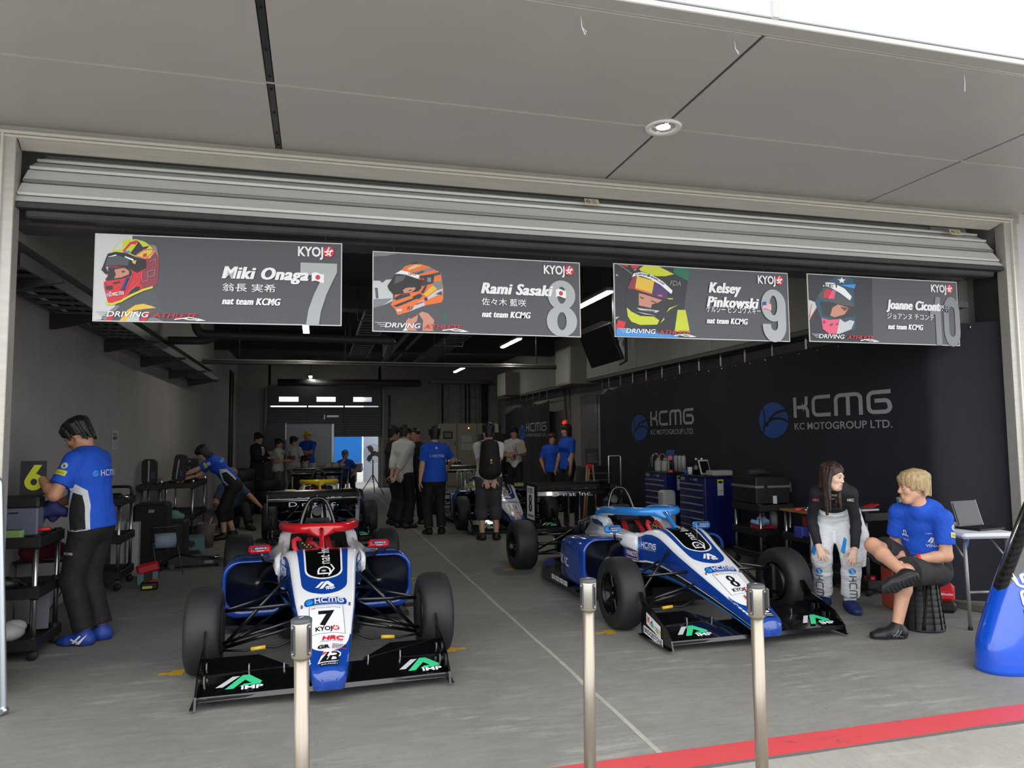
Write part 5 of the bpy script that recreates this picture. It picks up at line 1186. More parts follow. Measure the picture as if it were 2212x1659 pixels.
def hand(S, wr, d, n, sd, sc=1.0, curl=(.35, .4, .45, .5), thumb=.6, k=.009, spread=.06):
    """palm with five fingers; d points along the fingers, n out of the palm, sd +1 when the thumb is on d x n"""
    d = nrm(d); n = np.array(n, float); n = nrm(n-d*n.dot(d)); t = np.cross(d, n)*sd; W = np.array(wr, float)
    off = (.030, .010, -.010, -.028); ln = (.070, .078, .072, .057)
    for o, q in zip(off, (.090, .094, .090, .082)): S.cap(W+d*.008*sc+t*o*.5*sc, W+d*q*sc+t*o*sc, .0145*sc, .0115*sc, .014)
    for i in range(4):
        p = W+d*(.092, .096, .091, .083)[i]*sc+t*off[i]*sc; dd = nrm(d+t*spread*(1.5-i)*.8); r = .0092*sc; cu = curl[i]
        for j, fr in enumerate((.46, .30, .24)):
            ang = cu*(.7, 1.0, .7)[j]; dd = nrm(dd*math.cos(ang)+n*math.sin(ang)); q = p+dd*ln[i]*fr*sc; S.cap(p, q, r, r*.92, k if j == 0 else .004); p = q; r *= .92
    p = W+d*.022*sc+t*.026*sc; dd = nrm(d*.62+t*.72+n*.25); r = .0115*sc
    for j, l in enumerate((.040, .032, .026)):
        q = p+dd*l*sc; S.cap(p, q, r, r*.9, .010 if j == 0 else .004); p = q; r *= .9; dd = nrm(dd+(d*.5+n*.4-t*.25)*thumb)
def person(label, loc, rz, H, pose, look, vox=.012, world=False, sex='m', group=None, face=True):
    s = H/1.75; f = sex == 'f'; root = thing('person', label, 'person', loc, 0, group); O = np.array(loc, float)
    cz, sz = math.cos(R(rz)), math.sin(R(rz)); RZ = np.array([[cz, -sz, 0], [sz, cz, 0], [0, 0, 1]])
    pt = (lambda p: np.array(p, float)-O) if world else (lambda p: RZ @ np.array(p, float))
    vec = (lambda v: np.array(v, float)) if world else (lambda v: RZ @ np.array(v, float))
    g = lambda k, d: pose.get(k, d)
    P = pt(g('P', (0, 0, .93*s))); Nk = pt(g('N', (0, .0, 1.45*s)))
    def side(a): a = R(rz+a); return np.array([math.cos(a), math.sin(a), 0])
    hs = side(g('hy', 0)); ss = side(g('sy', 0)); up = nrm(Nk-P); ss = nrm(ss-up*ss.dot(up)); hsv = nrm(hs); fwd = -np.cross(up, ss)
    if fwd.dot(np.array([math.sin(R(rz)), -math.cos(R(rz)), 0])) < 0 and not world: fwd = fwd
    fwd = np.cross(ss, up)*-1
    fwd = nrm(np.cross(up, ss))*-1
    ba = g('arch', .0); Wst = P+(Nk-P)*.36-fwd*ba*.7; Cst = P+(Nk-P)*.70-fwd*ba
    bw = g('bw', 1.0)*(.93 if f else 1.0)*s; shw = (.150 if f else .168)*s*g('bw', 1.0)**.5
    HL, HR = P+hsv*.088*s-up*.03, P-hsv*.088*s-up*.03; SL, SR = Nk+ss*shw-up*.055*s, Nk-ss*shw-up*.055*s
    if 'shrug' in pose: SL, SR = SL+np.array(pose['shrug']), SR+np.array(pose['shrug'])
    LW, RW = pt(g('LH', (.25*s, -.02, .84*s))), pt(g('RH', (-.25*s, -.02, .84*s)))
    LE, LW = ik(SL, LW, .285*s, .255*s, vec(g('LE', (.4, .8, -.1)))); RE, RW = ik(SR, RW, .285*s, .255*s, vec(g('RE', (-.4, .8, -.1))))
    LA, RA = pt(g('LF', (.105*s, .02, .085))), pt(g('RF', (-.105*s, .02, .085)))
    LK, LA = ik(HL, LA, .43*s, .41*s, vec(g('LK', (.1, -1, .1)))); RK, RA = ik(HR, RA, .43*s, .41*s, vec(g('RK', (-.1, -1, .1))))
    yaw, pit, rol = g('head', (0, 0, 0)); a = R(rz+yaw)
    HM = (Matrix.Rotation(a, 3, 'Z') @ Matrix.Rotation(R(pit), 3, 'X') @ Matrix.Rotation(R(rol), 3, 'Y')); Hm = np.array(HM); Hm = Hm*1.0
    ho = g('ho', (0, -.025, .165)); HC = Nk+vec(ho)*s if not world else Nk+np.array(ho)*s
    hp = lambda x, y, z: HC+Hm @ np.array([x, y, z])*s*(.965 if f else 1.0)
    hs_ = s*(.965 if f else 1.0)
    arms = ((1, SL, LE, LW, 'L'), (-1, SR, RE, RW, 'R')); legs = ((1, HL, LK, LA, 'L'), (-1, HR, RK, RA, 'R'))
    def torso(S, e=0.0, top=True, k=.05):
        S.cap(P-up*.05*s, P+up*.05*s, .112*bw+e, .108*bw+e, k, hsv, 1.42); S.cap(P+up*.03*s, Wst, .106*bw+e, (.094 if f else .104)*bw+e, k, ss, 1.32)
        S.cap(Wst, Cst, (.094 if f else .104)*bw+e, .116*bw+e, k, ss, 1.36); S.cap(Cst, Cst+up*.10*s, .114*bw+e, .098*bw+e, k, ss, 1.45)
        if f: S.cap(Cst+fwd*.07*s+ss*.06*s, Cst+fwd*.07*s-ss*.06*s, .062*s+e, .062*s+e, .04)
        if top:
            for sg, sh, *_ in arms: S.cap(Nk-up*.03*s, sh, .050*s+e*.8, .053*s+e*.8, .04)
    def arm(S, e=0.0, fr=2.0, flare=0.0, which='LR', k=.03):
        for sg, sh, el, wr, nm in arms:
            if nm not in which: continue
            q = .88 if f else 1.0
            if fr < 1: S.cap(sh, sh+(el-sh)*fr, .053*s*q+e*.8, .048*s*q+e*.8+flare, k, eb=True)
            else:
                S.cap(sh, el, .054*s*q+e, .043*s*q+e, k); t = fr-1
                S.cap(el, el+(wr-el)*.3*min(1, t/.3), .043*s*q+e, .042*s*q+e, .02, eb=t <= .3)
                if t > .3: S.cap(el+(wr-el)*.3, el+(wr-el)*min(1, t), .042*s*q+e, (.042+(.027-.042)*(min(1, t)-.3)/.7)*s*q+e+flare, .02, eb=True)
    def leg(S, e=0.0, fr=2.0, flare=0.0, k=.04):
        for sg, hp_, kn, an, nm in legs:
            fr_ = fr[nm] if isinstance(fr, dict) else fr
            if fr_ <= 1: S.cap(hp_, hp_+(kn-hp_)*fr_, .088*s+e, .062*s+e+flare, k, eb=True); continue
            S.cap(hp_, kn, .088*s+e, .058*s+e*1.1, k); t = fr_-1; m = kn+(an-kn)*.32
            S.cap(kn, m, .055*s+e*1.1, .057*s+e, .03, eb=False); S.cap(m, kn+(an-kn)*t, .056*s+e, (.056+(.036-.056)*t)*s+e+flare, .02, eb=True)
    def foot(S, e=0.0, sole=True, which='LR', cutz=True):
        for sg, hp_, kn, an, nm in legs:
            if nm not in which: continue
            fd = vec(g('FD'+nm, (math.sin(R(g('FY'+nm, 12*sg))), -math.cos(R(g('FY'+nm, 12*sg))), 0))); fu = vec(g('FU'+nm, (0, 0, 1))); fd = nrm(fd); fu = nrm(fu-fd*fu.dot(fd))
            S.cap(an-fd*.035*s-fu*.045*s, an+fd*.02*s-fu*.035*s, .038*s+e, .040*s+e, .03); S.cap(an, an-fu*.04*s, .038*s+e, .042*s+e, .03)
            S.cap(an+fd*.0-fu*.04*s, an+fd*.12*s-fu*.056*s, .042*s+e, .034*s+e, .03, np.cross(fd, fu), 1.2); S.cap(an+fd*.12*s-fu*.058*s, an+fd*.18*s-fu*.062*s, .034*s+e, .024*s+e, .03, np.cross(fd, fu), 1.35)
    sk = look.get('skin', SKIN)
    # ---- body
    S = SDF(); torso(S); arm(S); leg(S); foot(S, -.012 if 'shoes' in look else 0)
    S.cap(Nk-up*.02*s, hp(0, .02, -.06), (.050 if f else .057)*s, (.046 if f else .055)*s, .03)
    S.ell(hp(0, .014, .034), np.array([.075, .094, .088])*hs_, Hm, .03); S.ell(hp(0, -.026, -.042), np.array([.058 if not f else .055, .066, .074])*hs_, Hm, .03)
    S.cap(hp(.026, -.06, -.098), hp(-.026, -.06, -.098), (.022 if not f else .018)*hs_, (.022 if not f else .018)*hs_, .03)
    for q in (-1, 1):
        S.cap(hp(q*.052, .0, -.052), hp(q*.02, -.062, -.096), .019*hs_, .016*hs_, .03); S.ell(hp(q*.043, -.058, -.022), np.array([.022]*3)*hs_, None, .03)
        S.ell(hp(q*.078, .014, -.006), np.array([.011, .021, .032])*hs_, Hm, .008)
    S.cap(hp(-.036, -.079, .020), hp(.036, -.079, .020), .012*hs_, .012*hs_, .02)
    if vox < .013:
        for q in (-1, 1): S.ell(hp(q*.033, -.102, .002), np.array([.019, .014, .012])*hs_, Hm, .012, 's')
        S.cap(hp(0, -.086, .012), hp(0, -.106, -.026), .0085*hs_, .0115*hs_, .012); S.cap(hp(.012, -.096, -.030), hp(-.012, -.096, -.030), .0095*hs_, .0095*hs_, .010)
        S.cap(hp(-.016, -.088, -.058), hp(.016, -.088, -.058), .0085*hs_, .0085*hs_, .010); S.cap(hp(-.014, -.086, -.070), hp(.014, -.086, -.070), .0088*hs_, .0088*hs_, .010)
    for sg, sh, el, wr, nm in arms:
        fd = nrm(wr-el); d = vec(pose['D'+nm]) if 'D'+nm in pose else fd; n = vec(pose['Q'+nm]) if 'Q'+nm in pose else ss*(-sg)*1.0+fwd*.0
        hand(S, wr, d, n, pose.get('T'+nm, sg if True else 1), s*(.92 if f else 1.0), pose.get('C'+nm, (.3, .35, .4, .45)), k=.008, spread=pose.get('SP', .06))
    S.mesh('body', vox, sk, root)
    # ---- clothing
    vc = look.get('vc', vox); made = {}
    if 'shirt' in look:
        m, fr = look['shirt'][:2]; e = look.get('fit', .012); S = SDF(); torso(S, e); arm(S, e, fr, .009 if fr < 1 else .004)
        hem = look.get('hem', .10); S.cap(Nk-up*.02*s, Nk+up*(.028 if not look.get('collar') else .055)*s, .066*s, (.064 if not look.get('collar') else .062)*s, .03, eb=True)
        if hem: S.cap(P+up*.02, P-up*hem*s, .112*bw+e+.004, .118*bw+e+.006, .03, hsv, 1.42, eb=True); S.cut(P-up*hem*s, -up)
        made['shirt'] = S.mesh('shirt' if fr < 1 else 'top', vc, m, root)
    if 'pants' in look:
        m, fr = look['pants'][:2]; fl = look['pants'][2] if len(look['pants']) > 2 else .012; e = look.get('pfit', .014); S = SDF()
        ri = look.get('rise', .02 if look.get('hem', .1) else .15); S.cap(P-up*.06*s, P+up*min(ri, .085)*s, .112*bw+e-.006, .104*bw+e-.008, .05, hsv, 1.42, eb=True)
        if ri > .1: S.cap(P+up*.03*s, P+up*ri*s, .104*bw+e-.006, .102*bw+e-.004, .05, hsv, 1.36, eb=True)
        leg(S, e, fr, fl)
        made['pants'] = S.mesh('shorts' if (fr if not isinstance(fr, dict) else 1.2) < 1.4 else 'trousers', vc, m, root)
    if 'shoes' in look:
        for w_ in 'LR':
            S = SDF(); foot(S, .007, which=w_)
            an = LA if w_ == 'L' else RA; sg_ = 1 if w_ == 'L' else -1; fd = nrm(vec(g('FD'+w_, (math.sin(R(g('FY'+w_, 12*sg_))), -math.cos(R(g('FY'+w_, 12*sg_))), 0)))); fu = vec(g('FU'+w_, (0, 0, 1))); fu = nrm(fu-fd*fu.dot(fd)); S.cut(an-fu*.084, -fu)
            made['shoe'+w_] = S.mesh('shoe', min(vox, .010), look['shoes'], root)
            if vox < .0095:
                S = SDF(); foot(S, .011, which=w_); S.cut(an-fu*.076, fu); S.cut(an-fu*.096, -fu); sl = S.mesh('sole', .006, look.get('sole', mat('sole_dark', '#2b2c2f', .7)), made['shoe'+w_])
                if w_ == 'R' and 'FUR' in pose:
                    for j in range(9): c = an+fd*(-.05+.028*j)-fu*.097; MB().tube([[float(x) for x in c-np.cross(fd, fu)*.030-fd*.008], [float(x) for x in c], [float(x) for x in c+np.cross(fd, fu)*.030-fd*.008]], .006, 6).build('tread', RUBBER, made['shoe'+w_])
    # ---- hair
    st = look.get('hair', ('short', HBLK)); S = SDF(); kind, hm = st[:2]; hv = look.get('vh', max(.006, vox*.7)); rr = random.Random(len(label)*7+int(H*100))
    if kind != 'none':
        S.ell(hp(0, .018, .042), np.array([.083, .101, .093])*hs_, Hm, .01)
        if kind == 'bob': S.ell(hp(0, .035, -.03), np.array([.088, .085, .105])*hs_, Hm, .02)
        if kind == 'long': S.cap(hp(0, .05, .02), hp(0, .085, -.10), .078*hs_, .05*hs_, .03)
        S.ell(hp(0, -.115, -.04), np.array([.068, .085, .100])*hs_, Hm, .012, 's')
        if kind in ('short', 'mop'): S.ell(hp(0, -.01, -.115), np.array([.12, .10, .075])*hs_, Hm, .01, 's')
        n = {'short': 70, 'mop': 110, 'bob': 70, 'long': 60, 'crop': 0}[kind]
        for i in range(n):
            az = rr.uniform(-math.pi, math.pi); fr_ = math.cos(az); r0 = rr.uniform(.0, .05); A = (r0*math.sin(az), -r0*fr_+.02, .136-r0*.22)
            lim = {'short': (.045, -.008, -.075), 'mop': (.022, -.012, -.060), 'bob': (.03, -.11, -.12), 'long': (.055, -.10, -.12)}[kind]
            ze = lim[0] if fr_ > .55 else (lim[1] if fr_ > -.35 else lim[2]); ze += rr.uniform(-.012, .012)
            if fr_ > .55 and st[2:] and st[2] == 'open': continue
            zz = ze; rad = math.sqrt(max(.05, 1-((min(.09, max(zz, 0))-.03)/.1)**2)) if zz > 0 else 1+zz*(2.8 if kind == 'short' else .8)
            B = (.088*math.sin(az)*.98, -.105*fr_+.016, .075+rr.uniform(-.02, .02)); C = (.089*math.sin(az)*rad, (-.106*fr_*rad)+.016, ze)
            w0 = rr.uniform(.010, .014); Mi = (.064*math.sin(az), -.078*fr_+.017, .112); S.cap(hp(*A), hp(*Mi), w0*hs_, w0*hs_, .008); S.cap(hp(*Mi), hp(*B), w0*hs_, w0*hs_, .008); S.cap(hp(*B), hp(*C), w0*hs_, w0*.45*hs_, .008)
        if kind == 'long':
            for i in range(44):
                q = 1 if i % 2 else -1; u_ = rr.uniform(0, 1); a0 = hp(q*rr.uniform(.070, .082), -.02+.07*u_, .03); a1 = hp(q*rr.uniform(.078, .088), -.03+.06*u_, -.08)
                L_ = rr.uniform(.16, .27)*s*(1 if q < 0 else .85); a2 = a1+np.array([0, 0, -L_*.5])+fwd*rr.uniform(.0, .03); a3 = a1+np.array([rr.uniform(-.015, .015), rr.uniform(-.015, .015), -L_])+fwd*rr.uniform(-.01, .03)
                S.cap(a0, a1, .010, .010, .010); S.cap(a1, a2, .010, .009, .008); S.cap(a2, a3, .009, .004, .008)
        made['hair'] = S.mesh('hair', hv, hm, root)
    if kind == 'long':
        pass
    if 'cap' in look:
        S = SDF(); S.ell(hp(0, .012, .050), np.array([.086, .104, .088])*hs_, Hm, .01); S.cut(hp(0, 0, .045), -(Hm @ np.array([0, .10, 1.0]))); S.mesh('cap', .008, look['cap'], root)
        S = SDF(); S.ell(hp(0, -.115, .046), np.array([.070, .075, .010])*hs_, np.array(HM @ Matrix.Rotation(R(14), 3, 'X')), .005); S.mesh('cap_brim', .005, look['cap'], root)
    if face:
        MH = Matrix(Hm.tolist()).to_4x4(); MH.translation = Vector(HC.tolist()); k = hs_
        for q in (-1, 1):
            e = MB().sphere((q*.033*k, -.0835*k, .003*k), (.0145*k, .008*k, .0062*k), 14); e.v = [MH @ Vector(p) for p in e.v]; e.build('eye', mat('eye_white', '#d9d4cf', .3), root)
            e = MB().sphere((q*.033*k-(.002 if yaw else 0)*k, -.0898*k, .0032*k), (.0062*k, .0032*k, .0056*k), 12); e.v = [MH @ Vector(p) for p in e.v]; e.build('iris', mat('iris_dark', '#1a1210', .2), root)
            e = MB().tube([MH @ Vector(p) for p in ((q*.016*k, -.0905*k, .0085*k), (q*.033*k, -.0905*k, .0105*k), (q*.049*k, -.081*k, .0065*k))], .0016*k, 6); e.build('eyelid', mat('eyelash', '#1c1513', .6), root)
            e = MB().tube([MH @ Vector(p) for p in ((q*.014*k, -.0925*k, .024*k), (q*.032*k, -.0935*k, .029*k), (q*.052*k, -.078*k, .024*k))], [.0032*k, .0034*k, .0014*k], 8); e.build('eyebrow', look.get('brow', HBLK), root)
        lm = look.get('lips', mat('lips', '#a8665a', .45))
        e = MB().tube([MH @ Vector(p) for p in ((-.021*k, -.0905*k, -.0635*k), (-.008*k, -.0975*k, -.0605*k), (0, -.0975*k, -.0618*k), (.008*k, -.0975*k, -.0605*k), (.021*k, -.0905*k, -.0635*k))], [.0012*k, .0035*k, .0035*k, .0035*k, .0012*k], 8)
        e.tube([MH @ Vector(p) for p in ((-.019*k, -.0900*k, -.0655*k), (0, -.0955*k, -.0695*k), (.019*k, -.0900*k, -.0655*k))], [.0012*k, .0045*k, .0012*k], 8); e.build('mouth', lm, root)
    root['_x'] = 0; del root['_x']
    return dict(root=root, made=made, P=P, N=Nk, SL=SL, SR=SR, LW=LW, RW=RW, LE=LE, RE=RE, up=up, ss=ss, fwd=fwd, hp=hp, Hm=Hm, HC=HC, C=Cst, LK=LK, RK=RK, LA=LA, RA=RA, s=s, hs=hsv, W=Wst)
def put(p, part, art, o, u, v, name='print', **k):
    """print artwork on a garment; o, u, v are relative to the person's origin"""
    return art.wrap(name, p['root'], bvh_of(p['made'][part]), Vector([float(x) for x in o])+Vector((0, 0, 0)), Vector([float(x) for x in u]), Vector([float(x) for x in v]), .02, base=.003, step=.0006, back=.0, reach=.6, **k)
def back_print(p, A, w_, up_=.22):
    """centred on the back"""
    u = -p['ss']*-1; u = -p['ss']; v = p['up']; b0 = A.bounds(); k = w_/(b0[2]-b0[0]); B = Art().add(A, -(b0[0]+b0[2])/2*k, -(b0[1]+b0[3])/2*k, k)
    o = p['N']-p['up']*up_*p['s']-p['fwd']*.4
    return put(p, 'shirt', B, o, p['ss'] if np.cross(p['ss'], v).dot(p['fwd']) < 0 else -p['ss'], v)
SHIRT_ART = lambda: Art().add(art_ball(INK['c'], TBLUE), -.9, .5, .55).add(art_kcmg(INK['w'], .13), 0, 0, 1)
# --- mechanic at the left, holding the board with the 6
def side_panel(p, nm='side_panel'):
    pass
pA = person('mechanic in blue team shirt holding up the dark board with a lime 6', (-1.68, 6.25, 0), -108, 1.73,
    dict(P=(0, .04, .92), N=(0, -.02, 1.42), head=(0, 38, 0), ho=(0, -.075, .135), LH=(.20, -.25, 1.27), LE=(.55, .25, -1), RH=(-.02, -.32, 1.0), RE=(-.4, .5, -1), FYL=-2, FYR=14, LF=(.08, .06, .085), RF=(-.07, .10, .085), CL=(.7, .8, .8, .8), DL=(-.1, -1, -.12), QL=(-.3, 0, -1)),
    dict(shirt=(TBLUE, .72), pants=(CBLK, 1.93, .018), pfit=.02, fit=.018, hem=.075, shoes=SHOEBL, hair=('short', HBLK), skin=SKIN2), vox=.009)
pB = person('young woman in black top and white racing suit leaning with hands on knees', (4.36, 5.42, 0), -33, 1.60,
    dict(P=(0, .10, .78), N=(-.01, -.20, 1.035), arch=.04, head=(52, 8, 6), ho=(-.01, -.085, .125), LH=(.13, -.22, .545), RH=(-.145, -.16, .555), LE=(.4, 1, .3), RE=(-.4, 1, .3), LF=(.10, -.03, .085), RF=(-.10, .05, .085), DL=(-.35, -.42, -1), DR=(.35, -.42, -1), QL=(-.05, 1, -.42), QR=(.05, 1, -.42), TL=-1, TR=1, LK=(.15, -1, 0), RK=(-.15, -1, 0), FYL=12, FYR=-12, CL=(.12, .12, .14, .16), CR=(.12, .12, .14, .16), SP=.16, bw=.95),
    dict(shirt=(CBLK, 1.93), fit=.008, hem=0, collar=True, pants=(SUITW, 1.86, .014), rise=.17, pfit=.026, shoes=mat('navy_boot', '#1f2f66', .5), hair=('long', HBRN, 'open'), brow=HBRN, skin=SKINF, lips=mat('rose_lips', '#b8605c', .4)), vox=.0062, sex='f')
pC = person('blond man in blue team shirt and black shorts sitting on a black stool', (4.53, 4.65, 0), -68, 1.72,
    dict(P=(4.630, 4.730, .475), N=(4.530, 4.650, .925), arch=.06, head=(-46, 4, 0), ho=(-.045, .01, .165), LH=(4.350, 4.570, .555), RH=(4.380, 4.690, .56), LE=(.25, -.3, -1), RE=(.1, .3, -1), LF=(4.165, 4.540, .085), RF=(4.175, 4.450, .475), LK=(-.5, -.25, 1), RK=(-.2, 1, .6), FDL=(-.97, .20, 0), FDR=(-.72, .42, -.36), FUR=(.55, .75, .45), DL=(-.85, .38, -.15), QL=(-.1, .2, -1), TL=1, DR=(-.6, -.6, -.2), QR=(-.1, .1, -1), TR=-1, CL=(.5, .5, .55, .6), CR=(.6, .6, .6, .6), bw=.96),
    dict(shirt=(TBLUE, .70), fit=.016, hem=.03, pants=(cloth('charcoal_shorts', '#2a2a2d'), {'L': .98, 'R': .80}, .03), pfit=.022, shoes=SHOEB, hair=('mop', HBLD), brow=mat('brow_dark_blond', '#5a4630', .7), skin=mat('skin_warm', '#d3a184', .5, 0, .06, 30)), vox=.0062, world=True)
# prints on the three near people
def side_art(h=.46):
    a = Art(); a.poly([(-.075, -h), (-.085, -.20), (-.03, -.06), (.0, -.02), (.075, -.09), (.085, -.22), (.08, -h)], INK['l']); a.poly([(-.055, -h), (-.06, -.20), (-.015, -.09), (.045, -.12), (.06, -.24), (.06, -h)], CBLK); return a
def side_print(p, sg, h=.46):
    n = p['ss']*sg; u = np.cross(p['up'], n); put(p, 'shirt', side_art(h), p['N']-p['up']*.20*p['s']+n*.21, u, p['up'], 'side_panel')
def sleeve_print(p, sg, el, sh):
    ax = nrm(sh-el); n = nrm(p['ss']*sg-ax*(p['ss']*sg).dot(ax)); u = np.cross(ax, n); a = Art(); a.ell(0, .075, .024, .024, INK['l']); a.ell(.004, .07, .008, .009, INK['d']); a.ell(-.009, .082, .004, .004, INK['d']); a.rrect(-.038, .0, .038, .04, .006, INK['y']); a.text('Lidoweb', -.028, .012, .014, INK['D'], fit=.056)
    put(p, 'shirt', a, sh+(el-sh)*.52+n*.4, u, ax, 'sleeve_badge')
for p_ in (pA, pC):
    side_print(p_, 1, .50 if p_ is pA else .44); sleeve_print(p_, 1, p_['LE'], p_['SL'])
back_print(pA, SHIRT_ART(), .26, .17)
a = Art(); a.text('VENA', -.045+.10, -.03, .022, INK['w'], fit=.075); a.add(art_imp(INK['w'], INK['w'], INK['w']), .065, .0, .035, .05); a.text('J. LEAGUE', .055, .075, .010, INK['w'], fit=.07)
a.stroke([(-.11, .03), (-.11, .07), (-.09, .07), (-.09, .03)], .007, INK['w']); a.stroke([(-.13, .03), (-.07, .03)], .008, INK['w']); a.text('NEXT', -.115, -.01, .012, INK['w'], fit=.05)
put(pC, 'shirt', a, pC['N']-pC['up']*.25*pC['s']+pC['fwd']*.4, pC['ss'], pC['up'])
t_ = Art().add(SHIRT_ART(), -.05, 0, .016); n_ = nrm(pA['ss']); put(pA, 'pants', t_, (pA['LK']+ (pA['P']-pA['LK'])*.45)+n_*.4, np.cross(np.array([0, 0, 1.0]), n_), (0, 0, 1))
n_ = nrm(np.cross(np.array([0, 0, 1.0]), pA['LA']-pA['LA']+np.array([-1.0, .0, 0]))); n_ = np.array([.0, -1.0, 0.0]); a = Art().poly([(-.05, -.015), (.01, .04), (.02, .035), (-.03, -.018)], INK['w']).poly([(-.02, -.02), (.06, .045), (.01, -.022)], INK['w']).stroke([(-.055, .01), (.0, -.005)], .012, INK['w'])
put(pA, 'shoeL', a, pA['LA']+np.array([-.03, -.4, -.045]), (1, 0, 0), (0, 0, 1))
put(pC, 'shoeL', Art().stroke([(-.04, -.02), (.0, .03)], .005, INK['G']).stroke([(-.02, -.02), (.02, .03)], .005, INK['G']).stroke([(-.05, .0), (.03, -.015)], .004, INK['G']), pC['LA']+np.array([-.035, -.4, -.045]), (1, 0, 0), (0, 0, 1))
def strap(p, c, ax, r, m, nm, w_=.012):
    M_ = frame(ax).to_4x4(); M_.translation = Vector([float(q) for q in c]); MB().lathe([(r, -w_), (r+.004, -w_*.7), (r+.004, w_*.7), (r, w_)], 24, M_).build(nm, m, p['root'])
ax = pC['LW']-pC['LE']; strap(pC, pC['LE']+ax*.80, ax, .034, mat('wristband_red', '#d02a2c', .5), 'wristband'); strap(pC, pC['LE']+ax*.93, ax, .030, BLACK, 'watch_strap', .011)
wn = nrm(np.cross(ax, [0, 0, 1])); wn = wn if wn[1] < 0 else -wn; M_ = frame([float(q) for q in (wn*.8+np.array([0, 0, .6]))], [float(q) for q in ax]).to_4x4(); M_.translation = Vector([float(q) for q in (pC['LE']+ax*.93+nrm(wn*.8+np.array([0, 0, .6]))*.034)]); MB().box((0, 0, 0), (.034, .040, .012), bev=.005).build('watch', mat('watch_black', '#0b0c0e', .15), pC['root']).matrix_local = M_
# hanging sleeve of the racing suit, lettering down the shins, boot cuffs
NAVY = mat('suit_navy_panel', '#1d2f7a', .6); q_ = pB
S = SDF(); a0 = q_['P']+q_['hs']*.17+q_['up']*.10; a1 = a0+np.array([.03, -.03, -.20]); a2 = a1+np.array([-.03, -.01, -.26]); S.cap(a0, a1, .05, .062, .04, q_['fwd'], 1.3); S.cap(a1, a2, .060, .048, .03, q_['fwd'], 1.3, eb=True)
pB['made']['sleeve'] = S.mesh('suit_sleeve', .008, SUITW, q_['root'])
a = Art(); a.poly([(-.05, -.05), (-.02, -.03), (-.03, -.26), (-.06, -.22)], NAVY); a.poly([(.0, -.06), (.05, -.02), (.045, -.20), (.0, -.28)], NAVY); a.poly([(-.03, -.32), (.02, -.36), (.03, -.34), (-.02, -.29)], INK['c'])
nb = nrm(np.array([-.6, -.75, 0])); ub = np.cross([0, 0, 1.0], nb); put(pB, 'sleeve', a, a0+nb*.5, ub, (0, 0, 1))
for K_, A_ in ((pB['LK'], pB['LA']), (pB['RK'], pB['RA'])):
    t_ = Art().add(art_ball(INK['c'], SUITW), -.30, .45, .5).add(art_kcmg(INK['d'], .14), .4, 0, 1.0); o_ = K_+(A_-K_)*.30; side_ = ub*(.012 if K_ is pB['LK'] else -.02)
    put(pB, 'pants', Art().add(t_, 0, -.03, .055), o_+nb*.5+side_, (0, 0, -1), ub)
    put(pB, 'pants', Art().poly([(-.03, .0), (.0, .12), (.02, .10), (.0, -.02)], INK['c']), K_+np.array([0, 0, .06])+nb*.5-ub*.05, ub, (0, 0, 1))
    MB().tube([Vector([float(x) for x in A_+np.array([0, 0, z])]) for z in (-.03, .0, .03)], [.050, .050, .047], 20).build('boot_cuff', WHITE, pB['root'])
    Art().text('momo', -.03, 0, .022, INK['k'], bold=.03, fit=.06).flat('print', pB['root'], [float(x) for x in A_+nb*.052+np.array([0, 0, -.012])], [float(x) for x in ub], (0, 0, 1))
for sg_ in (1, -1):
    sh_ = pB['SL'] if sg_ > 0 else pB['SR']; put(pB, 'shirt', Art().text('HKC', 0, 0, .022, INK['w' if sg_ > 0 else 'm'], bold=.03, fit=.05), sh_+nb*.4-np.array([0, 0, .06])-ub*.03, ub, (0, 0, 1))
put(pB, 'shirt', Art().text('HOLO', 0, 0, .018, INK['w'], fit=.06).text('SPARCO', .02, -.03, .012, INK['w'], fit=.06), pB['C']+nb*.4+ub*-.03, ub, (0, 0, 1))
# --- the people further back
BS = dict(shirt=(TBLUE, .72), fit=.016, hem=.08, pants=(CBLK, 1.93, .02), pfit=.018, shoes=SHOEB)
def look(**k): d = dict(BS); d.update(k); return d
FC = dict(vox=.014)
p = person('young woman with black bob in blue shirt and black shorts bending over a trolley', (-1.31, 12.1, 0), -78, 1.60,
    dict(P=(0, .06, .84), N=(0, -.28, 1.23), arch=.03, head=(0, 42, 0), ho=(0, -.10, .10), LH=(.12, -.72, .97), RH=(-.12, -.62, .93), LE=(.6, .2, -1), RE=(-.6, .2, -1), LF=(.12, -.06, .085), RF=(-.12, .10, .085)),
    look(pants=(CBLK, 1.02, .05), pfit=.03, hair=('bob', HBLK)), vox=.011, sex='f', face=False)
side_print(p, 1, .36); sleeve_print(p, 1, p['LE'], p['SL']); put(p, 'shirt', Art().add(SHIRT_ART(), -.1, -.02, .045), p['N']-p['up']*.13-p['fwd']*.4, p['ss'] if np.cross(p['ss'], p['up']).dot(p['fwd']) < 0 else -p['ss'], p['up'])
person('grey-haired man sitting low behind the bending woman', (-1.42, 13.6, 0), 20, 1.68, dict(P=(0, .1, .28), N=(0, .0, .74), head=(15, 5, 0), LH=(.42, -.30, .36), RH=(-.2, -.25, .4), LF=(.16, -.55, .085), RF=(-.16, -.5, .085), LK=(.2, -.3, 1), RK=(-.2, -.3, 1)), look(shirt=(cloth('slate_blue_shirt', '#39465e'), .72), hair=('short', HGRY), skin=SKIN2), **FC)
MB().box((0, 0, .095), (.34, .34, .19), bev=.02).build('low_stool_box', BLACK)
tag(bpy.data.objects['low_stool_box'], 'low black box the grey-haired man sits on', 'box'); bpy.data.objects['low_stool_box'].location = (-1.46, 13.78, 0); bpy.data.objects['low_stool_box'].name = 'storage_box'
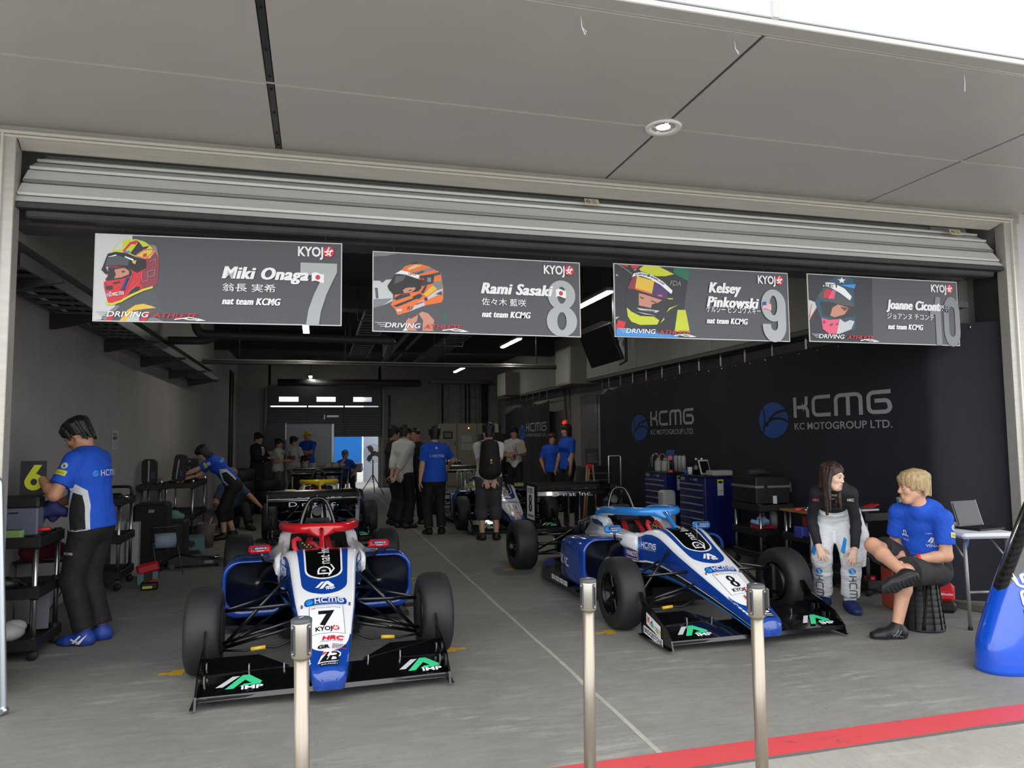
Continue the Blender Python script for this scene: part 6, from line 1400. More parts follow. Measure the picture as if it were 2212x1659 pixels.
p = person('man in dark suit with white shirt reading papers at the back left', (-1.28, 17.5, 0), 62, 1.68, dict(head=(0, 14, 0), LH=(.10, -.32, 1.14), RH=(-.08, -.34, 1.12), LE=(.6, .3, -1), RE=(-.6, .3, -1)), look(shirt=(CBLK, 1.88), fit=.026, hem=.16, hair=('short', HBLK)), **FC)
tag(MB().box((0, 0, 0), (.30, .02, .22), M=rot(rx=R(-35)), bev=.004).build('clipboard', mat('paper_grey', '#8d8a80', .7), None, (-.92, 17.35, 1.17), None, R(62)), 'grey clipboard of papers held by the man in the suit', 'clipboard')
a = Art().poly([(-.05, -.30), (0, -.36), (.05, -.30), (.04, 0), (-.04, 0)], INK['w']).stroke([(0, -.02), (0, -.32)], .03, INK['k']); put(p, 'shirt', a, p['N']-p['up']*.03+p['fwd']*.4, p['ss'], p['up'])
p = person('person in black cap and white shirt with shoulder strap beside the suited man', (-.88, 18.5, 0), 70, 1.55, dict(head=(8, 6, 0), LH=(.16, -.20, 1.0), RH=(-.18, -.26, 1.02), LE=(.5, .5, -1), RE=(-.5, .5, -1)), look(shirt=(CWHT, .8), pants=(CGRN, 1.93, .03), hair=('short', HBLK), cap=CBLK), **FC)
MB().tube([Vector([float(x) for x in q]) for q in (p['SR']+p['up']*.06, p['C']+p['fwd']*.17, p['P']+p['hs']*.17+p['fwd']*.06)], .012, 6).build('shoulder_strap', CBLK, p['root'])
p = person('person seen from behind in white shirt marked with a dark patch near the rear door', (-.54, 19.0, 0), 150, 1.60, dict(head=(-40, 10, 0), LH=(.30, -.28, 1.2), RH=(-.2, -.2, 1.0), LE=(1, .3, -.6), RE=(-.6, .4, -1)), look(shirt=(CWHT, .8), pants=(cloth('pale_grey_trousers', '#8a8986'), 1.93, .02), hair=('short', HBLK)), **FC)
back_print(p, Art().text('Z', 0, .12, .1, INK['k'], bold=.03).rect(-.06, -.03, .20, .09, INK['q']), .22)
person('dark-haired person in dark clothes crouching beside the rear car', (-.36, 18.0, 0), 75, 1.62, dict(P=(0, .12, .42), N=(0, -.10, .86), head=(0, 18, 0), LH=(.1, -.46, .62), RH=(-.15, -.44, .55), LF=(.12, -.12, .085), RF=(-.12, .10, .085)), look(shirt=(cloth('brown_grey_top', '#3b3733'), 1.85), hair=('short', HBLK)), **FC)
p = person('man in yellow cap and blue polo with folded arms by the rear door screen', (-.20, 20.0, 0), -28, 1.76, dict(head=(-12, 10, 0), LH=(-.06, -.26, 1.22), RH=(.02, -.22, 1.16), LE=(1, -.1, -.8), RE=(-1, -.1, -.8), DL=(-.5, -.2, .8), QL=(0, -1, 0), CL=(.1, .1, 1.2, 1.3)), look(shirt=(TBLUE, .75), hair=('crop', HGRY), cap=YELLOW, skin=SKIN2), **FC)
p = person('man in blue shirt seated with hand on chin beside the rear fan', (.80, 20.5, 0), 8, 1.70, dict(P=(0, .15, .46), N=(-.02, .02, .93), head=(0, 4, 0), RH=(-.06, -.16, .98), RE=(-.6, -.6, -.8), LH=(.16, -.25, .56), LE=(.8, .2, -.2), LF=(.15, -.32, .085), RF=(-.15, -.30, .085)), look(shirt=(TBLUE, .75), hair=('short', HGRY)), **FC)
t = thing('folding_chair', 'dark folding chair under the seated man by the fan', 'chair', (.80, 20.68, 0), R(8)); MB().box((0, 0, .36), (.42, .40, .04), bev=.015).build('seat', BLACK, t)
for x in (-.19, .19):
    for y in (-.17, .17): MB().cyl((x, y, 0), (x, y, .35), .012, 8).build('leg', DSTEEL, t)
p = person('man in white shirt and black trousers with hands clasped behind his back', (1.45, 12.5, 0), 128, 1.75, dict(head=(10, 14, 0), ho=(0, -.05, .155), LH=(.04, .24, .88), RH=(-.06, .26, .86), LE=(.8, .9, .1), RE=(-.8, .9, .1), QL=(0, 1, 0), QR=(0, 1, 0), CL=(.7, .7, .7, .7)), look(shirt=(CWHT, 1.62), fit=.022, hem=0, pants=(CBLK, 1.94, .03), hair=('short', HBLK), collar=True), vox=.011)
person('dark-haired man in black shirt mostly hidden behind the white-shirted man', (1.33, 13.05, 0), 100, 1.74, dict(head=(0, 10, 0)), look(shirt=(CBLK, .8), hair=('short', HBLK)), **FC)
p = person('man in black polo facing out between the white shirt and the blue back', (1.74, 13.1, 0), -20, 1.71, dict(head=(-18, 4, 0), LH=(.22, -.12, .9), RH=(-.25, -.05, .9)), look(shirt=(CBLK, .8), hair=('crop', HBLK), skin=SKIN2), **FC)
tag(MB().sphere((0, 0, 0), (.05, .06, .05), 12).cyl((0, 0, 0), (0, -.09, -.02), .035, 12).build('camera_body', BLACK, None, (1.20, 12.38, .80)), 'black camera held behind the back of the man in white shirt', 'camera')
bpy.data.objects['camera_body'].name = 'photo_camera'
p = person('man seen from behind in blue team shirt with team lettering and black trousers', (1.84, 11.55, 0), 184, 1.70, dict(head=(-4, 6, 0), LH=(.24, -.02, .80), RH=(-.32, -.34, 1.06), LE=(.4, .8, -.1), RE=(-1, .4, -.8)), look(hair=('short', HBLK)), vox=.010, face=False)
back_print(p, SHIRT_ART(), .24, .18); put(p, 'shirt', Art().ring(0, 0, .018, .008, INK['w']), p['N']-p['up']*.05-p['fwd']*.4, p['ss'] if np.cross(p['ss'], p['up']).dot(p['fwd']) < 0 else -p['ss'], p['up'])
p = person('man in white T-shirt and grey shorts seen from behind wearing a black backpack', (2.50, 10.6, 0), 172, 1.73, dict(head=(6, 6, 0), LH=(.05, .22, .84), RH=(-.05, .24, .82), LE=(.9, .7, .1), RE=(-.9, .7, .1), QL=(0, 1, 0), QR=(0, 1, 0), CL=(.6, .6, .6, .6), CR=(.7, .7, .7, .7), bw=1.04), look(shirt=(CWHT, .70), pants=(CDGR, 1.10, .03), pfit=.03, hair=('short', HBLK)), vox=.010, face=False)
bk = thing('backpack', 'large black backpack on the back of the man in grey shorts', 'backpack', (2.50, 10.6, 0)); S = SDF(); c0 = p['N']-p['fwd']*.20-p['up']*.04; c1 = p['P']-p['fwd']*.22+p['up']*.10
S.cap(c0, c1, .10, .125, .03, p['ss'], 1.35); S.cap(c0*.35+c1*.65-p['fwd']*.07, c1-p['fwd']*.06+p['up']*.02, .085, .095, .03, p['ss'], 1.25); S.mesh('bag', .012, cloth('backpack_cloth', '#131316'), bk)
for sg in (-1, 1): MB().tube([Vector([float(x) for x in q]) for q in (c0+p['ss']*sg*.09+p['up']*.06, p['SL' if sg > 0 else 'SR']-p['ss']*sg*.05+p['up']*.075, p['C']+p['ss']*sg*.10+p['fwd']*.14)], .022, 8, flat=(1, .4)).build('strap', CBLK, bk)
MB().box((0, 0, 0), (.03, .02, .03), bev=.006).build('tag', INK['Y'], bk, Vector([float(x) for x in (c0*.45+c1*.55-p['fwd']*.18)])); MB().box((0, 0, 0), (.04, .02, .016), bev=.006).build('tag', ALU, bk, Vector([float(x) for x in (c0*.35+c1*.65-p['fwd']*.19)]))
p = person('man in white shirt with lanyard holding papers in front of the rear curtain', (4.40, 16.1, 0), -15, 1.75, dict(head=(-5, 4, 0), LH=(.02, -.26, 1.16), RH=(-.10, -.30, 1.08), LE=(.9, .1, -.8), RE=(-.8, .2, -.8)), look(shirt=(CWHT, .8), hem=0, collar=True, hair=('short', HBLK), skin=SKIN2), **FC)
MB().tube([Vector([float(x) for x in q]) for q in (p['N']+p['ss']*.06+p['fwd']*.02+p['up']*.03, p['N']+p['fwd']*.14-p['up']*.12+p['ss']*.03, p['N']+p['fwd']*.17-p['up']*.32, p['N']+p['fwd']*.14-p['up']*.12-p['ss']*.03, p['N']-p['ss']*.06+p['fwd']*.02+p['up']*.03)], .007, 6).build('lanyard', BLACK, p['root'])
MB().box([float(x) for x in (p['N']+p['fwd']*.18-p['up']*.38)], (.08, .008, .11), bev=.003).build('pass_card', INK['d'], p['root'])
tag(MB().box((0, 0, 0), (.20, .012, .26), M=rot(rx=R(-15), ry=R(-18)), bev=.003).build('paper_sheet', mat('manila_paper', '#a39d8d', .7), None, (4.47, 15.80, 1.28)), 'sheet of papers held by the man with the lanyard', 'paper')
person('person in glasses and blue shirt half hidden behind the woman in profile on the right', (4.86, 14.7, 0), -12, 1.60, dict(head=(-8, 4, 0), RH=(-.20, -.10, .86), LH=(.2, -.06, .86)), look(hair=('short', hairmat('reddish_brown_hair', '#4a2f2a')), skin=SKIN2), **FC)
p = person('woman with dark bobbed hair in blue team shirt in profile by the right wall', (4.95, 14.0, 0), -68, 1.78, dict(head=(-6, 4, 0), LH=(.20, -.10, .86), RH=(-.22, -.12, .86)), look(shirt=(TBLUE, .78), collar=True, hair=('bob', HBRN)), vox=.011, sex='f')
side_print(p, 1, .5)
# ================================================================== tools, furniture and odds and ends
SHELF = mat('black_tray_plastic', '#151618', .55); NAVYM = mat('tool_chest_navy', '#141c58', .35); TABLEW = mat('table_white_plastic', '#d6d8de', .5); TUBEG = mat('grey_tube', '#8d8e8c', .4, .5)
TEAL = mat('teal_plastic', '#5c7f80', .6); CLEAR = mat('cloudy_plastic', '#b9bbb6', .4, alpha=.75); CLOTHB = cloth('light_blue_rag', '#6f8fb8'); GREENC = cloth('pale_green_rag', '#6b938b')
def trolley(label, x0, x1, y0, y1, zs, top=None, posts=(0, 1, 2, 3), r=.017, group=None, handle=False):
    cx, cy = (x0+x1)/2, (y0+y1)/2; t = thing('tool_trolley', label, 'trolley', (cx, cy, 0), 0, group); hx, hy = (x1-x0)/2, (y1-y0)/2; zt = max(zs)
    o = None
    for i in posts:
        px, py = ((-hx, -hy), (hx, -hy), (hx, hy), (-hx, hy))[i]
        p = MB().cyl((0, 0, .10), (0, 0, top or zt), r, 14).build('post', ALU, t, (px, py, 0))
        c = bpy.data.objects.new('caster', None); col.objects.link(c); c.parent = t; c.location = (px, py, 0)
        MB().box((0, .012, .075), (.03, .012, .05)).box((0, .012, .10), (.04, .04, .012)).build('fork', CHROME, c); b = MB(); b.lathe([(0, -.012), (.034, -.012), (.038, 0), (.034, .012), (0, .012)], 20, Matrix.Translation((0, 0, .038)) @ rot(rx=R(90))); b.build('caster_wheel', RUBBER, c)
    for z in zs:
        b = MB(); b.box((0, 0, z), (2*hx+.06, 2*hy+.06, .014))
        for sx in (-1, 1): b.box((sx*(hx+.03), 0, z+.012), (.012, 2*hy+.07, .075), bev=.004); b.box((0, sx*(hy+.03), z+.012), (2*hx+.07, .012, .075), bev=.004)
        b.build('tray', SHELF, t)
        for i in posts:
            px, py = ((-hx, -hy), (hx, -hy), (hx, hy), (-hx, hy))[i]; MB().cyl((px, py, z-.035), (px, py, z+.06), r+.010, 12).build('tray_socket', SHELF, t)
    if handle: MB().tube(round_path([(-hx, hy, zt), (-hx, hy, zt+.14), (hx, hy, zt+.14), (hx, hy, zt)], .05), .016, 10).build('handle', BLACK, t)
    return t
def item(name, label, cat, mb, m, loc, rz=0.0, group=None): return tag(mb.build(name, m, None, loc, None, rz), label, cat, group)
# --- left side
trolley('silver-post tool trolley nearest the left doorpost with three black trays', -2.26, -1.88, 5.82, 6.26, (.10, .45, .80))
b = thing('tool_case', 'grey open tool case on the left trolley under the dark number board', 'case', (-2.06, 6.06, .835)); MB().box((0, 0, .10), (.25, .13, .20), bev=.01).build('body', mat('case_grey', '#5d6272', .5), b); MB().box((0, .0, .24), (.26, .14, .09), bev=.015).build('lid', mat('case_lid', '#1c1d21', .5), b)
MB().box((-.03, -.062, .165), (.07, .008, .014), bev=.003).build('handle_slot', BLACK, b); a = Art()
for k in range(4): a.stroke([(.03+.016*k, .03), (.03+.016*k, .10)], .005, INK['l']); a.ell(.03+.016*k, .155, .005, .004, INK['l'], n=10)
a.flat('bit', b, (0, -.061, 0), (1, 0, 0), (0, 0, 1))
t = thing('number_board', 'black board with a lime yellow 6 held upright over the grey case', 'board', (-2.00, 6.08, 1.245-.0), R(6)); MB().box((0, 0, 0), (.165, .006, .25), bev=.001).build('panel', mat('board_black', '#26242a', .6), t); Art().add(art_digit('6', INK['y']), -.055, -.09, .165, .185).flat('number', t, (0, -.003, 0), (1, 0, 0), (0, 0, 1)); Art().rect(.06, -.11, .07, -.09, INK['G']).flat('label', t, (0, -.003, 0), (1, 0, 0), (0, 0, 1))
t = thing('terminal_block', 'small green screw box on the left trolley edge', 'box', (-2.03, 5.86, .835), R(-4)); MB().box((0, 0, .03), (.105, .05, .055), bev=.004).build('body', mat('light_green', '#7fa060', .5), t)
for k in range(8): MB().cyl((-.042+.012*k, 0, .055), (-.042+.012*k, 0, .064), .004, 8).build('screw', BLACK, t)
b = MB(); b.lathe([(0, 0), (.03, 0), (.032, .02), (.032, .10), (.012, .14), (.012, .165), (0, .165)], 18); t = item('water_bottle', 'clear water bottle with white cap at the left picture edge', 'bottle', b, CLEAR, (-2.19, 6.0, .835)); MB().cyl((0, 0, .16), (0, 0, .185), .015, 12).build('cap', WHITE, t); MB().lathe([(.0325, .04), (.0325, .085)], 18).build('label', mat('bottle_label', '#8fb5d2', .5), t)
S = SDF()
for k in range(9): S.cap((rnd.uniform(-.10, .10), rnd.uniform(-.05, .05), rnd.uniform(0, .07)), (rnd.uniform(-.12, .12), rnd.uniform(-.05, .05), rnd.uniform(-.06, .06)), .035, .025, .03)
o = S.mesh('cloth', .008, cloth('navy_cloth', '#262a5e'), None); o.location = (-1.93, 6.19, .98); tag(o, 'dark blue cloth in the lower hand of the mechanic', 'cloth')
t = thing('hand_tool', 'red-handled tool lying on the left trolley by the mechanic', 'tool', (-1.95, 6.02, .87), R(8)); MB().tube([(-.02, 0, 0), (.09, 0, .008)], .014, 10).build('grip', RED, t); MB().tube([(-.02, 0, 0), (-.06, 0, -.004)], .018, 10).build('tool_head', BLACK, t)
t = thing('power_cable', 'black cable heaped on the middle tray of the left trolley', 'cable', (-2.08, 5.95, .50)); MB().tube([(.10*math.cos(a*.9)*(1-.02*a), .07*math.sin(a*.9), .008*(a % 7)) for a in range(26)], .009, 8).build('cord', RUBBER, t)
t = thing('blower', 'black cylindrical blower lying on the middle left tray', 'tool', (-2.13, 5.88, .52)); MB().tube([(-.08, 0, 0), (.05, .02, 0), (.12, .04, -.01)], [.045, .05, .03], 16).build('body', BLACK, t); MB().cyl((-.085, 0, 0), (-.08, 0, 0), .035, 16).build('intake', DSTEEL, t)
item('metal_plate', 'grey metal plate leaning under the left trolley', 'plate', MB().box((0, 0, .16), (.10, .012, .30), M=rot(rx=R(-6)), bev=.003), mat('plate_grey', '#85888f', .4, .5), (-1.95, 6.20, .12))
item('white_bag', 'white crumpled bag on the bottom tray of the left trolley', 'bag', MB().sphere((0, 0, .06), (.13, .10, .07), 14).sphere((.05, .03, .09), (.08, .06, .05), 12), mat('bag_white', '#b7b7b2', .6, bmp=.6, bs=20), (-2.10, 5.95, .115))
S = SDF(); S.cap((-.1, 0, .05), (.1, 0, .06), .075, .06, .03); S.cap((0, .03, .1), (.06, 0, .12), .05, .04, .03); o = S.mesh('red_bag', .012, cloth('dark_red_cloth', '#5c1520'), None); o.location = (-2.06, 6.55, .60); tag(o, 'dark red bag on the wire table behind the left trolley', 'bag')
t = thing('wire_table', 'thin-legged white wire table behind the left trolley', 'table', (-2.02, 6.72, 0)); MB().box((0, 0, .57), (.5, .4, .02), bev=.004).build('top', SHELF, t)
for x in (-.23, .23):
    for y in (-.18, .18): MB().cyl((x, y, 0), (x, y, .57), .008, 8).build('leg', ALU, t)
MB().tube([(.23, -.18, .56), (.02, -.18, .2)], .006, 6).build('brace', ALU, t)
trolley('second silver-post trolley behind the mechanic along the left wall', -2.24, -1.93, 8.25, 8.75, (.14, .50, .88), handle=True)
t = thing('wheel_gun', 'black air tool with metal fittings on the top tray behind the mechanic', 'tool', (-2.03, 8.45, .93)); MB().box((0, 0, 0), (.16, .08, .08), bev=.02).build('body', BLACK, t); MB().cyl((.08, 0, 0), (.14, 0, 0), .025, 12).build('socket', CHROME, t); MB().box((-.03, 0, -.0), (.04, .06, .09), bev=.01).build('grip', RUBBER, t)
for i, (x, y, h_) in enumerate(((-2.12, 9.05, .62), (-1.98, 9.12, .60))): item('carton', ['tall white carton standing behind the second left trolley, left one', 'tall white carton standing behind the second left trolley, right one'][i], 'box', MB().box((0, 0, h_/2), (.12, .12, h_), bev=.004), mat('carton_white', '#a5a6a2', .7), (x, y, 0))
t = thing('flight_case', 'large black fabric case standing by the left wall beyond the second trolley', 'case', (-1.86, 9.5, 0), R(2)); MB().box((0, 0, .42), (.36, .46, .72), bev=.03).build('body', mat('case_black_fabric', '#141416', .8, bmp=.2), t); MB().box((.02, -.232, .70), (.06, .006, .035)).build('label', INK['G'], t)
for x in (-.13, .13):
    for y in (-.17, .17): MB().cyl((x-.012, y, .03), (x+.012, y, .03), .03, 14).cyl((x, y, .03), (x, y, .07), .012, 8).build('caster', RUBBER, t)
t = thing('trolley_jack', 'black low trolley jack on the floor left of the red-halo car', 'jack', (-1.38, 9.55, 0), R(8))
MB().prism([(-.30, .03), (-.30, .11), (-.18, .15), (.05, .09), (.30, .07), (.34, .04), (.30, .03)], .20, Matrix.Translation((0, .10, 0)) @ rot(rx=R(90))).build('chassis', BLACK, t)
for x in (-.26, .28):
    for y in (-.11, .11): MB().cyl((x, y-.012, .03), (x, y+.012, .03), .03, 16).build('wheel', DSTEEL, t)
MB().tube([(-.18, 0, .15), (.02, 0, .13), (.20, 0, .10)], .018, 8).build('lift_arm', DSTEEL, t); MB().cyl((.22, 0, .09), (.22, 0, .115), .05, 18).build('saddle', CHROME, t); MB().box((.14, -.105, .06), (.10, .006, .035)).build('label', INK['G'], t)
t = thing('step_stool', 'teal plastic step stool by the left wall', 'stool', (-1.62, 10.75, 0), R(10)); MB().box((0, 0, .215), (.32, .24, .025), bev=.01).build('seat', mat('stool_top_teal', '#4d6c70', .6), t)
for s_ in (-1, 1):
    A_ = [(-.15, .21), (-.18, 0), (-.12, 0), (-.10, .05), (.10, .05), (.12, 0), (.18, 0), (.15, .21)]; MB().prism(A_, .014, Matrix.Translation((0, s_*.115+.007, 0)) @ rot(rx=R(90))).build('side_panel', TEAL, t); MB().cyl((0, s_*.125, .13), (0, s_*.1255, .13), .045, 18).build('hand_hole', BLACK, t)
    B_ = [(-.10, .21), (-.13, 0), (-.08, 0), (-.06, .05), (.06, .05), (.08, 0), (.13, 0), (.10, .21)]; MB().prism(B_, .014, Matrix.Translation((s_*.155-.007, 0, 0)) @ rot(rz=R(90)) @ rot(rx=R(90))).build('end_panel', TEAL, t); MB().cyl((s_*.158, 0, .13), (s_*.164, 0, .13), .035, 18).build('hand_hole', BLACK, t)
t = thing('paper_roll_stand', 'blue-grey paper roll on a thin leaning wire stand near the jack', 'stand', (-1.58, 9.15, 0), R(20)); b = MB(); b.lathe([(.035, -.11), (.085, -.11), (.088, 0), (.085, .11), (.035, .11), (.035, -.11)], 24, Matrix.Translation((-.06, .12, .36)) @ rot(ry=R(90))); b.build('paper_roll', mat('blue_grey_paper', '#8d9cae', .8), t)
for x in (-.19, .07): MB().tube([(x, .14, .52), (x, .10, .34), (x+.02, -.16, .006)], .006, 6).build('leg', DSTEEL, t)
MB().tube([(-.19, .12, .36), (.07, .12, .36)], .01, 8).tube([(-.19, .12, .36), (-.19, .38, .006)], .006, 6).build('roll_bar', DSTEEL, t); MB().box((-.06, .14, .52), (.27, .10, .012)).build('top_plate', BLACK, t)
t = thing('hydraulic_jack', 'red hydraulic jack body beside the black fabric case', 'jack', (-1.72, 8.6, 0), R(15)); MB().box((0, 0, .16), (.22, .11, .10), M=rot(ry=R(-12)), bev=.02).build('body', RED, t); MB().box((-.07, 0, .06), (.06, .09, .12)).box((.07, 0, .06), (.05, .09, .12)).build('foot', TEAL, t); MB().tube([(.08, 0, .2), (.16, 0, .24)], .014, 8).build('handle', BLACK, t)
t = thing('battery_charger', 'small black charger with lime label on the floor', 'charger', (-1.62, 8.2, 0), R(10)); MB().box((0, 0, .045), (.16, .10, .08), bev=.015).build('body', BLACK, t); MB().box((-.02, -.052, .035), (.09, .004, .025)).build('label', INK['y'], t); MB().box((.04, 0, .088), (.07, .06, .014), bev=.004).build('battery', RED, t)
trolley('dark tool trolley at which the bending woman works', -2.12, -1.70, 11.3, 12.45, (.12, .42, .86), top=.95)
for i, (x, y, z, ln_, lb) in enumerate(((-2.16, 10.75, .93, 0, 'rounded black upright case left of the taller one by the left wall'), (-1.98, 11.8, .91, 14, 'taller rounded black upright case leaning on the woman\'s trolley'))):
    c = thing('instrument_case', lb, 'case', (x, y, z), 0, 'black upright cases by the left wall'); M_ = rot(ry=R(ln_*.5)); A_ = [(q[0], q[1]) for q in Art().rrect(-.09, 0, .09, .34 if i == 0 else .40, .06, INK['k']).L[0][0]]
    MB().prism(A_, .10, M_ @ Matrix.Translation((0, .05, 0)) @ rot(rx=R(90))).build('shell', BLACK, c); MB().box((.0, -.055, .18), (.018, .01, .28), M=M_).build('side_trim', ALU, c); MB().box((.05, -.056, .12), (.05, .01, .10), bev=.004).build('latch', INK['v'], c)
trolley('small dark trolley under the shorter upright case by the left wall', -2.22, -2.0, 10.6, 11.0, (.12, .50, .885))
c = thing('storage_case', 'square black case with grey lettered label beside the bending woman', 'case', (-1.92, 12.25, .90)); MB().box((0, 0, .17), (.28, .25, .33), bev=.015).build('body', mat('case_charcoal', '#222327', .6), c); Art().rect(-.055, -.02, .055, .025, INK['G']).text('CASE', -.045, -.012, .026, INK['k'], bold=.02, fit=.09).flat('label', c, (0, -.126, .19), (1, 0, 0), (0, 0, 1)); Art().rect(-.05, .10, .06, .115, INK['l']).flat('vent', c, (0, -.126, .19), (1, 0, 0), (0, 0, 1))
item('paper_sheet', 'small white paper held by the bending woman', 'paper', MB().box((0, 0, 0), (.10, .06, .003), M=rot(rx=R(35))), mat('white_paper', '#c9cad4', .7), (-2.0, 11.93, .99))
S = SDF(); S.cap((-.14, 0, .05), (.14, .02, .04), .05, .04, .03); S.cap((-.04, 0, .09), (.08, 0, .08), .045, .04, .03); o = S.mesh('rag', .012, GREENC, None); o.location = (-1.78, 10.05, .515); tag(o, 'pale green cloth heaped on the dark crate by the left wall', 'cloth')
t = item('plastic_crate', 'dark plastic crate under the pale green cloth', 'crate', MB().box((0, 0, .265), (.46, .40, .50), bev=.02), mat('crate_dark', '#1d1f24', .6), (-1.80, 10.05, 0)); MB().box((.1, -.203, .3), (.012, .004, .05)).build('label', WHITE, t)
item('waste_bin', 'grey plastic bin with a stick by the bending woman\'s feet', 'bin', MB().lathe([(0, 0), (.10, 0), (.13, .34), (.12, .34), (.09, .02)], 20), mat('bin_grey', '#5c5250', .6), (-1.50, 11.2, 0)); item('wooden_stick', 'short wooden stick standing in the grey bin', 'stick', MB().cyl((0, 0, .03), (.13, 0, .42), .014, 8), mat('pale_wood', '#a58a68', .6), (-1.55, 11.2, 0))
item('grey_carton', 'grey upright box behind the bending woman\'s legs', 'box', MB().box((0, 0, .26), (.16, .16, .52), bev=.01), mat('box_mid_grey', '#4b4b4e', .7), (-1.42, 12.9, 0))
t = thing('barrier_frame', 'silver pipe barrier frame standing by the left doorpost', 'barrier', (-1.655, 4.73, 0)); MB().tube(round_path([(-.10, -.17, .02), (0, 0, .02), (-.075, .02, 1.30), (-.45, .02, 1.32)], .03, 5), .017, 14).build('pipe', mat('barrier_silver', '#b9c0c6', .3, .8), t); MB().sphere((0, 0, .024), .024, 14).build('elbow', ALU, t); MB().tube([(-.04, .01, .30), (-.45, .01, .30)], .012, 10).build('cross_pipe', _M['barrier_silver'], t)
# --- right side
for i, (y0, y1, lb) in enumerate(((8.57, 9.27, 'nearer navy tool chest with a clear box on top'), (9.68, 10.37, 'farther navy tool chest with jugs and a red drill on top'))):
    c = thing('tool_chest', lb, 'tool chest', (5.18, (y0+y1)/2, 0), 0, 'navy tool chests along the curtain'); d = y1-y0
    MB().box((0, 0, .52), (.49, d, .88), bev=.012).build('body', NAVYM, c); MB().box((0, 0, .965), (.50, d+.01, .018), bev=.004).build('top_mat', BLACK, c)
    z = .875
    for k, h_ in enumerate((.075, .095, .095, .095, .095, .095, .17)):
        z -= h_; dr = MB().box((-.248, 0, z+h_/2), (.012, d-.07, h_-.008), bev=.004).build('drawer', mat('drawer_navy', '#161e5a', .35), c); MB().box((-.262, 0, z+h_-.02), (.02, d-.09, .012), bev=.004).build('drawer_handle', mat('drawer_pull', '#8b887c', .35, .6), dr)
    Art().rect(-.30, -.02, -.18, .025, INK['G']).rect(.05, -.015, .16, .015, INK['G']).flat('badge', c, (-.247, 0, .92), (0, -1, 0), (0, 0, 1)); MB().cyl((-.247, .0, .92), (-.256, .0, .92), .008, 10).build('lock', CHROME, c)
    Art().rect(-.045, -.14, .045, .07, INK['l']).rect(-.045, .02, .045, .07, INK['y']).ell(0, .035, .035, .016, INK['k']).rect(-.04, -.075, .04, -.07, INK['d']).flat('tag', c, (-.02, -d/2-.001, .86), (1, 0, 0), (0, 0, 1))
    for x in (-.18, .18):
        for y in (-d/2+.08, d/2-.08): MB().cyl((x-.015, y, .04), (x+.015, y, .04), .04, 14).build('caster', RUBBER, c)
ZT = .975
def jug(x, y, lb):
    t = thing('fluid_jug', lb, 'jug', (x, y, ZT), 0, 'cloudy jugs on the farther tool chest'); MB().lathe([(0, 0), (.055, 0), (.06, .02), (.06, .14), (.045, .165), (.03, .17), (0, .17)], 20).build('body', CLEAR, t); MB().cyl((0, 0, .17), (0, 0, .20), .035, 16).build('cap', mat('cap_grey', '#9a9b96', .5), t); MB().tube([(0, 0, .20), (-.01, .02, .26), (-.05, .05, .27), (-.08, .06, .20), (-.085, .06, .06)], .005, 6).build('hose', CLEAR, t)
jug(5.10, 10.22, 'left of two cloudy fluid jugs on the farther tool chest'); jug(5.12, 10.03, 'right of two cloudy fluid jugs on the farther tool chest')
t = thing('spray_can', 'silver bottle with red nozzle beside the cloudy jugs', 'bottle', (5.10, 9.88, ZT)); MB().lathe([(0, 0), (.034, 0), (.036, .01), (.036, .15), (.015, .19), (0, .19)], 18).build('body', mat('can_silver', '#8a8b8e', .35, .6), t); MB().cyl((0, 0, .19), (0, 0, .235), .016, 10).build('nozzle', RED, t)
for i, (x, y) in enumerate(((5.28, 10.0), (5.30, 9.91), (5.31, 9.82))): t = item('spray_can', ['white can with green cap behind the drill, leftmost of three', 'white can with green cap behind the drill, middle of three', 'white can with green cap behind the drill, rightmost of three'][i], 'can', MB().lathe([(0, 0), (.034, 0), (.034, .22), (.02, .24), (0, .24)], 16), mat('can_white', '#a9aaa6', .4), (x, y, ZT), 0, 'white cans on the tool chest'); MB().cyl((0, 0, .24), (0, 0, .255), .016, 10).build('cap', INK['D'], t)
t = thing('cordless_drill', 'red and black cordless drill standing on the farther tool chest', 'drill', (5.05, 9.74, ZT), R(60)); MB().box((0, 0, .02), (.12, .07, .045), bev=.01).build('battery', RED, t); MB().tube([(0, 0, .04), (.012, 0, .14), (.02, 0, .19)], [.022, .02, .024], 12).build('grip', BLACK, t); MB().cyl((-.06, 0, .215), (.075, 0, .215), .035, 16).build('motor', RED, t); MB().cyl((.075, 0, .215), (.13, 0, .215), .022, 14, r2=.012).build('chuck', BLACK, t)
item('blue_tray', 'blue plastic board standing behind the jugs', 'board', MB().box((0, 0, .16), (.02, .26, .32), M=rot(ry=R(8)), bev=.01), mat('dark_blue_plastic', '#1d4488', .5), (5.30, 10.25, ZT)); t = thing('lamp_arm', 'bent silver arm with red coil at the far end of the chest', 'lamp', (5.0, 10.32, ZT)); MB().tube([(-.02, .0, 0), (.02, -.0, .22), (.06, -.06, .27), (.10, -.10, .26)], .007, 8).build('arm', CHROME, t); MB().sphere((.11, -.11, .16), (.03, .03, .09), 12).build('coil', mat('coil_red', '#8c1722', .5), t); MB().cyl((-.02, 0, 0), (-.02, 0, .01), .04, 14).build('base', BLACK, t)
item('paper_cup', 'white paper cup on the nearer tool chest', 'cup', MB().lathe([(0, 0), (.028, 0), (.037, .10), (.034, .10), (.026, .006), (0, .006)], 20), mat('cup_white', '#d2d2ce', .6), (5.03, 9.13, ZT)); item('blue_cup', 'small blue cup beside the white paper cup', 'cup', MB().lathe([(0, 0), (.028, 0), (.034, .06), (.03, .06), (.024, .006), (0, .006)], 18), mat('cup_blue', '#2a4fa8', .5), (5.02, 9.22, ZT))
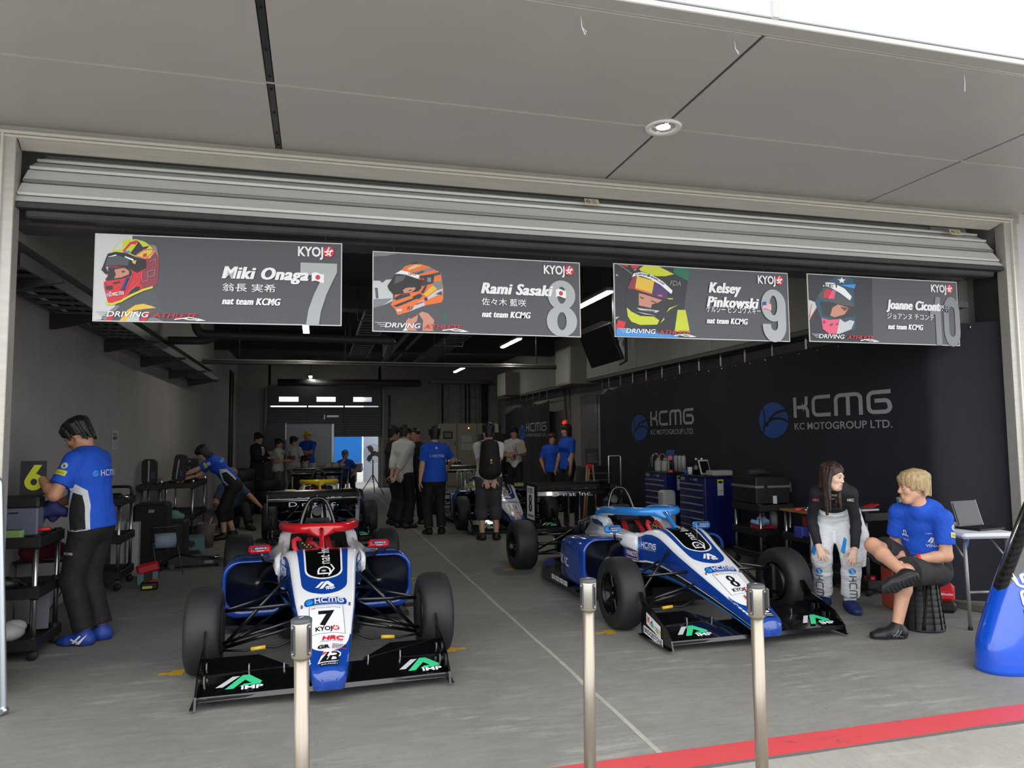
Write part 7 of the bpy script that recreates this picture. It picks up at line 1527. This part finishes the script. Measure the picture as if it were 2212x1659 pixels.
for i, (x, y) in enumerate(((5.10, 9.08), (5.18, 9.07))): t = item('drink_bottle', ['dark drink bottle with white cap, left of a pair', 'dark drink bottle with white cap, right of a pair'][i], 'bottle', MB().lathe([(0, 0), (.03, 0), (.031, .14), (.013, .19), (.013, .2), (0, .2)], 16), mat('cola_dark', '#17130f', .2), (x, y, ZT), 0, 'pair of dark drink bottles'); MB().cyl((0, 0, .2), (0, 0, .225), .015, 12).build('cap', WHITE, t); MB().lathe([(.0315, .07), (.0315, .12)], 16).build('label', INK['G'], t)
t = thing('tablet', 'white-framed tablet leaning on its stand on the nearer chest', 'tablet', (5.15, 8.92, ZT), R(12)); MB().box((0, .02, .105), (.18, .012, .21), M=rot(rx=R(-18)), bev=.006).build('frame', mat('tablet_white', '#c6c7c4', .4), t); MB().box((0, .012, .105), (.14, .004, .165), M=rot(rx=R(-18))).build('screen', BLACK, t); MB().box((0, .07, .05), (.05, .06, .1), bev=.01).build('stand', BLACK, t)
t = thing('clear_box', 'flat clear plastic box on the near corner of the tool chest', 'box', (5.24, 8.72, ZT)); MB().box((0, 0, .035), (.30, .20, .07), bev=.015).build('body', CLEAR, t); MB().box((-.05, 0, .03), (.06, .10, .05), bev=.01).build('contents', DSTEEL, t)
item('clear_bin', 'cloudy plastic bin between the two navy tool chests', 'bin', MB().box((0, 0, .37), (.20, .20, .74), bev=.03), CLEAR, (4.84, 9.47, 0))
trolley('black tool trolley in front of the curtain between tool chest and woman', 4.93, 5.32, 7.35, 7.85, (.12, .38, .66))
t = thing('flight_case', 'black flight case with silver edging on the trolley by the tool chest', 'case', (5.12, 7.62, .71)); MB().box((0, 0, .16), (.44, .50, .31), bev=.008).build('body', mat('case_satin_black', '#121315', .5), t); MB().box((0, 0, .20), (.46, .52, .03), bev=.004).build('edge_trim', mat('case_edge_alu', '#8d8e8f', .4, .7), t); MB().box((.23, -.255, .19), (.02, .012, .12)).build('corner', ALU, t); MB().box((.02, -.253, .05), (.05, .004, .09)).build('label', INK['l'], t); MB().box((-.1, -.256, .18), (.05, .012, .07), bev=.004).build('latch', BLACK, t)
item('tool_roll', 'dark tool roll lying on the black flight case', 'tool', MB().tube([(-.15, 0, .04), (0, .03, .05), (.16, 0, .035)], [.03, .045, .03], 12), mat('roll_dark', '#242528', .7), (5.10, 7.6, 1.025))
t = thing('parts_tray', 'red tray of tools on the middle shelf by the front wheel', 'tray', (5.05, 7.5, .42)); MB().box((0, 0, .02), (.24, .16, .04), bev=.01).build('tray', RED, t); MB().tube([(-.08, -.02, .05), (.08, .03, .05)], .007, 8).build('spanner', CHROME, t)
S = SDF()
for k in range(10): S.cap((rnd.uniform(-.10, .08), rnd.uniform(-.05, .05), rnd.uniform(.02, .07)), (rnd.uniform(-.13, .10), rnd.uniform(-.06, .06), rnd.uniform(.0, .06)), .025, .018, .02)
o = S.mesh('rag', .007, CLOTHB, None); o.location = (4.97, 7.42, .475); tag(o, 'crumpled light blue rag on the red tray', 'cloth')
item('grey_sleeve', 'tall grey plastic bottle on the middle shelf of that trolley', 'bottle', MB().lathe([(0, 0), (.045, 0), (.045, .2), (.02, .25), (0, .25)], 18), mat('bottle_grey', '#7b7e80', .6), (5.24, 7.55, .395)); item('blue_box', 'small blue parts box beside the tall grey bottle', 'box', MB().box((0, 0, .05), (.14, .10, .10), bev=.008), mat('box_blue', '#2c57a4', .5), (5.18, 7.78, .395))
trolley('second right-hand trolley with a brown board top beside the woman', 4.98, 5.34, 6.55, 6.95, (.12, .40), top=.68)
item('wooden_board', 'brown wooden board across the second right-hand trolley', 'board', MB().box((0, 0, .012), (.46, .48, .024), bev=.003), mat('brown_wood', '#8a5f30', .6, 0, .25, 8, stretch=(20, 1, 1)), (5.16, 6.75, .68)); t = thing('caliper_clamp', 'silver clamp lying on the brown board', 'tool', (5.05, 6.62, .715)); MB().tube([(-.08, 0, 0), (.10, .02, .01)], .012, 8).tube([(-.05, 0, .0), (-.04, -.01, .04)], .01, 8).build('bar', CHROME, t); MB().box((.06, .02, .02), (.06, .05, .05), bev=.01).build('jaw', BLACK, t); MB().cyl((-.16, .05, .0), (-.06, .06, .005), .02, 10).build('grip', mat('grip_orange_red', '#b8483c', .6), t)
for i, (x, y, z, sx, c_, lb) in enumerate(((5.05, 6.70, .415, .22, '#39439a', 'purple-blue parts case on the lower tray of the board-topped trolley'), (5.22, 6.66, .415, .12, '#c98a1c', 'orange-yellow box on the lower tray of the board-topped trolley'), (5.22, 6.85, .415, .12, '#b32330', 'red box behind the orange-yellow box'))): item('parts_box', lb, 'box', MB().box((0, 0, .06 if i == 0 else .10), (sx, .14, .12 if i == 0 else .2), bev=.008), mat('parts_box_%s' % 'abc'[i], c_, .5), (x, y, z))
trolley('third right-hand trolley behind the seated man\'s knee', 4.98, 5.26, 5.75, 6.25, (.10, .40, .72))
t = thing('tool_tray', 'metal tray with red card on the third right-hand trolley', 'tray', (5.10, 5.9, .765)); MB().box((0, 0, .02), (.22, .16, .04), bev=.012).build('tray', ALU, t); MB().box((.06, -.02, .055), (.14, .08, .01), M=rot(rz=R(15), ry=R(-8))).build('card', RED, t)
item('glove_box', 'red tape roll on the bottom tray behind the man\'s shoe', 'tape', MB().lathe([(.02, 0), (.05, 0), (.05, .05), (.02, .05), (.02, 0)], 20), RED, (5.08, 5.85, .115)); S = SDF(); S.cap((-.06, 0, .05), (.08, 0, .05), .06, .05, .03); o = S.mesh('rag', .012, cloth('olive_rag', '#6d6a32'), None); o.location = (5.1, 6.1, .41); tag(o, 'olive cloth on the middle tray of the third trolley', 'cloth')
t = thing('tool_box', 'tall orange-red plastic tool box standing behind the seated man', 'tool box', (4.83, 5.30, 0), R(-20)); MB().box((0, 0, .19), (.085, .25, .37), bev=.01).build('body', mat('box_orange_red', '#a8432c', .5), t)
for k in range(5): MB().box((-.002, -.128, .06+.065*k), (.06, .008, .012)).build('rib', mat('box_rib', '#8a3522', .5), t)
MB().box((0, -.13, .19), (.03, .014, .05), bev=.003).build('latch', mat('latch_brown', '#6a2c20', .5), t)
# stool, folding table, laptops
t = thing('telescopic_stool', 'black telescopic stool under the seated man', 'stool', (4.555, 4.70, 0)); prof = [(.0, .0), (.148, .0), (.152, .01)]
for k in range(8): z = .02+.043*k; prof += [(.146-.004*k, z), (.146-.004*k, z+.036), (.142-.004*k, z+.038)]
prof += [(.118, .366), (.118, .375), (0, .375)]; MB().lathe(prof, 48).build('body', mat('stool_black', '#1d1e20', .55), t)
for k in range(14):
    a_ = 2*math.pi*k/14; MB().tube([(.149*math.cos(a_), .149*math.sin(a_), .02), (.121*math.cos(a_), .121*math.sin(a_), .35)], .006, 6, flat=(1, .5)).build('rib', BLACK, t)
MB().tube([((.156-.005*i)*math.cos(a_), (.156-.005*i)*math.sin(a_), .02+.33*i/6) for i, a_ in enumerate([R(-135+3*j) for j in range(7)])], .016, 6, flat=(1, .25)).build('carry_strap', RUBBER, t)
t = thing('folding_table', 'white folding table with grey legs behind the seated man', 'table', (5.10, 4.93, 0), R(-10.4)); b = MB(); b.box((0, 0, .715), (.47, .95, .042), bev=.018); b.build('table_top', TABLEW, t)
for y in (-.41, .41):
    for x in (-.17, .19): MB().cyl((x, y, .0), (x*.96, y*.94, .70), .014, 12).build('leg', TUBEG, t); MB().cyl((x, y, 0), (x, y, .025), .018, 12).build('foot', RUBBER, t)
    MB().cyl((-.168, y*.98, .28), (.188, y*.98, .28), .011, 10).build('crossbar', TUBEG, t)
    for x in (-.165, .185): MB().tube([(x, y*.955, .52), (x*.9, y*.45, .695)], .008, 8).build('brace', TUBEG, t)
for i, (x, y, rz_, an, lb) in enumerate(((5.16, 4.70, R(8), -16, 'open dark laptop on the near end of the white folding table'), (5.08, 5.20, R(14), -12, 'dark laptop on the far end of the white table behind the man'))):
    l = thing('laptop', lb, 'laptop', (x, y, .737), rz_, 'laptops on the folding table'); MB().box((0, 0, .008), (.30, .21, .016), bev=.004).build('base', BLACK, l); MB().box((0, .105-.03*0, .115), (.30, .008, .21), M=rot(rx=R(an)), bev=.003).build('lid', mat('laptop_dark', '#1a1c20', .3), l); MB().box((0, .098, .115), (.27, .002, .18), M=rot(rx=R(an))).build('screen', mat('screen_off', '#0d0f13', .12), l)
    MB().box((.151, .105, .115), (.004, .010, .21), M=rot(rx=R(an))).build('edge', mat('laptop_edge', '#9a9ca0', .3, .7), l)
t = thing('vacuum', 'red and black portable vacuum on the floor under the white table', 'vacuum', (5.12, 5.12, 0), R(-30)); MB().box((0, 0, .05), (.26, .20, .10), bev=.03).build('tank', BLACK, t); MB().box((.04, 0, .17), (.16, .19, .16), bev=.03).build('body', RED, t); MB().tube(round_path([(.05, 0, .22), (.02, 0, .30), (-.11, 0, .27), (-.13, 0, .08)], .05), .022, 10).build('handle', RED, t); Art().rect(-.05, -.03, .05, .03, INK['r']).text('Milwaukee', -.045, -.008, .02, INK['w'], bold=.01, fit=.09, shear=.2).flat('label', t, (.05, -.097, .16), (1, 0, 0), (0, 0, 1))
t = item('duffel_bag', 'dark bag hanging behind the stool near the red vacuum', 'bag', MB().sphere((0, 0, .16), (.13, .10, .16), 16), mat('bag_dark_navy', '#171a26', .8, bmp=.3), (4.93, 5.06, 0)); item('extrusion_bar', 'grey metal track lying along the curtain foot near the doorpost', 'rail', MB().box((0, 0, .03), (.07, .5, .06), bev=.006), mat('track_grey', '#7d7c78', .4, .4), (5.42, 5.05, 0), R(15))
# upright engine cover at the right
ec = thing('engine_cover', 'upright blue engine cover with carbon edge and team lettering at right edge', 'bodywork', (4.07, 3.70, 0)); pr_ = [(0, .0, .90), (.1, .005, .90), (.2, .02, .90), (.35, .085, .90), (.5, .16, .89), (.7, .275, .88), (.9, .395, .87), (1.1, .52, .86), (1.3, .645, .85), (1.4, .71, .85)]
cover_m, nt_, bs_ = shader('blue_cover_with_carbon_edge', .22, .8); (x_, y_, z_), tc_ = xyz(nt_)
k_ = z_-.26; xb_ = k_*.84+k_*k_*.10-.045; ms_ = (x_ < xb_)*(z_ > .26); wv_ = ((x_*60+z_*60).frac() > .5)*((x_*60-z_*60+y_*0).frac() > .5)
nt_.links.new(mixc(nt_, ms_, '#0f4fc9', mixc(nt_, wv_, '#17181a', '#2b2d30')), bs_.inputs['Base Color'])
rings = []
for q in smoothtab(pr_, 3):
    z, xl, xr = q; rg = []; d = .17-.05*z
    for k in range(28):
        a_ = 2*math.pi*k/28; c_, s_ = math.cos(a_), math.sin(a_); sp = lambda v, e: math.copysign(abs(v)**e, v)
        rg.append(((xl+xr)/2+(xr-xl)/2*sp(c_, .75), .05+d*sp(s_, .8), z+(.03*max(0, (c_+.2)) if z < .02 else 0)))
    rings.append(rg)
MB().loft(rings, 0, True, True, True, flip=True).build('cover', cover_m, ec, fix=True); cv = bvh_of(ec.children[0])
a = Art().add(art_team(INK['w'], INK['c'], INK['b'], False), .14, -.335, .082); a.text('KC MOTORGROUP LTD.', .15, -.365, .018, INK['w'], fit=.38); a.wrap('lettering', ec, cv, (0, -.6, .07), (0, 0, 1), (-1, 0, 0), .04, base=.004, back=0)
t = thing('hanging_strap', 'blue strap with red end hanging by the right doorpost', 'strap', (5.33, 4.98, .62)); MB().box((0, 0, 0), (.03, .02, .16), M=rot(ry=R(14)), bev=.006).build('strap', mat('strap_blue', '#1546ae', .5), t); MB().cyl((.02, 0, .08), (.03, 0, .14), .009, 8).build('clip', mat('clip_red', '#aa3333', .5), t); MB().cyl((.03, 0, .13), (.05, .02, .30), .002, 5).build('cord', BLACK, t)
# --- stanchions
STA = mat('stanchion_steel', '#a0978a', .34, .75, .06, 6, stretch=(30, 30, .4)); STC = mat('stanchion_cap', '#3f4145', .4)
def stanchion(label, x, y, zt, rz, clip=False, lean=(0, 0)):
    t = thing('stanchion', label, 'stanchion', (x, y, 0), rz, 'steel barrier posts in the foreground'); t.rotation_euler = (lean[0], lean[1], rz)
    MB().lathe([(0, 0), (.16, 0), (.165, .012), (.15, .022), (.03, .035), (0, .035)], 36).build('base', STA, t); MB().cyl((0, 0, .03), (0, 0, zt-.10), .0238, 28).build('post', STA, t)
    MB().lathe([(.0, zt-.125), (.029, zt-.125), (.0325, zt-.118), (.033, zt-.012), (.031, zt-.008)], 32).build('head', mat('stanchion_head', '#a9a49b', .3, .8), t); MB().lathe([(.0335, zt-.014), (.0335, zt-.004), (.028, zt), (0, zt+.001)], 32).build('cap', STC, t); Art().stroke([(-.008, -.006), (.008, .006)], .006, INK['l']).flat('slot', t, (0, 0, zt+.0012), (1, 0, 0), (0, 1, 0))
    for k in range(4):
        M_ = rot(rz=R(35+90*k)); g = MB(); g.box((0, -.032, zt-.065), (.014, .010, .098), M=None, bev=.004); g2 = MB().merge(g, M_); br = g2.build('tape_bracket', STC, t)
        g = MB(); g.box((0, -.0385, zt-.062), (.006, .006, .066), bev=.002); MB().merge(g, M_).build('tape_slot', BLACK, br)
        for z in (zt-.024, zt-.106): g = MB(); g.cyl((0, -.036, z), (0, -.0395, z), .003, 8); MB().merge(g, M_).build('screw', CHROME, br)
    if clip: MB().box((.045, .01, zt-.055), (.016, .03, .075), bev=.006).build('tape_end', STC, t)
stanchion('leftmost steel barrier post in front of the red-halo car', -.025, 2.48, .93, R(8), lean=(0, R(-.9))); stanchion('middle steel barrier post between the two front cars', 1.056, 2.78, .935, R(-14), lean=(0, R(.4))); stanchion('rightmost steel barrier post in front of the blue-halo car', 1.645, 2.50, .93, R(-10), True)
# --- floor tape marks
for x, y, rz_, lb in ((-.86, 5.25, 180, 'yellow tape mark left of the red-halo car front wheel'), (.945, 5.22, 0, 'yellow tape mark right of the red-halo car front wheel'), (2.20, 5.33, 180, 'yellow tape mark beside the blue-halo car near front wheel'), (2.20, 8.16, 180, 'yellow tape mark beside the blue-halo car near rear wheel'), (1.0, 7.96, 0, 'yellow tape mark right of the red-halo car rear wheel')):
    item('tape_mark', lb, 'tape', MB().prism([(-.045, -.05), (-.045, .06), (.035, .06), (.035, .03), (.11, .03), (.11, -.01), (.035, -.01), (.035, -.05)], .001), mat('tape_yellow', '#c79a26', .6), (x, y, .0008), R(rz_), 'yellow tape marks on the floor')
# --- further in
t = thing('luggage_cart', 'folding cart with tall silver handle behind the blue-halo car', 'cart', (4.06, 9.5, 0)); MB().tube(round_path([(-.09, 0, .12), (-.09, 0, 1.24), (.09, 0, 1.24), (.09, 0, .12)], .02), .012, 10).build('handle', ALU, t); MB().box((0, -.12, .12), (.34, .26, .025), bev=.008).build('platform', BLACK, t)
for x in (-.14, .14): MB().cyl((x-.012, .03, .06), (x+.012, .03, .06), .06, 16).build('wheel', RUBBER, t); MB().box((x, -.2, .055), (.02, .02, .11)).build('foot', BLACK, t)
MB().box((0, -.10, .36), (.28, .2, .44), bev=.03).build('load', mat('load_black', '#17181b', .7), t)
t = thing('easel', 'pale wooden easel stand by the right wall beyond the rear wing', 'stand', (4.62, 11.9, 0)); 
for x0, x1_, y in ((-.05, -.14, 0), (.05, .14, 0), (0, 0, .25)): MB().tube([(x0, y*.1, 1.02), (x1_, y, .008)], .028, 8, flat=(1, .5)).build('leg', mat('pale_easel_wood', '#a67b5c', .6), t)
MB().box((0, -.01, .70), (.40, .02, .03)).build('ledge', RED, t); MB().box((0, .01, 1.0), (.16, .03, .08), bev=.01).build('head', RED, t)
t = thing('tablet', 'dark tablet with lit grid on the black case near the easel', 'tablet', (4.86, 12.4, 1.0), R(-10)); MB().box((0, 0, .15), (.24, .02, .28), M=rot(rx=R(-12)), bev=.008).build('frame', BLACK, t); MB().box((0, .05, .02), (.2, .1, .04), bev=.01).build('stand', BLACK, t); a = Art()
for k in range(5): a.rect(-.09, .06+.035*k, .09-.03*(k % 2), .066+.035*k, INK['G'])
a.flat('display', t, (0, -.013-.03, 0), (1, 0, 0), (0, .2, 1))
t = thing('flight_case', 'black flight case with silver bands under the tablet near the right wall', 'case', (4.9, 12.45, 0)); MB().box((0, 0, .49), (.5, .5, .98), bev=.01).build('body', BLACK, t); 
for z in (.62, .74, .86): MB().box((0, -.252, z), (.46, .01, .012)).build('band', ALU, t)
item('fire_cabinet', 'dark red cabinet by the right wall behind the pair in blue', 'cabinet', MB().box((0, 0, .62), (.18, .30, 1.24), bev=.01), mat('dark_red_metal', '#6b1a1e', .5), (5.55, 16.45, 0)); t = item('alarm_lamp', 'small glowing red alarm lamp on the right wall', 'lamp', MB().sphere((0, 0, 0), (.05, .05, .05), 14), mat('alarm_glow', '#ff2010', .4, emit='#ff1808', es=1.6), (5.70, 16.3, 1.86)); MB().box((.05, 0, -.0), (.06, .12, .14), bev=.01).build('backplate', CABM, t)
t = thing('parts_table', 'tall table of cream car parts behind the man with team lettering', 'table', (2.85, 16.4, 0)); MB().box((0, 0, .93), (.7, .6, .03)).build('table_top', SHELF, t); MB().box((0, .05, 1.0), (.62, .3, .10), bev=.03).box((-.25, -.05, .99), (.2, .3, .09), bev=.03).build('body_panel', mat('cream_panel', '#a9a898', .5), t)
for x in (-.32, .32):
    for y in (-.26, .26): MB().cyl((x, y, 0), (x, y, .92), .016, 8).build('leg', ALU, t)
for x in (.05, .18, .3): MB().cyl((x, -.15, .945), (x, -.15, 1.05), .035, 14).build('canister', CHROME, t)
t = thing('work_table', 'table of pale parts behind the yellow-halo car', 'table', (.10, 17.0, 0)); MB().box((0, 0, .86), (1.3, .6, .03)).build('table_top', SHELF, t)
for x in (-.6, .6):
    for y in (-.25, .25): MB().cyl((x, y, 0), (x, y, .85), .018, 8).build('leg', ALU, t)
for k in range(7): item('car_part', ['pale rounded part lying leftmost on the rear work table', 'pale part second from left on the rear work table', 'pale part third from left on the rear work table', 'pale part in the middle of the rear work table', 'pale part third from right on the rear work table', 'pale part second from right on the rear work table', 'pale part lying rightmost on the rear work table'][k], 'car part', MB().box((0, 0, .05), (.12, .16, .08+.03*(k % 3)), bev=.03), mat('cream_panel', '#a9a898', .5), (-.38+.16*k, 16.95+.05*(k % 2), .877+.0*k), .4*k, 'pale parts on the rear work table')
for i, x in enumerate((-1.15, -.98)):
    for k in range(4 if i == 0 else 3):
        ord_ = ['bottom', 'second', 'third', 'top'][k] if i == 0 else ['bottom', 'middle', 'top'][k]
        b = MB(); b.lathe([(.16, 0), (.25, 0), (.275, .03), (.275, .20), (.25, .235), (.16, .235), (.16, 0)], 30); item('spare_tyre', '%s slick tyre of the %s stack at the back left' % (ord_, 'left' if i == 0 else 'right'), 'tyre', b, TYRE, (x*1.0-(.32 if i == 0 else 0), 15.6+.5*i, .237*k), 0, 'stacked slick tyres')
item('cream_case', 'cream boxes of documents on the rear cabinet beside the lanyard man', 'box', MB().box((0, 0, .11), (.34, .2, .22), M=rot(rx=R(-14)), bev=.01), mat('cream_plastic', '#b3ad98', .6), (4.05, 16.9, 1.62)); t = item('rear_rack', 'tall dark rack carrying the cream boxes by the rear curtain', 'rack', MB().box((0, 0, .81), (.7, .4, 1.61), bev=.01), mat('rack_dark', '#1c1d20', .6), (4.15, 17.05, 0))
